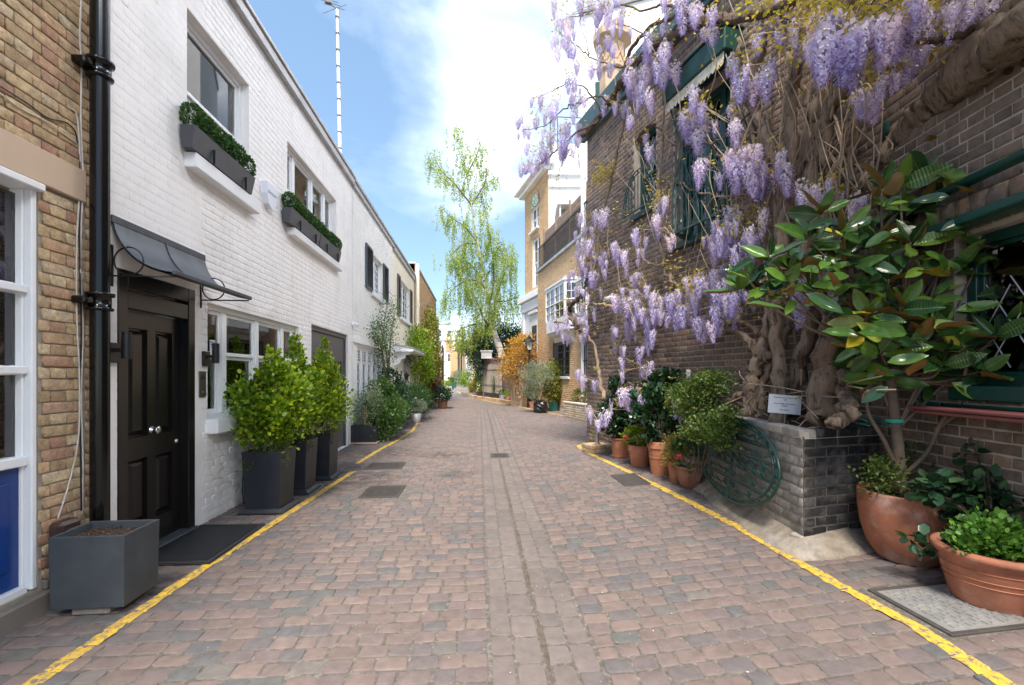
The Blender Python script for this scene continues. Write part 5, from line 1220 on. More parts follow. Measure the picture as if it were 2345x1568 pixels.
# awning box over the wide window
aw = thing('awning', 'dark green awning box with a scalloped cream valance over the wide window', 'awning', FW)
a0 = FW.hit(1519, 215, .25)[0]; a1 = FW.hit(1664, 90, .25)[0]; az = FW.hit(1522, 232, .25)[1]; az2 = FW.hit(1664, 122, .25)[1]; azm = (az + az2) / 2
print('awning', a0, a1, az, az2)
MB().box(a0, a1, -.28, 0, azm, azm + .28, b=.015).build('box', M['green'], aw, FW)
MB().box(a0 - .02, a1 + .02, -.30, 0, azm + .285, azm + .31, b=.006).build('lid', M['green'], aw, FW)
m = MB(); nsc = 16
for i in range(nsc):
    x0 = a0 + .04 + (a1 - a0 - .08) * i / nsc; x1 = a0 + .04 + (a1 - a0 - .08) * (i + 1) / nsc; mm = (x0 + x1) / 2
    v = [(x0, -.25, azm - .002), (x1, -.25, azm - .002), (x1, -.255, azm - .12), ((x1 + mm) / 2, -.26, azm - .155), (mm, -.262, azm - .165), ((x0 + mm) / 2, -.26, azm - .155), (x0, -.255, azm - .12)]
    m.add(v, [(0, 1, 2, 3, 4, 5, 6)])
m.build('valance', M['awning'], aw, FW)
for s_ in (a0 + .1, a1 - .05): MB().tube([(s_, -.23, azm - .01), (s_ + .22, -.06, azm - 1.15)], .011, 6).build('arm', M['green'], aw, FW)

# down pipes on the dark house
dp = thing('down_pipe', 'wide dark green downpipe behind the magnolia trunk', 'pipe', loc=(*P(2052, 1000, 3.72)[:2], .1), rz=FN.a)
MB().tube([(0, 0, 0), (0, 0, 5.9)], .075, 16, caps=False).build('pipe', M['green'], dp, smooth=True)
for z in (1.9, 3.4): MB().lathe([(.076, -.08), (.1, -.07), (.1, .06), (.076, .08)], 16, (0, 0, z)).build('collar', M['green'], dp, smooth=True)
ep = thing('wall_pipe', 'thin bright green pipe turning under the dull red window sill', 'pipe', FN)
def LNp(X, Y, off): s, z = FN.hit(X, Y, off); return (s, -off, z)
q0 = LNp(1960, 829, .04); q1 = LNp(2104, 833, .04); q2 = LNp(2106, 915, .04); q3 = LNp(2128, 924, .04); q4 = LNp(2345, 942, .04)
MB().tube([q0, q1], .011, 8).build('upper_run', M['greenb'], ep, smooth=True); MB().tube(smooth_path([(q1[0], q1[1], q1[2] + .0), (q1[0] + .02, -.04, q1[2] - .03), (q2[0], -.04, q2[2] + .02), q2, (q3[0], -.04, q3[2]), (q3[0] + .1, -.04, q3[2])], 5), .014, 10).build('bend', M['greenb'], ep, smooth=True); MB().tube([(q3[0] + .1, -.04, q3[2]), (LN, -.04, q3[2])], .011, 8).build('lower_run', M['greenb'], ep, smooth=True)
# white camera / lamp on the dark wall
s, z = FW.hit(1405, 683, .1); t = thing('security_camera', 'white camera on the dark brick wall among the wisteria', 'security camera', Frame(*FW.w(s, 0, 0)[:2], FW.a, z))
lathe_y([(0, 0), (.07, 0), (.07, .04), (.04, .06), (0, .06)], 0, 0, 0).build('mount', M['white'], t, smooth=True); MB().tube([(.0, -.05, 0), (-.07, -.13, .01), (-.16, -.18, -.0)], [.03, .045, .05], 12).build('body', M['white'], t, smooth=True)

# octagonal chimney on the roof
p = P(1402, 260, 10.2); t = thing('chimney', 'ornate octagonal buff chimney pot at the corner of the dark house', 'chimney', loc=(p[0], p[1], p[2] - .4)); hh = P(1402, 68, 10.2)[2] - p[2] + .4
MB().lathe([(.30, 0), (.30, hh - 1.05), (.36, hh - 1.0), (.36, hh - .9), (.28, hh - .85), (.28, hh - .42), (.36, hh - .36), (.44, hh - .30), (.44, hh - .16), (.36, hh - .12), (.33, hh), (.24, hh), (.24, hh - .3)], 8).build('shaft', M['stonechim'], t)
lm = MB(); 
for k in range(8):
    a = k * math.pi / 4 + math.pi / 8; r_c = .272
    for sg in (1, -1): lm.tube([(r_c * math.cos(a) - sg * .09 * math.sin(a), r_c * math.sin(a) + sg * .09 * math.cos(a), hh - .82), (r_c * math.cos(a) + sg * .09 * math.sin(a), r_c * math.sin(a) - sg * .09 * math.cos(a), hh - .45)], .014, 5)
lm.build('lattice_relief', M['stonechim'], t)
# roof terrace posts
for X, Yb, Yt, d, lab in ((1421, 300, 165, 9.6, 'slim grey green post on the roof edge beside the chimney'), (1368, 290, 190, 10.0, 'thin green post at the roof corner behind the blossoms')):
    b_ = P(X, Yb, d); h = P(X, Yt, d)[2] - 6.3; tagit(MB().box(b_[0] - .04, b_[0] + .04, b_[1] - .04, b_[1] + .04, 6.3, 6.3 + h).build('roof_post', M['green']), lab, 'post')
rb = simple_house('white_building', 'tall white building behind the roof of the dark house', CW(2.5, 16.5), CW(9.5, 14), 14.5, 'stucco', [(1.2, 2.2, 8.6, 11), (3.2, 4.2, 8.6, 11)], 6)[0]
F_ = Frame.from2(CW(2.5, 16.5), CW(9.5, 14))
for s_ in (.6, 2.7): MB().tube([(s_, -.1, 6), (s_, -.1, 14.6)], .05, 8).build('drain_pipe', M['stucco'], rb, F_)

# ---- yellow brick house with oriels beyond the dark one
b2a, b2b = CW(1.28, 22.5), CW(2.95, 15.0)
F2 = Frame.from2(b2a, b2b); L2 = math.hypot(b2b[0] - b2a[0], b2b[1] - b2a[1])
Y2 = thing('oriel_house', 'yellow brick house with white oriel windows and barred ground windows', 'house', F2)
z2 = F2.hit(1300, 572)[1]
def fwin(F, x0, x1, yt, yb): return (F.hit(x0, yt)[0], F.hit(x1, yt)[0], F.hit((x0 + x1) / 2, yb)[1], F.hit((x0 + x1) / 2, yt)[1])
v1 = fwin(F2, 1270, 1304, 783, 862); v2 = fwin(F2, 1334, 1372, 782, 868)
print('oriel house', L2, z2, v1, v2)
panel(MB(), 0, L2, -.1, z2, [v1, v2], depth=.3).build('wall', M['mortar_pale'], Y2, F2)
lay_bricks(courses(0, L2, .2, z2, [v1, v2]), Y2, F2, M['tanbrick'], relief=.008, nparts=0)
MB().box(0, L2, .32, 6, 0, z2 - .1).build('body', M['tanbrick'], Y2, F2)
MB().box(-.05, L2, -.12, .35, z2, z2 + .12, b=.01).build('coping', M['coping'], Y2, F2)
for v in (v1, v2):
    window(Y2, F2, *v, lights=(1, 1), rec=.10, fw=.06, bars=(0, 3), back='interior', blind=True, sill=(.05, .05, .08, .1))
    gr = MB().box(v[0] - .05, v[1] + .05, -.045, -.02, v[2] + .02, v[2] + .06).box(v[0] - .05, v[1] + .05, -.045, -.02, v[3] - .05, v[3] - .01).box(v[0] - .05, v[1] + .05, -.045, -.02, (v[2] + v[3]) / 2 - .02, (v[2] + v[3]) / 2 + .02)
    n = 11
    for i in range(n): x = v[0] - .04 + (v[1] - v[0] + .08) * i / (n - 1); gr.tube([(x, -.035, v[2] - .02), (x, -.035, v[3] + .02)], .02, 6)
    gr.build('window_bars', M['blackm'], Y2, F2)
def oriel(x0, x1, yt, yb, lab):
    s0, s1 = F2.hit(x0, 700, .25)[0], F2.hit(x1, 700, .25)[0]; mx_ = (x0 + x1) / 2; zb = F2.hit(mx_, yb, .3)[1]; zt = F2.hit(mx_, yt, .3)[1]; d = .42; c = .30
    m = MB(); poly = [(s0, 0), (s0 + c, -d), (s1 - c, -d), (s1, 0)]
    o = MB().prism(poly, 'z', zb, zb + .5).prism(poly, 'z', zt - .12, zt)
    o.prism([(s0 - .05, 0), (s0 + c - .03, -d - .06), (s1 - c + .03, -d - .06), (s1 + .05, 0)], 'z', zt + .002, zt + .08); 
    for (xx, yy) in poly[1:3] + [(s0 + .02, -.03), (s1 - .02, -.03), ((s0 + s1) / 2, -d + .02)]: o.box(xx - .045, xx + .045, yy - .03, yy + .06, zb + .5, zt - .12)
    oo = o.build('oriel', M['white'], Y2, F2)
    segs = [(poly[0], poly[1]), (poly[1], poly[2]), (poly[2], poly[3])]
    gb_ = MB()
    for (p0, p1) in segs:
        MB().add([(p0[0], p0[1] + .03, zb + .5), (p1[0], p1[1] + .03, zb + .5), (p1[0], p1[1] + .03, zt - .12), (p0[0], p0[1] + .03, zt - .12)], [(0, 1, 2, 3)]).build('pane', M['darkglass'], oo, F2)
        for k in range(1, 4): z = zb + .5 + (zt - zb - .62) * k / 4; gb_.tube([(p0[0], p0[1], z), (p1[0], p1[1], z)], .014 if k != 2 else .03, 4)
        nn = 4 if (p1[0] - p0[0]) > .5 else 2
        for k in range(1, nn): u = k / nn; gb_.tube([(p0[0] + (p1[0] - p0[0]) * u, p0[1] + (p1[1] - p0[1]) * u, zb + .5), (p0[0] + (p1[0] - p0[0]) * u, p0[1] + (p1[1] - p0[1]) * u, zt - .12)], .013, 4)
    gb_.build('glazing_bars', M['white'], oo, F2)
    MB().box(s0 + .05, s1 - .05, -.02, .02, zb + .3, zt).build('room_backing', M['interior'], oo, F2)
    rf = MB(); mz = zt + .09; apex = zt + .42; a_ = [(s0 - .05, 0, mz), (s0 + c - .03, -d - .06, mz), (s1 - c + .03, -d - .06, mz), (s1 + .05, 0, mz), ((s0 + s1) / 2 - .2, 0, apex), ((s0 + s1) / 2 + .2, 0, apex)]
    rf.add(a_, [(0, 1, 4), (1, 2, 5, 4), (2, 3, 5)]).build('oriel_roof', M['coping'], oo, F2)
    MB().prism([(0, zb), (-.34, zb), (-.30, zb - .12), (-.12, zb - .2), (0, zb - .5)], 'x', s0 + .35, s1 - .35).build('corbel', M['white'], oo, F2)
oriel(1255, 1309, 652, 758, ''); oriel(1322, 1362, 640, 745, '')
# roof terrace fence
tf = thing('terrace_railing', 'dark railing with brown boards around the roof terrace of the oriel house', 'railing', F2); s0 = .15; s1 = L2
for i in range(int((s1 - s0) / .13)): x = s0 + i * .13; MB().tube([(x, -.02, z2 + .12), (x, -.02, z2 + 1.15)], .014, 5).build('baluster', M['blackm'], tf, F2)
MB().box(s0, s1, -.04, 0, z2 + 1.15, z2 + 1.2).box(s0, s1, -.04, 0, z2 + .2, z2 + .24).build('rail', M['blackm'], tf, F2)
for i in range(8): MB().box(s0 + .8, s1, .04, .06, z2 + .2 + i * .19, z2 + .37 + i * .19).build('fence_board', M['wood'], tf, F2)
for x in (s0 + .8, s0 + 2.6, s0 + 4.4, s0 + 6.2): MB().box(x, x + .1, -.01, .035, z2 + .1, z2 + 1.9).build('post', M['wood'], tf, F2)

# tall tan brick tower with white flank
ta, tb = CW(.763, 26.8), CW(1.845, 23.0)
FT = Frame.from2(ta, tb); LT = math.hypot(tb[0] - ta[0], tb[1] - ta[1])
T = thing('corner_tower_house', 'tall tan brick house with white flank, arched window and stucco base', 'house', FT)
zT = (FT.hit(1258, 350)[1] + FT.hit(1203, 470)[1]) / 2; zb_ = (FT.hit(1238, 655)[1] + FT.hit(1205, 690)[1]) / 2
t1 = fwin(FT, 1214, 1228, 460, 500); t2 = fwin(FT, 1218, 1233, 580, 660)
print('tower', LT, zT, zb_, t1, t2)
t1 = (LT * .30, LT * .62, zT - 2.6, zT - 1.3); t2 = (LT * .36, LT * .68, zb_ + .35, zb_ + 3.0)
panel(MB(), 0, LT, zb_, zT, [t1, t2], depth=.3).build('wall', M['mortar_pale'], T, FT)
lay_bricks(courses(0, LT, zb_, zT, [t1, t2]), T, FT, M['tanbrick'], relief=.01, nparts=0)
MB().box(0, .02, .3, 5, 0, zT).build('far_flank', M['tanbrick'], T, FT)
window(T, FT, *t1, rec=.1, fw=.05, meet=.5, lights=(1, 1), sill=(.1, .1, .15, .1)); window(T, FT, *t2, rec=.1, fw=.05, meet=.5, lights=(1, 1), bars=(0, 1))
# round head over the upper window
cxa, ra = (t1[0] + t1[1]) / 2, (t1[1] - t1[0]) / 2
MB().prism([(cxa + ra * math.cos(a), t1[3] + ra * math.sin(a)) for a in np.linspace(0, math.pi, 16)], 'y', -.035, -.012).build('arch_pane', M['darkglass'], T, FT)
arch = [(cxa + (ra + .22) * math.cos(a), t1[3] + (ra + .22) * math.sin(a)) for a in np.linspace(0, math.pi, 16)] + [(cxa + (ra + .02) * math.cos(a), t1[3] + (ra + .02) * math.sin(a)) for a in np.linspace(math.pi, 0, 16)]
for i in range(15): MB().add([(arch[i][0], -.04, arch[i][1]), (arch[i + 1][0], -.04, arch[i + 1][1]), (arch[30 - i][0], -.04, arch[30 - i][1]), (arch[31 - i][0], -.04, arch[31 - i][1])], [(0, 1, 2, 3)]).build('arch_brick', M['stockbrick'], T, FT)
MB().box(-.5, LT + .3, -.55, .3, zT, zT + .25, b=.02).box(-.3, LT + .1, -.3, .3, zT - .2, zT - .002, b=.02).build('cornice', M['stucco'], T, FT)
MB().box(-.4, LT + .35, -.35, .3, zb_ - .35, zb_, b=.02).box(-.2, LT + .3, -.2, .3, zb_ - .9, zb_ - .36, b=.02).box(-.05, LT + .3, -.06, .3, -.1, zb_ - .91).build('stucco_base', M['stucco'], T, FT)
MB().box(-.15, .25, -.16, -.062, -.05, zb_ - .92, b=.02).build('pilaster', M['stucco'], T, FT)
bwz = zb_ - 3.3; MB().box(LT * .38, LT * .58, -.075, -.062, bwz, bwz + 1.5).build('louvre', M['blackm'], T, FT); MB().prism([(LT * .48 + .42 * math.cos(a), bwz + 1.5 + .75 * math.sin(a)) for a in np.linspace(0, math.pi, 14)], 'y', -.07, -.062).build('arch_niche', M['whitewall'], T, FT)
MB().box(LT * .3, LT * .66, -.2, -.062, zb_ - 1.15, zb_ - 1.0, b=.01).build('label_moulding', M['stucco'], T, FT)
# white flank faces the viewer
FK = Frame(tb[0] + .02, tb[1], 0 - YAW); T2l = 7.0
MB().box(0, T2l, 0, 6, z2 - .5, zT - .5).build('white_flank', M['stucco'], T, FK)
MB().box(-.05, T2l, -.14, 6, zT - .5, zT - .28, b=.02).box(0, T2l, -.1, 0, zT - 1.1, zT - .98, b=.01).build('flank_cornice', M['stucco'], T, FK)
MB().box(.2, T2l, .4, 5, zT - .28, zT + 1.3).build('attic', M['stucco'], T, FK)
# slate roofed white bay on the terrace
t = thing('roof_bay', 'white bay with a grey lead roof standing on the roof terrace', 'bay', Frame(*CW(3.05, 21.5), 0 - YAW, z2)); zb2 = P(1300, 470, 21.5)[2] - z2
MB().box(-.9, 3, -.1, 1.4, zb2, zb2 + .32, b=.02).build('fascia', M['white'], t); MB().add([(-.8, 0, zb2 + .33), (3, 0, zb2 + .33), (3, 1.4, zb2 + .33), (-.8, 1.4, zb2 + .33), (-.1, .5, zb2 + .85), (3, .5, zb2 + .85), (3, 1.4, zb2 + .85), (-.1, 1.4, zb2 + .85)], [(0, 1, 5, 4), (0, 4, 7, 3), (4, 5, 6, 7), (1, 2, 6, 5)]).build('lead_roof', M['coping'], t)
for x in (-.8, .2, 1.2, 2.2): MB().box(x, x + .06, 0, .06, 0, zb2 - .002).build('post', M['white'], t)
MB().box(-.7, 3, .5, .55, 0, zb2 - .01).build('glass_wall', M['darkglass'], t)
# roof camera on a frame
p = P(1265, 275, 22); t = thing('roof_camera', 'small camera on a thin frame on the roof of the white flank', 'camera', loc=(p[0], p[1], p[2])); MB().box(-.12, .12, -.1, .1, -.12, .12, b=.02).build('housing', M['coping'], t); MB().tube([(-.1, 0, -.12), (-.1, 0, -1.5)], .02, 6).tube([(.25, 0, .1), (.25, 0, -1.5)], .02, 6).tube([(-.1, 0, .16), (1.6, 0, .16)], .02, 6).build('frame', M['blackm'], t)

# ---- garden wall with reed screen, lamps, orange shrub
ga_, gb_ = CW(-2.0, 32.5), CW(1.25, 22.6); FG = Frame.from2(ga_, gb_); LG = math.hypot(gb_[0] - ga_[0], gb_[1] - ga_[1])
GW = thing('garden_wall', 'old brick garden wall behind the orange shrub, capped with red brick', 'wall', FG)
panel(MB(), 0, LG, -.1, 2.65, [], depth=.3).build('backing', M['mortar_dark'], GW, FG); lay_bricks(courses(0, LG, .05, 2.5, []), GW, FG, M['darkbrick'], relief=.012, nparts=0)
lay_bricks(courses(0, LG, 2.51, 2.66, [], Hb=.065), GW, FG, M['redtile'], relief=.03, nparts=0, name='cap_brick', field='cap_brick_field')
rs = thing('reed_screen', 'weathered grey reed screen hung on the garden wall', 'screen', FG); m = MB(); x = .0
while x < 4.8: m.tube([(x, -.10, .35), (x + random.uniform(-.02, .02), -.10 - random.uniform(0, .03), 2.25 + random.uniform(-.15, .05))], .016, 5); x += .03
m.build('reeds', M['reedfence'], rs, FG, kind='stuff')
for z in (.9, 1.9): MB().tube([(0, -.14, z), (4.8, -.14, z)], .01, 5).build('wire', M['blackm'], rs, FG)
p = P(1114, 824, 31); t = thing('boundary_box', 'white rendered box standing on the garden wall corner', 'pillar', loc=(p[0], p[1], 2.66)); h = P(1114, 806, 31)[2] - 2.66; MB().box(-.35, .35, -.3, .3, 0, h).build('block', M['stucco'], t); MB().box(-.42, .42, -.36, .36, h, h + .1, b=.02).build('cap', M['stucco'], t)
p = P(1090, 885, 46); t = thing('brick_pier', 'brown brick gate pier at the road bend', 'pier', loc=(p[0], p[1], 0)); h = P(1090, 818, 46)[2]; MB().box(-.45, .45, -.4, .4, 0, h).build('shaft', M['stockbrick'], t); MB().box(-.55, .55, -.5, .5, h, h + .15, b=.02).build('cap', M['stone'], t)
lantern_post(1212, 925, 762, 21.2, 'black street lamp with a frosted lantern above the orange shrub', .36)
lantern_post(1175.5, 905, 782, 40, 'second street lamp far behind, left of the white stucco base', .42)
p = gp(1185, 921); pot_plant('orange_shrub', 'big leggy shrub covered in orange blossom against the garden wall', 'shrub', (CW(.42, 22.0)[0], CW(.42, 22.0)[1], 0), None, [(0, 0, 2.4, .92, .8, .9, 3200), (-.2, 0, 1.8, .85, .7, .8, 1700), (.2, 0, 3.1, .7, .7, .5, 1100), (0, 0, 1.0, .7, .6, .8, 600)], 'lf_orange', .095, shell=.2, clump=14)
m = MB()
for k in range(150):
    a = random.uniform(0, 6.28); r0 = random.uniform(0, .6); m.tube([(r0 * .8 * math.cos(a), .3 * math.sin(a), 0), (r0 * 1.0 * math.cos(a) + random.gauss(0, .1), .4 * math.sin(a), random.uniform(.8, 1.6)), (r0 * 1.4 * math.cos(a) + random.gauss(0, .2), .5 * math.sin(a) + random.gauss(0, .2), random.uniform(1.6, 3.3))], [.012, .009, .004], 4, caps=False)
ob = bpy.data.objects['orange_shrub']; m.build('twigs', M['twig'], ob, kind='stuff')

# low kerb bed along the right of the bend
def poly_bed(name, lab, pts, h, mt, w=.25):
    q = [Vector(gp(*p)) for p in pts]; t = thing(name, lab, 'kerb', loc=(q[0].x, q[0].y, 0)); n = len(q)
    for a, b in zip(q, q[1:]):
        Lb_ = (b - a).length; k = max(1, int(Lb_ / .45)); d = (b - a).normalized(); nn = Vector((d.y, -d.x, 0))
        for i in range(k):
            s = a + (b - a) * (i / k) + d * .01; e = a + (b - a) * ((i + 1) / k) - d * .01; o = Vector((q[0].x, q[0].y, 0)); hj = h + random.uniform(-.015, .015)
            v = [s - o, e - o, e + nn * -w - o, s + nn * -w - o]; v = [Vector((p.x, p.y, 0)) for p in v] + [Vector((p.x, p.y, hj)) for p in v]
            MB().add([tuple(p) for p in v], [(0, 1, 5, 4), (1, 2, 6, 5), (2, 3, 7, 6), (3, 0, 4, 7), (4, 5, 6, 7)]).build('kerb_stone', M[mt], t)
poly_bed('edging', 'low row of worn edging bricks along the right of the bend', [(1062, 902), (1090, 912), (1120, 917), (1160, 923), (1215, 932)], .18, 'stockbrick', -.25)
for X, Yb, h, r, mt, lm, lab, sz in ((1150, 917, .35, .2, 'coping', 'lf_mid', 'grey pot by the foot of the garden wall', .07), (1163, 919, .3, .18, 'terra', 'lf_laurel', 'small terracotta pot with a bright green tuft before the garden wall', .06), (1098, 906, .3, .3, 'terra', 'lf_laurel', 'terracotta trough at the foot of the yellow green shrub', .09), (1203, 919, .3, .15, 'terra2', 'lf_gold', 'small terracotta pot under the orange shrub', .06)):
    p = gp(X, Yb); pot_plant('flower_pot', lab, 'plant pot', (p[0], p[1], 0), lambda t, h=h, r=r, mt=mt: MB().lathe([(r * .7, 0), (r, h), (r * .88, h), (0, h * .85)], 16).build('pot', M[mt], t, smooth=False), [(0, 0, h + .15, r * 1.1, r * 1.1, .2, 260)], lm, sz)
p = P(1142, 880, 29.5); pot_plant('climbing_plant', 'small ivy plant climbing the reed screen', 'climbing plant', (p[0], p[1], 0), None, [(0, 0, .9, .5, .3, .9, 1300)], 'lf_mid', .09)

# big trees behind the wall
t = thing('evergreen_tree', 'dark rounded evergreen tree behind the garden wall and birch', 'tree', loc=(*P(1150, 850, 33)[:2], 0))
MB().tube([(0, 0, 0), (.1, 0, 2), (0, 0, 4)], [.25, .2, .12], 8).build('trunk', M['barkd'], t, smooth=True)
foliage(t, [(-.3, 0, 3.9, 1.7, 1.8, 1.6, 6500), (1.3, .5, 3.8, 1.6, 1.6, 1.5, 5500), (-1.6, 0, 3.1, .9, 1.2, 1.7, 3500), (.3, 0, 2.6, 2.0, 1.6, 1.4, 4000)], .14, 'lf_dark', 'crown', LEAF2, .55, 18, .5, .8)
t = thing('climbing_plant', 'mass of ivy on the wall between the pier and the screen', 'climbing plant', loc=(*P(1102, 880, 38)[:2], 0)); foliage(t, [(0, 0, 3.2, .7, 1, 2.2, 3600)], .16, 'lf_mid', 'foliage', clump=20)
t = thing('roof_creeper', 'yellow green creeper on the roofline at the far end of the mews', 'climbing plant', loc=(*P(1080, 880, 60)[:2], 0)); foliage(t, [(0, 0, 5.2, 2.6, 1, .9, 2200), (.6, 0, 3.8, 1.2, 1, 1.6, 1200)], .25, 'lf_gold', 'foliage', clump=20)

# ---- silver birch
bd = 30.5
bp0 = P(1151, 845, bd); t = thing('birch_tree', 'tall silver birch with drooping fresh green branches above the road bend', 'tree', loc=(bp0[0], bp0[1], 0)); BO = Vector((bp0[0], bp0[1], 0))
def bpnt(X, Y, dd=0): return Vector(P(X, Y, bd + dd)) - BO
M['birchbark'] = None
def birch_bark():
    m, tt, bs, _ = nodes('birch_bark'); mpn = tt.nodes.new('ShaderNodeMapping'); mpn.inputs['Scale'].default_value = (1.2, 1.2, 7); tt.links.new(pos_node(tt), mpn.inputs['Vector'])
    c = ramp(tt, noise(tt, 1.6, 6, .7, mpn.outputs[0]), [(.40, (.10, .085, .07)), (.47, (.52, .49, .45)), (.7, (.72, .70, .66))]); tt.links.new(c, bs.inputs['Base Color']); bs.inputs['Roughness'].default_value = .8; return m
M['birchbark'] = birch_bark()
trunk = [bpnt(1152, 900), bpnt(1151, 845), bpnt(1148, 812), bpnt(1140, 785), bpnt(1128, 755), bpnt(1123, 742)]
MB().tube(smooth_path(trunk, 5), np.linspace(.25, .19, 26), 12, lump=.05).build('trunk', M['birchbark'], t, smooth=True)
limbs = [[(1124, 744), (1118, 700), (1108, 640), (1095, 560), (1080, 470), (1068, 400), (1058, 340), (1052, 290)], [(1122, 748), (1108, 730), (1096, 700), (1080, 670), (1060, 640)], [(1126, 744), (1132, 715), (1135, 680), (1150, 640), (1165, 600)], [(1118, 700), (1130, 650), (1128, 590), (1118, 520), (1105, 450)], [(1095, 560), (1065, 520), (1035, 500), (1015, 480)], [(1080, 470), (1040, 420), (1010, 390), (990, 350)], [(1108, 640), (1070, 600), (1045, 590)], [(1128, 590), (1150, 560), (1165, 590)], [(1122, 750), (1090, 742), (1060, 752), (1045, 760)], [(1135, 690), (1160, 690), (1185, 680)], [(1068, 400), (1090, 360), (1100, 330)], [(1080, 470), (1110, 420), (1115, 380)], [(1095, 560), (1060, 560), (1030, 590)], [(1112, 660), (1080, 640), (1040, 660), (1020, 690)]]
lbm = []; lp, ld = [], []
for i, lm_ in enumerate(limbs):
    dd = [0] + [random.uniform(-1.3, 1.3) * k / len(lm_) * 1.6 for k in range(1, len(lm_))]
    if i == 0: dd = [0] * len(lm_)
    q = smooth_path([bpnt(x, y, d_) for (x, y), d_ in zip(lm_, dd)], 6); r0 = .13 if i in (0,) else .09 if i < 4 else .06
    MB().tube(q, np.linspace(r0, .015, len(q)), 7).build('limb', M['barkd'] if i else M['birchbark'], t, smooth=True)
    # hanging sprays
    for j in range(int(len(q) * .25), len(q)):
        if q[j].z < 3.6 and i not in (2, 9): continue
        dens = (5 if q[j].z > 8 else 4) if i != 0 else 4
        for _ in range(dens):
            a = q[j] + Vector((random.gauss(0, .38), random.gauss(0, .38), random.gauss(.0, .3))); ln = random.uniform(.5, 1.9) * (1.0 if q[j].z < 12 else .6)
            dr = Vector((random.gauss(0, .2), random.gauss(0, .2), 0)); n_ = int(ln * 46)
            lbm.append([a, a + dr * .5 + Vector((0, 0, -ln * .5)), a + dr * .6 + Vector((0, 0, -ln))])
            for k in range(n_):
                u = random.random(); pnt = a + dr * (.6 * u) + Vector((0, 0, -ln * u)) + Vector((random.gauss(0, .06), random.gauss(0, .06), random.gauss(0, .05)))
                lp.append(pnt); ld.append((random.gauss(0, .8), random.gauss(0, .8), random.gauss(-.7, .4)))
m = MB()
for q in lbm: m.tube(q, [.008, .005, .003], 3, caps=False)
m.build('hanging_twigs', M['twig'], t, kind='stuff')
np_obj('leaves', leaf_mesh('leaves', np.array(lp), np.array(ld), .105, M['lf_birch']), t, kind='stuff'); print('birch leaves', len(lp))
# ================================================================== PLANTING ON THE RIGHT, MIDDLE DISTANCE
p = gp(1240, 947)
def bagpot(t):
    o = lump((0, 0, .26), .30, .30, .36, 12, 4); o.v = [(x * (1.0 if z < .3 else .95), y, max(z, 0) if z < .5 else .5 + (z - .5) * .2) for x, y, z in o.v]; o.build('bag', M['bag'], t, smooth=False)
pot_plant('olive_tree', 'small olive tree standing in a black plastic bag on the yellow line', 'potted tree', (p[0], p[1] + .25, gz(p[0], p[1])), bagpot, [(-.15, 0, 1.5, .62, .55, .55, 3600), (-.35, 0, .95, .35, .35, .35, 900)], 'lf_grey', .075, LEAFN, extra=lambda t: MB().tube([(0, 0, .3), (.04, 0, .8), (.08, 0, 1.3)], [.03, .025, .02], 7).build('trunk', M['bark'], t, smooth=True))
p = gp(1268, 942)
pot_plant('lemon_tree', 'bushy lemon tree in a dark green pot beside the black bag', 'potted tree', (p[0], p[1] + .1, gz(*p[:2])), lambda t: MB().lathe([(.17, 0), (.22, .4), (.19, .4), (0, .34)], 18).build('pot', M['glazed'], t, smooth=False), [(.1, .2, 1.45, .75, .6, .6, 5600), (0, 0, .85, .45, .4, .4, 2000)], 'lf_gold', .085, extra=lambda t: MB().tube([(0, 0, .3), (.02, 0, .8), (.1, .1, 1.3)], [.03, .025, .02], 7).build('trunk', M['bark'], t, smooth=True))
p = gp(1222, 935)
pot_plant('shrub', 'low grey green shrub in a pink terracotta pot left of the olive tree', 'shrub', (p[0], p[1] + .3, 0), lambda t: MB().lathe([(.16, 0), (.22, .3), (.2, .3), (0, .26)], 16).build('pot', M['terra2'], t), [(0, 0, .75, .5, .4, .45, 1700)], 'lf_conifer', .06)
# low brick bed
bq = [gp(1290, 955), gp(1345, 967)]
Fb = Frame.from2(bq[0][:2], (bq[1][0], bq[1][1])); Lb_ = math.hypot(bq[1][0] - bq[0][0], bq[1][1] - bq[0][1]) + 1.4
t = thing('brick_bed', 'low pale brick flower bed wall under the barred windows', 'raised bed', Frame(Fb.x, Fb.y, Fb.a, 0)); Fb0 = WM[t.name]; Fbb = Frame(Fb.x, Fb.y, Fb.a)
panel(MB(), 0, Lb_, -.05, .52, [], depth=.22).build('wall', M['mortar_pale'], t, Fbb); lay_bricks(courses(0, Lb_, .02, .52, []), t, Fbb, mat_rand('pale_weathered_brick', [(0, (.36, .27, .18)), (.5, (.45, .36, .27)), (1, (.52, .45, .36))], .9, .25, 20, .5), relief=.008, nparts=60)
MB().box(0, .22, .22, 1.3, -.05, .52).box(-.01, Lb_, -.02, .24, .521, .57, b=.008).build('coping', M['mortar_pale'], t, Fbb); MB().box(.22, Lb_, .24, 1.3, .3, .48).build('soil', M['soil'], t, Fbb)
c = Fbb.w(.5, .6, .5)
def redfl(t):
    for _ in range(1):
        pt_, d_ = blob_points([(0, 0, .3, .5, .3, .28, 130)], .75, 6); np_obj('flowers', leaf_mesh('flowers', pt_, d_, .05, M['lf_red'], LEAFR), t, kind='stuff')
pot_plant('red_flowers', 'red wallflowers growing in the low brick bed', 'flowers', c, None, [(0, 0, .25, .5, .35, .3, 1300)], 'lf_mid', .06, extra=redfl)
c = Fbb.w(Lb_ - 1.2, .45, .5)
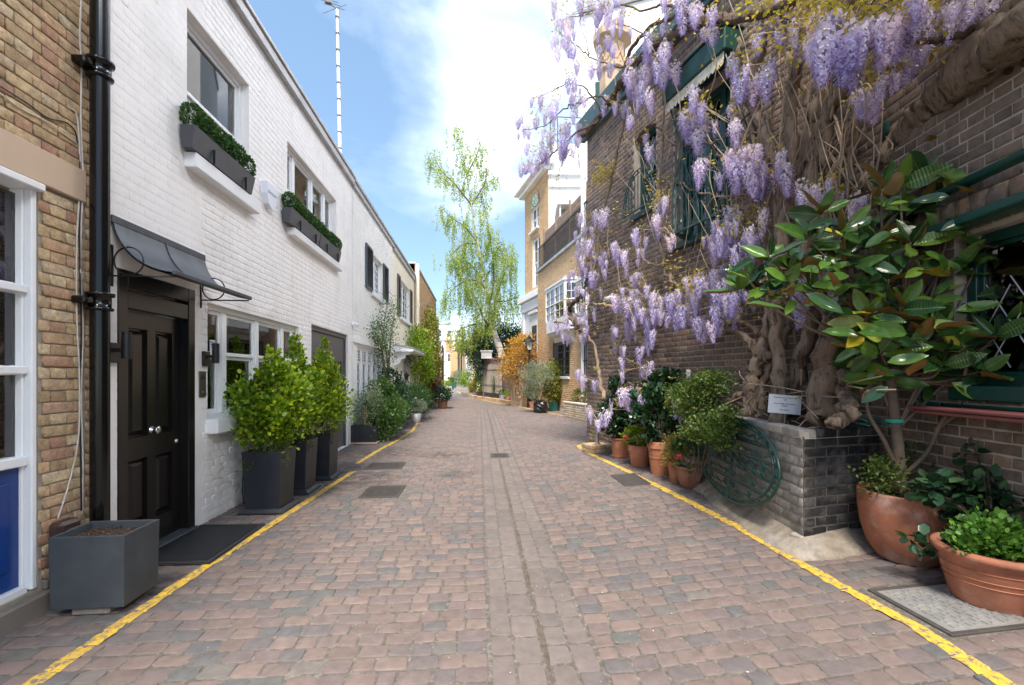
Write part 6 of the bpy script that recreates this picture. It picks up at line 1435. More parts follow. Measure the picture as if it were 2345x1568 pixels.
pot_plant('daisy_clump', 'trailing clump of small white daisies at the end of the brick bed', 'flowers', c, None, [(0, 0, .15, .55, .4, .25, 1700), (-.1, -.45, -.05, .3, .2, .2, 500)], 'lf_conifer', .05, LEAFN, extra=lambda t: np_obj('flowers', leaf_mesh('flowers', blob_points([(0, 0, .18, .56, .42, .26, 200)], .8, 0)[0], rng.normal(size=(200, 3)), .028, M['lf_white'], LEAFR), t, kind='stuff'))

# ================================================================== TERRACOTTA POTS ALONG THE DARK WALL
def pot_at(X, Yb, topY, Wd):
    p = gp(X, Yb); q = proj(p); d = q[2]; sc = 455 / d / K   # display px per metre
    h = (Yb - topY) / sc * 1.0; r = Wd / sc / 2
    dirx, diry = p[0] / math.hypot(p[0], p[1]), p[1] / math.hypot(p[0], p[1])
    return (p[0] + dirx * r * .7, p[1] + diry * r * .7, p[2]), h, r
def pot_std(h, r, mt, rim=.2, taper=.7, band=False, saucer=False):
    def f(t):
        pr = [(r * taper * .97, 0), (r * taper, .01), (r * .93, h * (1 - rim)), (r, h * (1 - rim) + .005), (r * 1.0, h - .01), (r * .97, h), (r * .87, h), (r * .85, h * .88), (0, h * .88)]
        MB().lathe(pr, 32).build('pot', M[mt], t, smooth=False); MB().lathe([(0, h * .9), (r * .85, h * .9)], 20).build('soil', M['soil'], t)
        if band: MB().lathe([(r * .845, h * .5), (r * .875, h * .51), (r * .875, h * .54), (r * .86, h * .55)], 32).build('band', M[mt], t)
        if saucer: MB().lathe([(0, .0), (r * .86, 0), (r * .95, .045), (r * .92, .05), (r * .75, .02)], 32).build('saucer', M[mt], t)
    return f
G = 'terracotta pots along the dark brick wall'
c, h, r = pot_at(1421, 1051, 1004, 47)
pot_plant('flower_pot', 'brown terracotta pot on a saucer with a tall dark camellia, beside the brick step', 'plant pot', c, pot_std(h, r, 'terra', .08, .78, saucer=True), [(0, 0, h + .42, .28, .26, .38, 1500), (-.12, 0, h + .3, .26, .2, .28, 600), (-.05, 0, h + .85, .12, .12, .2, 200)], 'lf_dark', .065, LEAFR, group=G, stems=3, stemh=.9)
c, h, r = pot_at(1465, 1072, 1021, 54)
def pinkf(dx, dy, z, n=24, s=.03, mt='lf_pink'):
    def f(t): pt_ = rng.normal(0, .022, (n, 3)) + np.array([dx, dy, z]); np_obj('flower', leaf_mesh('flower', pt_, rng.normal(size=(n, 3)), s, M[mt], LEAFR), t)
    return f
pot_plant('flower_pot', 'orange terracotta pot with a pink flowered geranium, second from the brick step', 'plant pot', c, pot_std(h, r, 'terra2', .24), [(-.03, 0, h + .14, .21, .19, .14, 520)], 'lf_laurel', .05, LEAFR, group=G, extra=pinkf(-.24, -.05, h + .12), stems=3, stemh=h + .1)
c, h, r = pot_at(1515, 1091, 1013, 66)
pot_plant('flower_pot', 'tall limescaled terracotta pot with a glossy camellia bush, middle of the row', 'plant pot', c, pot_std(h, r, 'terra2', .2, .72, band=True), [(-.05, 0, h + .36, .30, .28, .36, 1400), (.05, .05, h + .72, .24, .22, .22, 600), (-.25, .0, h + .5, .15, .2, .3, 300)], 'lf_dark', .075, LEAFR, group=G, stems=4, stemh=1.1)
c, h, r = pot_at(1549, 1107, 1057, 41)
pot_plant('flower_pot', 'small orange terracotta pot with a cream and gold leaved spiraea', 'plant pot', c, pot_std(h, r, 'terra2', .25), [(-.03, 0, h + .17, .20, .20, .17, 1000), (-.12, -.05, h + .02, .10, .10, .12, 260)], 'lf_yellow', .032, LEAF2, group=G, stems=3, stemh=h + .1)
c, h, r = pot_at(1578, 1123, 1070, 60)
def bowl(t):
    MB().lathe([(r * .45, 0), (r * .62, h * .12), (r * .82, h * .4), (r * .92, h * .72), (r * .93, h * .86), (r * 1.0, h * .9), (r * 1.02, h * .97), (r * .98, h), (r * .88, h), (r * .86, h * .85), (0, h * .85)], 32).build('pot', M['terra3'], t, smooth=True)
    m = MB(); scroll(m, -r * .35, -r * .80, h * .5, .03, .004); m.build('relief', M['terra3'], t)
pot_plant('flower_pot', 'round bellied terracotta pot with a leggy red geranium, against the brick planter', 'plant pot', c, bowl, [(-.02, 0, h + .22, .17, .16, .16, 300), (-.1, -.1, h + .02, .08, .08, .05, 30)], 'lf_mid', .055, LEAFR, group=G, extra=pinkf(-.20, -.12, h + .13), stems=6, stemh=h + .2)
# green glazed urn
c, h, r = pot_at(1355, 1011, 980, 22)
t = thing('glazed_urn', 'green glazed stoneware urn behind the hollow brick step', 'urn', loc=c); MB().lathe([(r * .7, 0), (r * .98, h * .35), (r, h * .6), (r * .8, h * .9), (r * .9, h), (r * .7, h), (0, h * .9)], 24).build('urn', M['glazed'], t, smooth=True)
# hollow brick plinth with a grey post socket
c = gp(1366, 1038); Fs = Frame(c[0] + .02, c[1] + .16, FW.a, gz(c[0], c[1])); t = thing('brick_socket', 'hollow square of old bricks holding a grey metal socket at the corner of the line', 'brick socket', Fs)
for k, z in enumerate((0.0, .075)):
    for (x0, x1, y0, y1) in ((-.19, .03, -.19, -.085), (.04, .19, -.19, -.085), (-.19, -.085, -.075, .12), (.085, .19, -.075, .12), (-.19, .03, .13, .23), (.04, .19, .13, .23)):
        if k: x0, x1 = -x1, -x0
        MB().box(x0, x1, y0, y1, z + .003, z + .070, b=.008).build('brick', M['stockbrick'], t, Fs)
MB().lathe([(.05, .08), (.05, .16), (.03, .165), (.03, .62), (0, .62)], 16, (.04, .02, 0)).build('socket', M['chrome'], t, Fs, smooth=False)
MB().box(-.08, .08, -.07, .12, .0, .08).build('fill', M['concrete'], t, Fs)

# ================================================================== RAISED BRICK PLANTER
pc = CW(2.24, 3.50)                 # near corner
pl = CW(*(lambda u, d: (u * d, d))( (1604 * K - 512) / 455, 5.75))      # far end against the wall
prx = CW(2.24 + .956 * .80, 3.50 + .292 * .80)
ZB = .25
FP1 = Frame.from2(pl, pc); L1 = math.hypot(pc[0] - pl[0], pc[1] - pl[1])      # long face
FP2 = Frame.from2(pc, prx); L2p = math.hypot(prx[0] - pc[0], prx[1] - pc[1])  # face towards the viewer
PLT = thing('brick_planter', 'old black and grey brick planter filled with wisteria trunks and bark', 'planter', FP1)
PH = .83
panel(MB(), 0, L1 - .006, -.15, ZB + PH - .075, [], depth=.004).build('wall', M['mortar_pale'], PLT, FP1)
panel(MB(), .001, L2p, -.15, ZB + PH - .075, [], depth=.004).build('wall', M['mortar_pale'], PLT, FP2)
M['greybrick'] = mat_rand('whitened_grey_brick', [(0, (.20, .18, .16)), (.4, (.34, .31, .27)), (.8, (.46, .42, .36)), (1, (.24, .22, .20))], .8, .35, 22, .6, stain=(.44, .41, .36), stain_amt=.7, stain_scale=6)
lay_bricks(courses(0, L1 - .01, ZB, ZB + PH - .08, [], bond='stretcher', Hb=.060, J=.017), PLT, FP1, M['greybrick'], relief=.008, nparts=300, templ=UBR)
lay_bricks(courses(.01, L2p, ZB, ZB + PH - .08, [], bond='stretcher', Hb=.060, J=.017), PLT, FP2, M['bluebrick'], relief=.007, nparts=300, templ=UBR)
zc = ZB + PH - .075
for FR, LL, mt in ((FP1, L1, 'greybrick'), (FP2, L2p, 'bluebrick')):
    x = .0 if FR is FP1 else .11; 
    while x < LL - .05:
        w = min(.215, LL - x); MB().box(x + .004, x + w - .004, -.025, .10, zc + .003, zc + .070, b=.008).build('coping_brick', M[mt], PLT, FR); x += w + .005
MB().box(0, L1 - .01, -.012, .10, zc - .002, zc + .055).build('coping_bed', M['mortar_pale'], PLT, FP1); MB().box(.01, L2p, -.012, .10, zc - .002, zc + .0545).build('coping_bed', M['mortar_pale'], PLT, FP2)
# soil fill
w_end = FW.w(FW.loc((*pl, 0))[0], 0, 0)[:2]
fill = [pl, pc, prx, cB, w_end]
MB().prism([(a, b) for a, b in fill], 'z', .1, zc + .01).build('soil', M['soil'], PLT, WORLD)
# bark chips
def in_poly(x, y, poly):
    c = False; j = len(poly) - 1
    for i in range(len(poly)):
        if (poly[i][1] > y) != (poly[j][1] > y) and x < (poly[j][0] - poly[i][0]) * (y - poly[i][1]) / (poly[j][1] - poly[i][1]) + poly[i][0]: c = not c
        j = i
    return c
pts = []
while len(pts) < 5200:
    x = random.uniform(1.5, 4.2); y = random.uniform(3.2, 7)
    if in_poly(x, y, fill):
        lw = FW.loc((x, y, 0)); back = max(0, .9 + lw[1] * 1.0) if lw[1] < 0 else .9
        pts.append((x, y, zc + .015 + back * .26 + random.uniform(0, .03)))
pts = np.array(pts); np_obj('bark_chips', leaf_mesh('bark_chips', pts, rng.normal(size=pts.shape) * [1, 1, .4], .038, M['chips'], roll=1.2), PLT, kind='stuff')
m = MB(); 
for _ in range(110):
    i = random.randrange(len(pts)); a = Vector(pts[i]); dr = Vector((random.gauss(0, 1), random.gauss(0, 1), random.uniform(0, .6))).normalized(); ln = random.uniform(.05, .16); m.tube([a, a + dr * ln * .5 + Vector((0, 0, .01)), a + dr * ln], [.006, .005, .003], 4, caps=False)
# mound below the chips
gx = []
nX, nY = 26, 30
V = []; ok = {}
for j in range(nY):
    for i in range(nX):
        x = 1.5 + 2.7 * i / (nX - 1); y = 3.2 + 3.8 * j / (nY - 1); lw = FW.loc((x, y, 0)); back = max(0, min(.9 + lw[1], .9)); V.append((x, y, zc + .01 + back * .26)); ok[(i, j)] = in_poly(x, y, fill)
Fq = [(j * nX + i, j * nX + i + 1, (j + 1) * nX + i + 1, (j + 1) * nX + i) for j in range(nY - 1) for i in range(nX - 1) if all(ok[k] for k in ((i, j), (i + 1, j), (i, j + 1), (i + 1, j + 1)))]
us_ = sorted({i for f in Fq for i in f}); rm_ = {a: i for i, a in enumerate(us_)}
MB().add([V[a] for a in us_], [tuple(rm_[i] for i in f) for f in Fq]).build('soil_mound', M['soil'], PLT, WORLD); m.build('dead_twigs', M['twig'], PLT, WORLD, kind='stuff')
# concrete haunch at its foot
t = thing('concrete_haunch', 'sloping patched concrete footing between the brick planter and the yellow line', 'footing', FP1)
path_ = [FP1.w(q, 0, 0) for q in np.linspace(.02, L1 - .12, 26)] + [FP1.w(L1, 0, 0)] + [FP2.w(q, 0, 0) for q in np.linspace(.10, L2p + .35, 10)]
n1_, n2_ = Vector((math.sin(FP1.a), -math.cos(FP1.a))), Vector((math.sin(FP2.a), -math.cos(FP2.a))); prof = [(.21, -.05), (.19, .012), (.15, .045), (.09, .075), (.03, .12), (-.03, .155)]; V = []
for i, q in enumerate(path_):
    nn = n1_ if i < 26 else (n1_ + n2_).normalized() if i == 26 else n2_
    for dq, z in prof:
        k = (1 + .10 * math.sin(i * .7)) if dq > .1 else 1; x, y = q[0] + nn.x * dq * k, q[1] + nn.y * dq * k; V.append((x, y, gz(x, y) + z * (.8 if i > 30 else 1) + random.uniform(-.004, .004)))
n = 6; MB().add(V, [(i * n + k, i * n + k + 1, (i + 1) * n + k + 1, (i + 1) * n + k) for i in range(len(path_) - 1) for k in range(n - 1)]).build('concrete', M['concrete'], t, WORLD, smooth=True)
MB().box(-.02, L2p, -.004, .1, .08, ZB + .006, b=.01).build('footing_course', M['mortar_dark'], PLT, FP2); MB().box(0, L1, -.002, .1, .08, ZB + .004).build('footing_course', M['mortar_dark'], PLT, FP1)

# leaning round wrought iron grille
gs = (FP1.hit(1612, 1000, .06)[0] + FP1.hit(1796, 1100, .06)[0]) / 2; gr_ = abs(FP1.hit(1796, 1100, .06)[0] - FP1.hit(1612, 1000, .06)[0]) / 2
gzc = (FP1.hit(1705, 958, .06)[1] + FP1.hit(1760, 1192, .06)[1]) / 2; gzr = min(.53, (FP1.hit(1690, 958, .06)[1] - FP1.hit(1770, 1192, .06)[1]) / 2)
print('grille', gs, gr_, gzc, gzr, 'L1', L1)
Fg = Frame(*FP1.w(gs, 0, 0)[:2], FP1.a); t = thing('iron_grille', 'round dark green wrought iron grille leaning against the long side of the planter', 'grille', Fg)
gy = lambda z: -.05 - .10 * (1 - (z - (gzc - gzr)) / (2 * gzr))
def el(a, k=1): return (gr_ * k * math.cos(a), gy(gzc + gzr * k * math.sin(a)), gzc + gzr * k * math.sin(a))
for k, rr in ((1, .013), (.90, .009)): MB().tube([el(a, k) for a in np.linspace(0, 2 * math.pi, 60)], rr, 7, caps=False).build('ring', M['green'], t, Fg, smooth=True)
MB().tube([(0.01, gy(gzc - gzr) , gzc - gzr), (0.01, gy(gzc + gzr), gzc + gzr)], .013, 7).tube([(-.03, gy(gzc - gzr), gzc - gzr), (-.03, gy(gzc + gzr), gzc + gzr)], .008, 6).build('upright', M['green'], t, Fg)
for i in range(11):
    q = -0.84 + i * .168; z = gzc + gzr * q; hw = gr_ * .9 * math.sqrt(max(0, 1 - (q / .9) ** 2)); m = MB()
    if i % 2: m.tube([(x, gy(z), z + .012 * math.sin(x * 38)) for x in np.linspace(-hw, hw, 36)], .009, 5)
    else: m.tube([(-hw, gy(z), z), (hw, gy(z), z)], .010, 5); m.tube([(-hw, gy(z), z + .026), (hw, gy(z), z + .026)], .008, 5)
    m.build('cross_bar', M['green'], t, Fg)
m = MB()
for row_ in (.04, -.14):
    for x in np.linspace(-gr_ * .72, gr_ * .72, 9): scroll(m, x, gy(gzc + gzr * row_) - .004, gzc + gzr * row_ + .02, .036, .009, 1.8)
for q in (-.6, -.35, .35, .6):
    for x in (-gr_ * .62 * (1 - abs(q) * .3), -.09, .09, gr_ * .62 * (1 - abs(q) * .3)): scroll(m, x, gy(gzc + gzr * q) - .004, gzc + gzr * q, .028, .007)
m.build('scrollwork', M['green'], t, Fg, kind='stuff')
m = MB()
for a in np.linspace(0, 2 * math.pi, 27)[:-1]: e = el(a, .95); scroll(m, e[0], e[1], e[2], .024, .007, 1.3)
m.build('rim_scrolls', M['green'], t, Fg, kind='stuff')

# notice on a stick
sd_ = 3.95; a_ = P(1763, 894, sd_); b_ = P(1835, 901, sd_); cpt = P(1797, 926, sd_); Fs = Frame(cpt[0], cpt[1], -YAW - R(4), cpt[2])
t = thing('notice', 'white paper notice on a thin cane in front of the wisteria trunks', 'notice', Fs); wS = math.dist(a_, b_) / 2; hS = .081
tm = Matrix.Rotation(R(4.5), 4, 'Y'); o = MB().box(-wS, wS, 0, .003, -hS, hS).build('sheet', M['paper'], t); o.matrix_local = tm
FS2 = Frame(0, 0, 0); FS2.M = WM[t.name] @ tm
for i, ln in enumerate(('Please do not sit or lean on this', 'wall', '', 'It is old, fragile and it is private', 'property', '', 'Many thanks!')):
    if ln: text_obj(ln, .0145, 'ink', t, FS2, 0, -.0012, .052 - i * .0175)
MB().tube([(0, .008, hS + .02), (.002, .008, -hS), (.0, .01, -.35)], .0035, 6).build('cane', M['twig'], t)
# ================================================================== WISTERIA
random.seed(5); rng = np.random.default_rng(5)
WS = thing('wisteria', 'huge old wisteria with twisted trunks and hanging mauve flowers on the dark house', 'climbing plant', loc=(2.9, 4.2, 0))
def wallpt(X, Y, off):
    """world point 'off' metres in front of whichever leg of the dark wall lies behind this point"""
    s, z = FW.hit(X, Y, off)
    if s <= LW - off * .2: return Vector(FW.w(s, -off, z))
    s, z = FN.hit(X, Y, off); return Vector(FN.w(s, -off, z))
def branch(path, r0, r1, name='branch', mt='bark', n=9, sub=6, wob=.012, lump_=.10):
    q = []
    for e in path:
        if len(e) == 3: q.append(wallpt(e[0], e[1], e[2]))
        else: q.append(Vector(P(e[0], e[1], e[3])))
    q = smooth_path(q, sub); q = [p + Vector((random.gauss(0, wob), random.gauss(0, wob), random.gauss(0, wob))) for p in q]
    rr_ = [r0 + (r1 - r0) * (i / (len(q) - 1)) for i in range(len(q))]
    if r0 > .045 and name != 'flower':
        sm_ = MB()
        for k in range(2):
            ph = random.uniform(0, 6.28); tw_ = random.choice((-1, 1)) * random.uniform(.10, .22); off_r = random.uniform(.62, .9)
            i0, i1 = (0, len(q)) if k < 1 else sorted(random.sample(range(len(q)), 2)); i1 = max(i1, i0 + 6); pts_ = []
            for i in range(i0, min(i1, len(q))):
                a = ph + tw_ * i; d_ = (q[min(i + 1, len(q) - 1)] - q[max(i - 1, 0)]).normalized(); sx_ = d_.cross(Vector((0.3, 1, 0.1))).normalized(); sy_ = d_.cross(sx_); pts_.append(q[i] + (sx_ * math.cos(a) + sy_ * math.sin(a)) * rr_[i] * off_r)
            if len(pts_) > 3: sm_.tube(pts_, [r0 * random.uniform(.28, .42) * (1 if 0 < j < len(pts_) - 1 else .3) for j in range(len(pts_))], 8, lump=.08)
        sm_.build('twisted_strand', M[mt], WS, WORLD, smooth=True, kind='stuff')
    MB().tube(q, [(r0 + (r1 - r0) * (i / (len(q) - 1))) * (1 + (.07 if r0 < .09 else .03) * math.sin(i * .45)) for i in range(len(q))], 22 if r0 > .04 else n, lump=lump_ * (.25 if r0 > .04 else .6), ridge=.085 if r0 > .04 else .03).build(name, M[mt], WS, WORLD, smooth=True); return q
O = .30
def knots(q, r, n):
    m = MB()
    for _ in range(n):
        p = random.choice(q[2:-2]); a = random.uniform(0, 6.28); c = p + Vector((math.cos(a), math.sin(a), 0)) * r * .8; l_ = lump(tuple(c), r * .28, r * .28, r * .3, 6, random.randrange(999)); m.add(l_.v, l_.f)
    m.build('knot', M['bark'], WS, WORLD, smooth=True)
T4 = branch([(1885, 965, .55), (1888, 890, .50), (1900, 800, .45), (1912, 720, .40), (1908, 620, .35), (1880, 520, .3), (1862, 420, .28), (1885, 300, .28), (1930, 190, .28), (1950, 60, .3)], .10, .055, 'trunk', sub=7, lump_=.13)
T2 = branch([(1780, 975, .70), (1781, 860, .62), (1778, 740, .52), (1785, 620, .40), (1798, 500, .33), (1822, 380, .3), (1812, 250, .28), (1830, 120, .28), (1850, -20, .3)], .062, .045, 'trunk', sub=7)
T3 = branch([(1795, 950, .50), (1822, 860, .45), (1848, 780, .40), (1868, 690, .35), (1850, 560, .3), (1830, 430, .28), (1850, 330, .28), (1878, 200, .28)], .075, .045, 'trunk', sub=7)
T1 = branch([(1716, 955, .55), (1722, 895, .48), (1738, 835, .42), (1756, 770, .36), (1768, 680, .3), (1770, 560, .3), (1790, 440, .3), (1760, 330, .3), (1728, 230, .3), (1740, 110, .3), (1760, -20, .3)], .072, .05, 'trunk', sub=7)
T5 = branch([(1950, 955, .62), (1935, 900, .5), (1942, 830, .35), (1925, 760, .25), (1905, 690, .2), (1890, 640, .2)], .05, .035, 'trunk', sub=7)
branch([(1970, 900, .25), (1945, 820, .2), (1935, 740, .18), (1920, 640, .18)], .045, .03, 'trunk')
branch([(1905, 975, .75), (1935, 958, .62), (1952, 925, .5), (1948, 900, .42)], .05, .04, 'trunk', lump_=.2)
branch([(1750, 940, .5), (1745, 880, .42), (1780, 820, .4), (1800, 770, .38), (1815, 720, .35)], .045, .03, 'trunk')
T6 = branch([(1768, 822, .45), (1735, 798, .42), (1700, 770, .38), (1665, 742, .35), (1640, 728, .35)], .055, .03)
branch([(1745, 770, .4), (1715, 745, .38), (1680, 740, .38), (1640, 720, .36), (1600, 712, .36), (1560, 712, .36)], .030, .016, mt='barkd')
B1 = branch([(1640, 728, .36), (1600, 700, .36), (1560, 665, .36), (1530, 635, .34), (1518, 600, .34), (1532, 570, .34), (1520, 540, .34), (1495, 515, .34)], .022, .016)
branch([(1530, 625, .3), (1545, 655, .3), (1550, 670, .3)], .03, .024)
branch([(1520, 600, .3), (1505, 480, .3), (1512, 380, .3), (1520, 250, .3), (1524, 150, .3)], .018, .014)
branch([(1522, 605, .35), (1490, 605, .35), (1460, 590, .35), (1425, 610, .35), (1405, 625, .35)], .02, .01)
branch([(1490, 760, .3), (1520, 740, .3), (1550, 715, .34), (1565, 700, .35)], .028, .02)
branch([(1427, 860, .25), (1450, 840, .26), (1475, 818, .28), (1490, 790, .3), (1490, 765, .3)], .020, .018)
branch([(1412, 830, .28), (1418, 800, .28), (1424, 770, .28)], .018, .014); branch([(1492, 770, .25), (1495, 840, .25), (1510, 880, .25), (1480, 915, .25)], .018, .012)
branch([(1385, 915, .5), (1372, 850, .45), (1358, 790, .42), (1335, 762, .5), (1300, 742, .6), (1268, 735, .7)], .035, .018)
branch([(1340, 762, .5), (1318, 738, .55), (1302, 715, .6), (1318, 690, .55), (1335, 670, .5), (1345, 630, .45), (1350, 560, .4)], .05, .022, mt='barkd')
branch([(1405, 703, .3), (1380, 697, .35), (1350, 695, .42), (1310, 690, .5), (1285, 685, .6)], .022, .010, mt='twig')
branch([(1360, 640, .3), (1372, 560, .28), (1388, 470, .25), (1408, 370, .25), (1430, 270, .25), (1445, 180, .25)], .028, .02)
# limbs along the eaves and out over the mews
EAV = branch([(1335, 312, .45), (1362, 285, .42), (1388, 245, .40), (1428, 180, .42), (1470, 130, .45), (1520, 90, .45), (1590, 58, .45), (1640, 45, .45), (1700, 38, .45), (1770, 25, .45), (1850, -30, .5)], .045, .055, 'limb', 'barkd', sub=7)
branch([(1420, 205, .40), (1440, 130, .42), (1480, 70, .45), (1560, 30, .5), (1620, -20, .5)], .035, .02, 'limb', 'barkd')
branch([(1395, 240, .40), (1370, 220, .6), (1330, 235, .8), (1290, 250, 1.0), (1240, 290, 1.2), (1195, 300, 1.3)], .018, .005, mt='barkd')
branch([(1375, 275, .4), (1330, 300, .7), (1290, 330, .9), (1250, 365, 1.1), (1215, 390, 1.2), (1195, 400, 1.3)], .018, .005, mt='barkd')
branch([(1380, 255, .4), (1340, 205, .7), (1310, 190, .9), (1270, 205, 1.1), (1230, 225, 1.3)], .014, .004, mt='barkd')
branch([(1440, 160, .45), (1400, 150, .6), (1350, 130, .8), (1310, 95, 1.0), (1275, 70, 1.2)], .016, .004, mt='barkd')
branch([(1600, 40, .5), (1520, 12, .6), (1470, 25, .7), (1400, 10, .9), (1340, 30, 1.0), (1290, 45, 1.2)], .02, .004, mt='barkd')
branch([(1350, 130, .8), (1340, 90, .9), (1330, 40, 1.0), (1340, -10, 1.0)], .008, .004, mt='barkd'); branch([(1500, 95, .5), (1440, 60, .7), (1400, 55, .8)], .010, .004, mt='barkd')
branch([(1280, 335, .9), (1262, 380, 1.0), (1265, 430, 1.0)], .005, .003, mt='twig')
branch([(1560, 420, .3), (1600, 440, .3), (1680, 450, .3), (1740, 430, .3), (1780, 410, .3)], .012, .01); branch([(1640, 360, .3), (1690, 330, .3), (1740, 300, .3)], .014, .012)
branch([(1620, 480, .35), (1640, 455, .35), (1730, 445, .32), (1790, 430, .3)], .014, .012)
branch([(1500, 290, .35), (1550, 330, .36), (1620, 330, .36), (1680, 300, .32), (1730, 250, .3)], .012, .012, mt='barkd')
# great limb rising to the right, towards the viewer
GL = branch([(1885, 640, .3), (1930, 545, 0, 4.25), (1975, 465, 0, 4.05), (2040, 375, 0, 3.8), (2120, 270, 0, 3.45), (2200, 190, 0, 3.1), (2290, 110, 0, 2.75), (2400, 20, 0, 2.45)], .12, .15, 'limb', sub=8, lump_=.08, n=14, wob=.014)
GL2 = branch([(1985, 470, 0, 4.1), (2050, 345, 0, 3.75), (2110, 285, 0, 3.5), (2200, 150, 0, 3.05), (2300, 50, 0, 2.7), (2400, -40, 0, 2.4)], .06, .08, 'limb', sub=8, lump_=.12, n=12)
branch([(1960, 545, 0, 4.15), (2030, 470, 0, 3.95), (2085, 400, 0, 3.7), (2150, 310, 0, 3.4), (2240, 230, 0, 3.05), (2370, 130, 0, 2.65)], .05, .06, 'limb', 'barkd', sub=8)
branch([(1890, 640, 0, 4.4), (1950, 580, 0, 4.2), (2010, 500, 0, 3.95), (2060, 440, 0, 3.75)], .045, .04, 'limb', sub=6)
branch([(2345, -20, 0, 2.7), (2280, 40, 0, 2.8), (2200, 80, 0, 2.9), (2120, 90, 0, 3.0), (2080, 70, 0, 3.1)], .035, .012, mt='barkd')
branch([(1790, 40, .4), (1850, 80, .4), (1880, 120, .4), (1915, 150, .4), (1940, 155, .5)], .03, .02, mt='barkd'); branch([(1700, 110, .3), (1770, 75, .35), (1830, 85, .4), (1880, 120, .4)], .022, .018)
branch([(1890, 380, .3), (1900, 250, .3), (1935, 120, .35), (1950, -20, .4)], .04, .03); branch([(1925, 560, .2), (1940, 430, .2), (1960, 300, .2), (1975, 150, .2), (1985, 20, .25)], .032, .022)
branch([(1840, 560, .25), (1800, 480, .25), (1745, 380, .28), (1720, 280, .28), (1700, 180, .28), (1690, 90, .3)], .035, .022)
branch([(1850, 600, .25), (1870, 500, .25), (1905, 420, .25), (1890, 330, .22), (1850, 230, .22), (1800, 120, .25)], .04, .022)
# many thin stems
m = MB()
for k in range(70):
    x = random.uniform(1670, 1985); y = random.uniform(420, 820); x2 = x + random.gauss(0, 60); y2 = random.uniform(-30, 330); o1 = random.uniform(.08, .38)
    q = smooth_path([wallpt(x, y, o1), wallpt(x + (x2 - x) * .2 + random.gauss(0, 22), y + (y2 - y) * .25, o1 + random.gauss(0, .06)), wallpt(x + (x2 - x) * .5 + random.gauss(0, 30), y + (y2 - y) * .5, o1 + random.gauss(0, .06)), wallpt(x + (x2 - x) * .75 + random.gauss(0, 26), y + (y2 - y) * .75, o1 + random.gauss(0, .06)), wallpt(x2, y2, o1)], 4)
    r = random.choice((.003, .004, .005, .006, .010)); m.tube(q, r, 5, caps=False)
for k in range(70):
    x = random.uniform(1340, 1700); y = random.uniform(60, 640); L_ = random.uniform(40, 160); a = random.uniform(-.7, .7); o1 = random.uniform(.15, .5)
    q = smooth_path([wallpt(x, y, o1), wallpt(x + math.sin(a) * L_ * .5 + random.gauss(0, 10), y + L_ * .5, o1), wallpt(x + math.sin(a) * L_, y + L_, o1 + .03)], 4); m.tube(q, random.choice((.003, .004, .005)), 4, caps=False)
for k in range(26):
    x = random.uniform(1700, 1980); y = random.uniform(870, 950); q = smooth_path([wallpt(x, y, random.uniform(.3, .7)), wallpt(x + random.gauss(0, 25), y - random.uniform(5, 40), random.uniform(.3, .7)), wallpt(x + random.gauss(0, 60), y + random.uniform(-50, 20), random.uniform(.3, .8))], 3); m.tube(q, random.choice((.003, .004, .005)), 4, caps=False)
m.build('thin_stems', M['twig'], WS, WORLD, kind='stuff')
branch([(1700, 900, .5), (1660, 920, .55), (1630, 935, .55), (1590, 960, .5), (1575, 975, .45)], .035, .02); branch([(1690, 880, .4), (1650, 862, .42), (1610, 855, .42)], .014, .006, mt='twig')

# racemes ------------------------------------------------------------
def raceme(seed, full=1.0):
    r = np.random.default_rng(seed); Vv, Ff, Cc = [], [], []; n = int(125 * full)
    lean = r.normal(0, .05, 2)
    for i in range(n):
        t = (i + .5) / n; t = t ** .9; z = -t; rad = .21 * (1 - t) ** .55 + .03; a = i * 2.399 + r.uniform(-.4, .4); rr = rad * r.uniform(.6, 1.05)
        c = np.array([rr * math.cos(a) + lean[0] * t, rr * math.sin(a) + lean[1] * t, z + r.uniform(-.03, .03)]); s = .080 * (1.15 - .55 * t) * r.uniform(.8, 1.2)
        o = np.array([math.cos(a), math.sin(a), -.25]); sd_ = np.array([-math.sin(a), math.cos(a), 0]); up = np.array([0, 0, 1.])
        base = len(Vv)
        # banner petal (upright) and drooping keel
        Vv += [c - sd_ * s * .62 + up * s * .1, c + sd_ * s * .62 + up * s * .1, c + sd_ * s * .45 + up * s * 1.0 + o * s * .3, c - sd_ * s * .45 + up * s * 1.0 + o * s * .3]
        Vv += [c - sd_ * s * .34, c + sd_ * s * .34, c + o * s * 1.25 - up * s * .75 + sd_ * s * .12, c + o * s * 1.25 - up * s * .75 - sd_ * s * .12]
        Ff += [(base, base + 1, base + 2), (base, base + 2, base + 3), (base + 4, base + 5, base + 6), (base + 4, base + 6, base + 7)]
        pale = np.array([.90, .85, .91]); mid = np.array([.70, .62, .85]); deep = np.array([.42, .33, .70])
        k = min(1, max(0, t * .9 + r.uniform(-.3, .25))); ban = pale * (1 - k) + mid * k; kee = mid * (1 - k) + deep * k
        if t < .12 and r.random() < .5: ban = np.array([.72, .62, .70])
        Cc += [(*ban, 1)] * 4 + [(*kee, 1)] * 4
    base = len(Vv); Vv += [np.array(v_) for v_ in ((-.012, 0, .32), (.012, 0, .32), (.012, 0, -.6), (-.012, 0, -.6), (0, -.012, .32), (0, .012, .32), (0, .012, -.6), (0, -.012, -.6))]; Cc += [(.25, .28, .10, 1)] * 8
    Ff += [(base, base + 1, base + 2), (base, base + 2, base + 3), (base + 4, base + 5, base + 6), (base + 4, base + 6, base + 7)]
    return np_mesh('flower_cluster', np.array(Vv), np.array(Ff), M['petal'], colors=np.array(Cc))
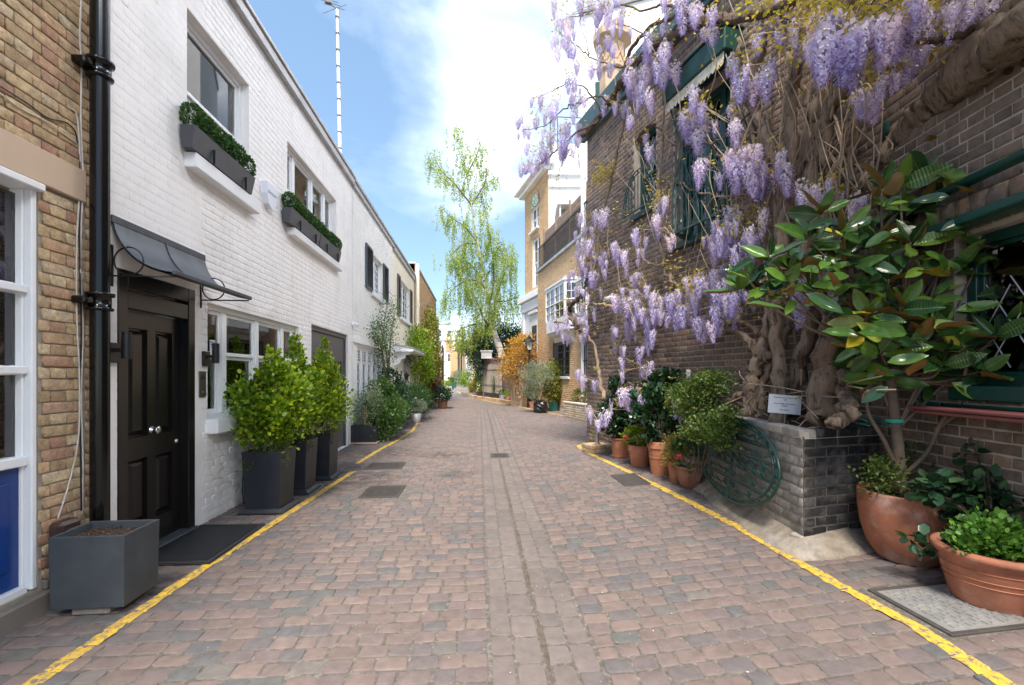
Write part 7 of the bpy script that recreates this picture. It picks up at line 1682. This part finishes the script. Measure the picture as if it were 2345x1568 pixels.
def petal_mat():
    m, t, bs, out = nodes('wisteria_petal'); at = t.nodes.new('ShaderNodeAttribute'); at.attribute_name = 'Col'
    oi = t.nodes.new('ShaderNodeObjectInfo'); c = mixc(t, 1.0, at.outputs['Color'], ramp(t, oi.outputs['Random'], [(0, (.78, .78, .92)), (.35, (1, 1, 1)), (.75, (1.12, 1.10, 1.04)), (1, (1.25, 1.15, 1.02))]), 'MULTIPLY')
    t.links.new(c, bs.inputs['Base Color']); bs.inputs['Roughness'].default_value = .6; bs.inputs['Specular IOR Level'].default_value = .2
    tr = t.nodes.new('ShaderNodeBsdfTranslucent'); mx = t.nodes.new('ShaderNodeMixShader'); mx.inputs[0].default_value = .35; t.links.new(c, tr.inputs['Color']); t.links.new(bs.outputs[0], mx.inputs[1]); t.links.new(tr.outputs[0], mx.inputs[2]); t.links.new(mx.outputs[0], out.inputs['Surface']); return m
M['petal'] = petal_mat()
RM = [raceme(40 + i, f) for i, f in enumerate((1, 1, 1.15, 1.25, .8, .9, 1.1, .7))]
# each mass: (x0,x1,y0,y1 of the hanging tops, offset or -depth, count, length m)
MS = [(1322, 1378, 480, 700, .42, 34, .27), (1330, 1372, 560, 640, .5, 8, .28), (1385, 1425, 560, 600, .38, 9, .27), (1430, 1470, 555, 595, .38, 7, .25), (1455, 1530, 500, 540, .38, 13, .24), (1470, 1520, 455, 470, .36, 4, .22),
      (1408, 1500, 668, 745, .40, 38, .28), (1500, 1560, 670, 715, .42, 18, .27), (1455, 1500, 760, 790, .36, 7, .24), (1555, 1600, 640, 670, .40, 11, .26), (1595, 1660, 625, 680, .42, 19, .27), (1578, 1650, 700, 735, .44, 11, .29), (1452, 1482, 610, 650, .38, 6, .26),
      (1412, 1430, 750, 800, .34, 4, .2), (1418, 1495, 825, 850, .36, 15, .25), (1398, 1470, 895, 935, .55, 19, .27), (1352, 1372, 930, 985, .6, 5, .24), (1445, 1475, 775, 800, .33, 4, .2),
      (1262, 1300, 680, 740, .62, 12, .24), (1300, 1345, 640, 720, .5, 14, .25), (1330, 1375, 735, 765, .45, 9, .22), (1285, 1335, 740, 775, .55, 8, .22), (1325, 1375, 850, 870, .5, 8, .22), (1300, 1350, 590, 640, .5, 8, .2),
      (1650, 1745, 480, 545, .42, 26, .27), (1640, 1700, 500, 560, .5, 12, .28), (1655, 1700, 575, 610, .4, 6, .27), (1600, 1640, 535, 560, .38, 5, .25),
      (1600, 1645, 365, 395, .42, 6, .27), (1670, 1745, 345, 390, .48, 20, .30), (1740, 1800, 350, 395, .48, 12, .28), (1572, 1600, 262, 310, .42, 5, .38), (1600, 1690, 245, 285, .42, 9, .25), (1570, 1600, 205, 240, .45, 5, .28), (1660, 1700, 130, 190, .42, 8, .28), (1700, 1760, 110, 170, .40, 9, .27), (1740, 1800, 20, 80, .4, 8, .25),
      (1435, 1480, 130, 220, .48, 15, .30), (1478, 1540, 60, 150, .50, 20, .32), (1420, 1450, 235, 265, .42, 5, .22), (1442, 1500, 310, 320, .38, 2, .22), (1462, 1486, 330, 350, .35, 2, .22), (1390, 1425, 195, 240, .5, 6, .22), (1600, 1640, 10, 60, .5, 5, .24), (1540, 1600, -10, 40, .6, 8, .25), (1525, 1560, -20, 20, .6, 5, .28),
      (1270, 1310, 30, 110, 1.15, 16, .28), (1310, 1400, 0, 60, .95, 18, .22), (1320, 1400, 90, 160, .85, 14, .22), (1290, 1310, 150, 190, 1.1, 4, .28), (1400, 1440, 20, 70, .8, 7, .2), (1270, 1300, 0, 40, 1.1, 5, .25), (1340, 1420, -40, 10, .95, 10, .24),
      (1222, 1270, 222, 262, 1.15, 14, .20), (1270, 1335, 205, 260, .9, 12, .22), (1187, 1225, 262, 300, 1.3, 11, .22), (1240, 1290, 300, 350, 1.0, 18, .26), (1285, 1325, 290, 330, .85, 9, .22), (1188, 1215, 362, 385, 1.3, 6, .22), (1210, 1250, 330, 370, 1.15, 11, .25), (1325, 1350, 280, 320, .6, 5, .18), (1300, 1340, 340, 380, .8, 3, .15), (1268, 1300, 390, 430, .95, 3, .12),
      (1838, 1900, 415, 440, .40, 10, .22), (1900, 1925, 425, 445, .4, 4, .2), (1952, 1982, 425, 470, -3.7, 4, .22), (1805, 1850, 640, 680, .55, 8, .28), (1850, 1905, 625, 665, .6, 9, .28), (1820, 1850, 680, 700, .6, 3, .25), (1700, 1745, 640, 670, .45, 5, .26), (1660, 1700, 660, 700, .45, 5, .26), (1530, 1560, 895, 925, .55, 4, .2), (1545, 1575, 850, 870, .5, 2, .15), (1890, 1935, 660, 690, .4, 3, .2),
      (1885, 1985, 42, 95, -3.15, 26, .30), (1985, 2090, 25, 75, -3.05, 19, .27), (1790, 1880, 0, 50, .45, 14, .26), (1840, 1880, 60, 100, .45, 6, .24), (2095, 2180, -15, 25, -2.95, 13, .24), (2180, 2270, -30, 5, -2.85, 11, .2), (2060, 2115, 108, 130, -3.2, 5, .22), (2012, 2075, 168, 190, -3.3, 7, .15), (1945, 2000, 218, 240, -3.5, 8, .20), (1905, 1940, 60, 110, -3.3, 6, .28)]
cands = []; tangle = MB()
for (x0, x1, y0, y1, off, n, ln) in MS:
    tops = []
    for _ in range(int(n * .7 + .5)):
        X, Y = random.uniform(x0 - 6, x1 + 6), random.uniform(y0 - 8, y1 + 8)
        if off < 0: p = Vector(P(X, Y, -off + random.uniform(-.14, .14)))
        else: p = wallpt(X, Y, max(.14, off + random.uniform(-.16, .16)))
        l = ln * random.choice((.55, .75, .85, .95, 1.0, 1.1)); d = proj(p)[2]; cands.append((-l / d, tuple(p), l)); tops.append(p)
    if len(tops) > 1:
        tops.sort(key=lambda q_: q_.x + q_.y * .5)
        for a_, b_ in zip(tops, tops[1:]): tangle.tube(smooth_path([a_, (a_ + b_) / 2 + Vector((random.gauss(0, .03), random.gauss(0, .03), random.gauss(.02, .04))), b_ + Vector((0, 0, .02))], 4), random.choice((.003, .004, .006)), 4, caps=False)
cands.sort(); print('racemes', len(cands)); tangle.build('flower_twigs', M['twig'], WS, WORLD, kind='stuff')
Wi = WM[WS.name].inverted()
def rm_matrix(p, l):
    w = l * random.uniform(.75, 1.3); return Matrix.Translation(p) @ Matrix.Rotation(random.uniform(-.12, .12), 4, 'X') @ Matrix.Rotation(random.uniform(-.12, .12), 4, 'Y') @ Matrix.Rotation(random.uniform(0, 6.28), 4, 'Z') @ Matrix.Diagonal((w, w, l, 1))
for k, (_, p, l) in enumerate(cands[:300]):
    o = bpy.data.objects.new('flower_cluster', RM[k % 8]); o.parent = WS; o.matrix_local = Wi @ rm_matrix(p, l); COL.objects.link(o)
Vs, Fs_, Cs = [], [], []; off_ = 0
RMd = []
for me in RM:
    nv = len(me.vertices); v = np.empty(nv * 3, np.float32); me.vertices.foreach_get('co', v); ip = np.empty(len(me.loops), np.int32); me.loops.foreach_get('vertex_index', ip); cc = np.empty(nv * 4, np.float32); me.color_attributes['Col'].data.foreach_get('color', cc); RMd.append((v.reshape(-1, 3), ip.reshape(-1, 3), cc.reshape(-1, 4)))
for k, (_, p, l) in enumerate(cands[300:]):
    v, f, c = RMd[k % 8]; A = np.array(rm_matrix(p, l)); Vs.append(v @ A[:3, :3].T + A[:3, 3]); Fs_.append(f + off_); Cs.append(c * np.array([*[random.uniform(.85, 1.1)] * 3, 1])); off_ += len(v)
if Vs: np_obj('distant_flower_clusters', np_mesh('distant_flower_clusters', np.vstack(Vs), np.vstack(Fs_), M['petal'], colors=np.vstack(Cs)), WS, Matrix.Identity(4), kind='stuff')
# young bronze leaves at the tops of the clusters
lp, ld = [], []
def spray(p, n=22, s=.09):
    for _ in range(n): lp.append(p + Vector((random.gauss(0, s), random.gauss(0, s), random.gauss(0, s * .7)))); ld.append((random.gauss(0, 1), random.gauss(0, 1), random.gauss(-.5, .5)))
for (x0, x1, y0, y1, off, n, ln) in MS:
    for _ in range(max(1, int(n * .30))):
        X, Y = random.uniform(x0, x1), random.uniform(y0, y1) - 8
        p = Vector(P(X, Y, -off)) if off < 0 else wallpt(X, Y, off); spray(p, 12, .07)
for X, Y, off, n in ((1380, 400, .35, 160), (1395, 385, .35, 120), (1370, 415, .4, 100), (1600, 245, .45, 90), (1545, 605, .35, 60), (1470, 640, .35, 50), (1425, 700, .35, 60), (1690, 510, .5, 90), (1715, 500, .5, 60), (1840, 20, .45, 70), (1600, 660, .45, 90), (1560, 655, .42, 60), (1420, 480, .3, 50), (1480, 890, .4, 70), (1450, 905, .5, 60), (1510, 460, .35, 60), (1500, 420, .35, 40), (1790, 650, .5, 60), (1690, 720, .45, 60), (1405, 530, .3, 30)): spray(wallpt(X, Y, off), n, .11)
for X, Y, d in ((1900, 20, 3.1), (1980, 25, 3.1), (2060, 15, 3.0), (2110, 20, 3.0), (2150, 70, 3.0), (2060, 130, 3.2), (2010, 165, 3.3), (2180, 110, 3.0)): spray(Vector(P(X, Y, d)), 26, .08)
for _ in range(170):       # unseen leaves added above the view to shade the wall by the window
    s_ = random.uniform(.4, 4.2); spray(Vector(FN.w(s_, -random.uniform(.1, 1.1), random.uniform(4.3, 5.6))), 60, .2)
np_obj('young_and_shading_leaves', leaf_mesh('young_and_shading_leaves', np.array(lp), np.array(ld), .048, M['lf_bronze']), WS, Matrix.Identity(4), kind='stuff')

# green twine round the stems
tw = MB()
for a, b in (((1925, 925), (2045, 968)), ((1915, 945), (1990, 975)), ((1940, 930), (2040, 975)), ((1990, 975), (2045, 970)), ((1925, 925), (1985, 965))):
    p0, p1 = P(*a, 4.0), P(*b, 3.25); mid_ = [(p0[i] + p1[i]) / 2 for i in range(3)]; mid_[2] -= .02; tw.tube(smooth_path([p0, mid_, p1], 5), .0035, 5)
cc_ = P(2048, 968, 3.20); tw.tube([(cc_[0] + .05 * math.cos(a), cc_[1] + .05 * math.sin(a), cc_[2] + .002 * a) for a in np.linspace(0, 12.5, 40)], .0035, 5, caps=False)
tagit(tw.build('garden_twine', M['twine']), 'bright green twine tying the magnolia back to the old wisteria stump', 'twine')

# small leaved bushes around the planter's far end
def at_wall(X, Y, off, z=None): q = wallpt(X, Y, off); return (q.x, q.y, gz(q.x, q.y))
b0 = at_wall(1600, 1000, .8)
t = thing('bush', 'loose small leaved bush spilling over the far end of the brick planter', 'bush', loc=b0); O_ = Vector((b0[0], b0[1], b0[2])); bl = []
for X, Y, off, r, n in ((1600, 905, .75, .30, 1500), (1630, 880, .7, .24, 1000), (1565, 900, .75, .20, 700), (1640, 985, .95, .22, 1100), (1600, 990, .95, .22, 900), (1665, 955, .9, .15, 420), (1655, 1010, 1.0, .13, 300), (1595, 940, .8, .24, 800), (1545, 930, .7, .14, 300), (1620, 870, .65, .12, 260)):
    q = wallpt(X, Y, off) - O_; bl.append((q.x, q.y, q.z, r, r, r * .75, n))
foliage(t, bl, .030, 'lf_hedge', 'foliage', LEAFR, .3, 11, .4, .8)
m = MB()
for X, Y, off, r, n in ((1600, 905, .75, .30, 0), (1640, 985, .95, .2, 0), (1565, 900, .75, .2, 0), (1650, 880, .7, .2, 0)): q = wallpt(X, Y, off) - O_; m.tube(smooth_path([(0, 0, .2), (q.x * .5, q.y * .5, q.z * .6), (q.x, q.y, q.z)], 4), .010, 5)
m.build('stem', M['barkd'], t)

# ================================================================== MAGNOLIA IN ITS POT
c, h, r = pot_at(2078, 1302, 1128, 196)
h = .50; r = .30
MG = thing('magnolia_tree', 'glossy leaved magnolia in a large bulging terracotta pot by the brick planter', 'potted tree', loc=c); CO = Vector(c)
MB().lathe([(r * .50, 0), (r * .62, h * .04), (r * .80, h * .22), (r * .93, h * .48), (r * .985, h * .72), (r * 1.0, h * .97), (r * .985, h), (r * .91, h), (r * .90, h * .9), (0, h * .9)], 40).build('pot', M['terra'], MG, smooth=True)
MB().lathe([(0, h * .92), (r * .9, h * .91)], 24).build('soil', M['soil'], MG)
dB = proj(c)[2]
def mp_(X, Y, dd=0): return Vector(P(X, Y, dB + dd)) - CO
ML_T = None
def mag_leaf(seed):
    r_ = np.random.default_rng(seed); n = 7; w0 = .19 + r_.uniform(-.02, .03); curl = r_.uniform(-.05, .22); fold = r_.uniform(.04, .12); V = []
    for i in range(n):
        t = i / (n - 1); w = w0 * (math.sin(math.pi * min(1, t ** .85)) ** .75) if 0 < t < 1 else .008; zc = -curl * t * t + .02 * math.sin(t * 9)
        for k, sgn in ((0, -1), (1, -.5), (2, 0), (3, .5), (4, 1)): V.append((sgn * w, t, zc + abs(sgn) * fold * w / .2 + (.006 if k in (1, 3) else 0)))
    nt = len(V); V2 = [(x, y, z - .006) for x, y, z in V]; F = []
    for i in range(n - 1):
        for k in range(4): a = i * 5 + k; F.append((a, a + 1, a + 6, a + 5))
    Fb = [tuple(nt + q for q in reversed(f)) for f in F]
    me = np_mesh('leaf', np.array(V + V2), np.array(F + Fb), [M['mag_top'], M['mag_under']], mi=[0] * len(F) + [1] * len(Fb), smooth=True); return me
def mag_top():
    m, t, bs, out = nodes('magnolia_leaf_top'); c = ramp(t, rand_node(t), [(0, (.018, .060, .022)), (.35, (.045, .115, .026)), (.7, (.095, .20, .03)), (.93, (.17, .28, .04)), (.975, (.30, .38, .06)), (1, (.52, .42, .03))])
    c = mixc(t, 1.0, c, ramp(t, noise(t, 9, 3), [(.3, g(.8)), (.7, g(1.2))]), 'MULTIPLY'); tc_ = t.nodes.new('ShaderNodeTexCoord'); sx = t.nodes.new('ShaderNodeSeparateXYZ'); t.links.new(tc_.outputs['Object'], sx.inputs[0]); ab = t.nodes.new('ShaderNodeMath'); ab.operation = 'ABSOLUTE'; t.links.new(sx.outputs['X'], ab.inputs[0])
    c = mixc(t, ramp(t, ab.outputs[0], [(0.0, g(.6)), (.018, g(0))]), c, (.25, .34, .08)); t.links.new(c, bs.inputs['Base Color']); bs.inputs['Roughness'].default_value = .22; bs.inputs['Specular IOR Level'].default_value = .6
    wv = t.nodes.new('ShaderNodeTexWave'); wv.inputs['Scale'].default_value = 4.5; wv.bands_direction = 'Y'; wv.inputs['Distortion'].default_value = 1; t.links.new(tc_.outputs['Object'], wv.inputs['Vector']); bump(t, bs, wv.outputs['Fac'], .18, .01)
    tr = t.nodes.new('ShaderNodeBsdfTranslucent'); mx = t.nodes.new('ShaderNodeMixShader'); mx.inputs[0].default_value = .15; t.links.new(mixc(t, 1.0, c, (1.4, 1.5, .5), 'MULTIPLY'), tr.inputs['Color']); t.links.new(bs.outputs[0], mx.inputs[1]); t.links.new(tr.outputs[0], mx.inputs[2]); t.links.new(mx.outputs[0], out.inputs['Surface']); return m
M['mag_top'] = mag_top(); M['mag_under'] = mat_plain('rust_felted_leaf_underside', (.24, .135, .03), .75, .2, 9, .2)
MLF = [mag_leaf(i) for i in range(7)]
trunk = [mp_(2060, 1125), mp_(2058, 1060), mp_(2053, 990), mp_(2045, 920), mp_(2040, 850), mp_(2050, 800)]
MB().tube(smooth_path(trunk, 5), np.linspace(.042, .026, 26), 12, lump=.04).build('trunk', M['magbark'], MG, smooth=True)
tips = [(1880, 485, .1), (1762, 590, .2), (1795, 655, .15), (2018, 432, .0), (2146, 348, .1), (2288, 440, -.15), (2205, 410, .1), (1998, 560, -.05), (2085, 555, -.15), (2180, 620, -.2), (2262, 560, -.3), (2325, 650, -.35), (1925, 600, .05), (1985, 722, -.1), (2062, 700, -.2), (2135, 745, -.3), (2200, 800, -.3), (2280, 770, -.4), (2335, 760, -.4), (1960, 790, .0), (2015, 805, -.15), (2095, 790, -.2), (2160, 830, -.25), (2245, 850, -.35), (2110, 470, 0), (2235, 520, -.1), (2325, 480, -.2), (1850, 545, .15), (2330, 860, -.35), (2035, 640, -.1), (1720, 640, .25), (1940, 520, .1), (2170, 540, -.15), (2335, 385, -.3), (2060, 420, .0), (2110, 400, 0), (2240, 380, -.15), (2190, 470, -.1), (2345, 560, -.3), (1700, 660, .2), (1830, 620, .15), (2385, 520, -.25), (2390, 640, -.3), (2395, 760, -.3), (2300, 345, -.1), (2375, 440, -.2)]
hub = {0: (2050, 800), 1: (2010, 700), 2: (2120, 720)}
for i, (X, Y, dd) in enumerate(tips):
    s = mp_(2048, 815) if i % 3 == 0 else (mp_(2052, 985) if i % 7 == 3 else mp_(2044, 860)); e = mp_(X, Y, dd); md_ = (s + e) / 2 + Vector((random.gauss(0, .04), random.gauss(0, .04), -.06))
    MB().tube(smooth_path([s, md_, e], 6), np.linspace(.013, .006, 13), 6).build('branch', M['magbark'], MG, smooth=True)
for path in ([(2055, 1080, 0), (2025, 1010, 0), (1990, 950, .05), (1985, 900, .05), (2000, 860, .05)], [(2060, 1095, 0), (2120, 1040, -.1), (2160, 960, -.2), (2200, 925, -.25), (2215, 870, -.3)], [(2140, 985, -.15), (2200, 945, -.25), (2270, 930, -.35), (2320, 880, -.4), (2380, 830, -.45)], [(2195, 935, -.25), (2205, 880, -.28), (2215, 830, -.3)]): MB().tube(smooth_path([mp_(*q) for q in path], 6), np.linspace(.017, .009, 6 * (len(path) - 1) + 1), 7).build('branch', M['magbark'], MG, smooth=True)
def rot_to(d, up):
    n = d.normalized(); s = n.cross(up); s = s.normalized() if s.length > 1e-4 else Vector((1, 0, 0)); b = s.cross(n); return Matrix(((s.x, n.x, b.x), (s.y, n.y, b.y), (s.z, n.z, b.z))).to_4x4()
cnt = 0
for i, (X, Y, dd) in enumerate(tips):
    e = mp_(X, Y, dd); ph = random.uniform(0, 6.28); nl = 7 if i % 3 else 6
    for k in range(nl):
        if cnt >= 299: break
        a = ph + k * 2.399; el_ = 1.0 - k * .19 + random.uniform(-.2, .2); d = Vector((math.cos(a) * math.cos(el_), math.sin(a) * math.cos(el_), math.sin(el_)))
        ln = random.uniform(.20, .29) * (.8 if k < 2 else 1); mtx = Matrix.Translation(e + d * .012 + Vector((0, 0, -.006 * k))) @ rot_to(d, Vector((random.gauss(-.45, .5), random.gauss(-.85, .5), random.gauss(.55, .4)))) @ Matrix.Diagonal((ln * random.uniform(.95, 1.25), ln, ln, 1))
        o = bpy.data.objects.new('leaf', MLF[(cnt * 5) % 7]); o.parent = MG; o.matrix_local = mtx; COL.objects.link(o); cnt += 1
V_, F_2, mi_ = [], [], []; nn_ = 0
lv = [(np.array([v.co[:] for v in me.vertices]), [tuple(p.vertices) for p in me.polygons], [p.material_index for p in me.polygons]) for me in MLF]
for _ in range(760):
    X, Y = random.uniform(1700, 2420), random.uniform(345, 890)
    if Y < 520 and X < 1990 or Y > 700 and X < 1930 or Y < 440 and X < 2130 or (X < 1830 and Y < 590): continue
    e = mp_(X, Y, random.uniform(-.35, .25)); a = random.uniform(0, 6.28); el_ = random.uniform(-.7, .6); d = Vector((math.cos(a) * math.cos(el_), math.sin(a) * math.cos(el_), math.sin(el_))); ln = random.uniform(.15, .25)
    A = np.array(Matrix.Translation(e) @ rot_to(d, Vector((random.gauss(-.5, .4), random.gauss(-.9, .4), .5))) @ Matrix.Scale(ln, 4)); v, f, mm_ = lv[random.randrange(7)]
    V_.append(v @ A[:3, :3].T + A[:3, 3]); F_2 += [tuple(q + nn_ for q in ff) for ff in f]; mi_ += mm_; nn_ += len(v)
np_obj('inner_leaves', np_mesh('inner_leaves', np.vstack(V_), np.array(F_2), [M['mag_top'], M['mag_under']], mi=mi_, smooth=True), MG, kind='stuff')
foliage(MG, [(-.22, -.02, h + .13, .17, .16, .17, 700), (.1, .05, h + .25, .14, .14, .15, 300), (-.05, -.2, h + .02, .12, .08, .05, 150)], .028, 'lf_hedge', 'underplanting', LEAF2, .3, 12)

# camellia in the near pot with an oregano-like herb
c, h, r = pot_at(2275, 1408, 1270, 232)
h, r = .33, .275
t = thing('flower_pot', 'wide rimmed terracotta pot with bright green herbs and a dark camellia, bottom right', 'plant pot', loc=c)
MB().lathe([(r * .62, 0), (r * .70, .02), (r * .86, h * .62), (r * .87, h * .64), (r * .90, h * .80), (r * 1.0, h * .88), (r * 1.03, h * .93), (r * 1.0, h), (r * .88, h), (r * .85, h * .85), (0, h * .85)], 40).build('pot', M['terra'], t, smooth=True)
for z in (.45, .55, .70): MB().lathe([(r * (.70 + .26 * z) + .000, h * z - .003), (r * (.70 + .26 * z) + .005, h * z), (r * (.70 + .26 * z), h * z + .003)], 40).build('ridge', M['terra'], t)
foliage(t, [(-.10, -.06, h + .10, .18, .15, .14, 1100), (.05, -.12, h + .06, .16, .11, .09, 600), (-.16, -.02, h + .02, .11, .11, .09, 400)], .032, 'lf_herb', 'herb_foliage', LEAFR, .2, 9, .9, .6)
pb = Vector(c)
bl = []
for X, Y, dd, r_, n in ((2260, 1130, .15, .15, 130), (2310, 1180, .1, .18, 200), (2230, 1190, .2, .12, 90), (2170, 1130, .25, .10, 60), (2130, 1115, .28, .09, 44), (2230, 1040, .3, .08, 36), (2320, 1260, .05, .18, 190), (2345, 1100, .1, .12, 90), (2240, 1260, .15, .14, 120), (2120, 1245, .2, .06, 16), (2090, 1240, .22, .04, 8)):
    q = Vector(P(X, Y, proj(c)[2] + dd)) - pb; bl.append((q.x, q.y, q.z, r_, r_, r_, n))
foliage(t, bl, .075, 'lf_dark', 'camellia_foliage', LEAFR, .2, 0, .1, .9, kind='stuff')
m = MB()
for X, Y, dd in ((2260, 1080, .15), (2310, 1130, .1), (2150, 1130, .25), (2230, 1020, .3), (2100, 1240, .2), (2330, 1230, .05)): q = Vector(P(X, Y, proj(c)[2] + dd)) - pb; m.tube(smooth_path([(0, 0, h * .8), (q.x * .4, q.y * .4, h + (q.z - h) * .6), tuple(q)], 5), .006, 5)
m.build('stem', M['barkd'], t)
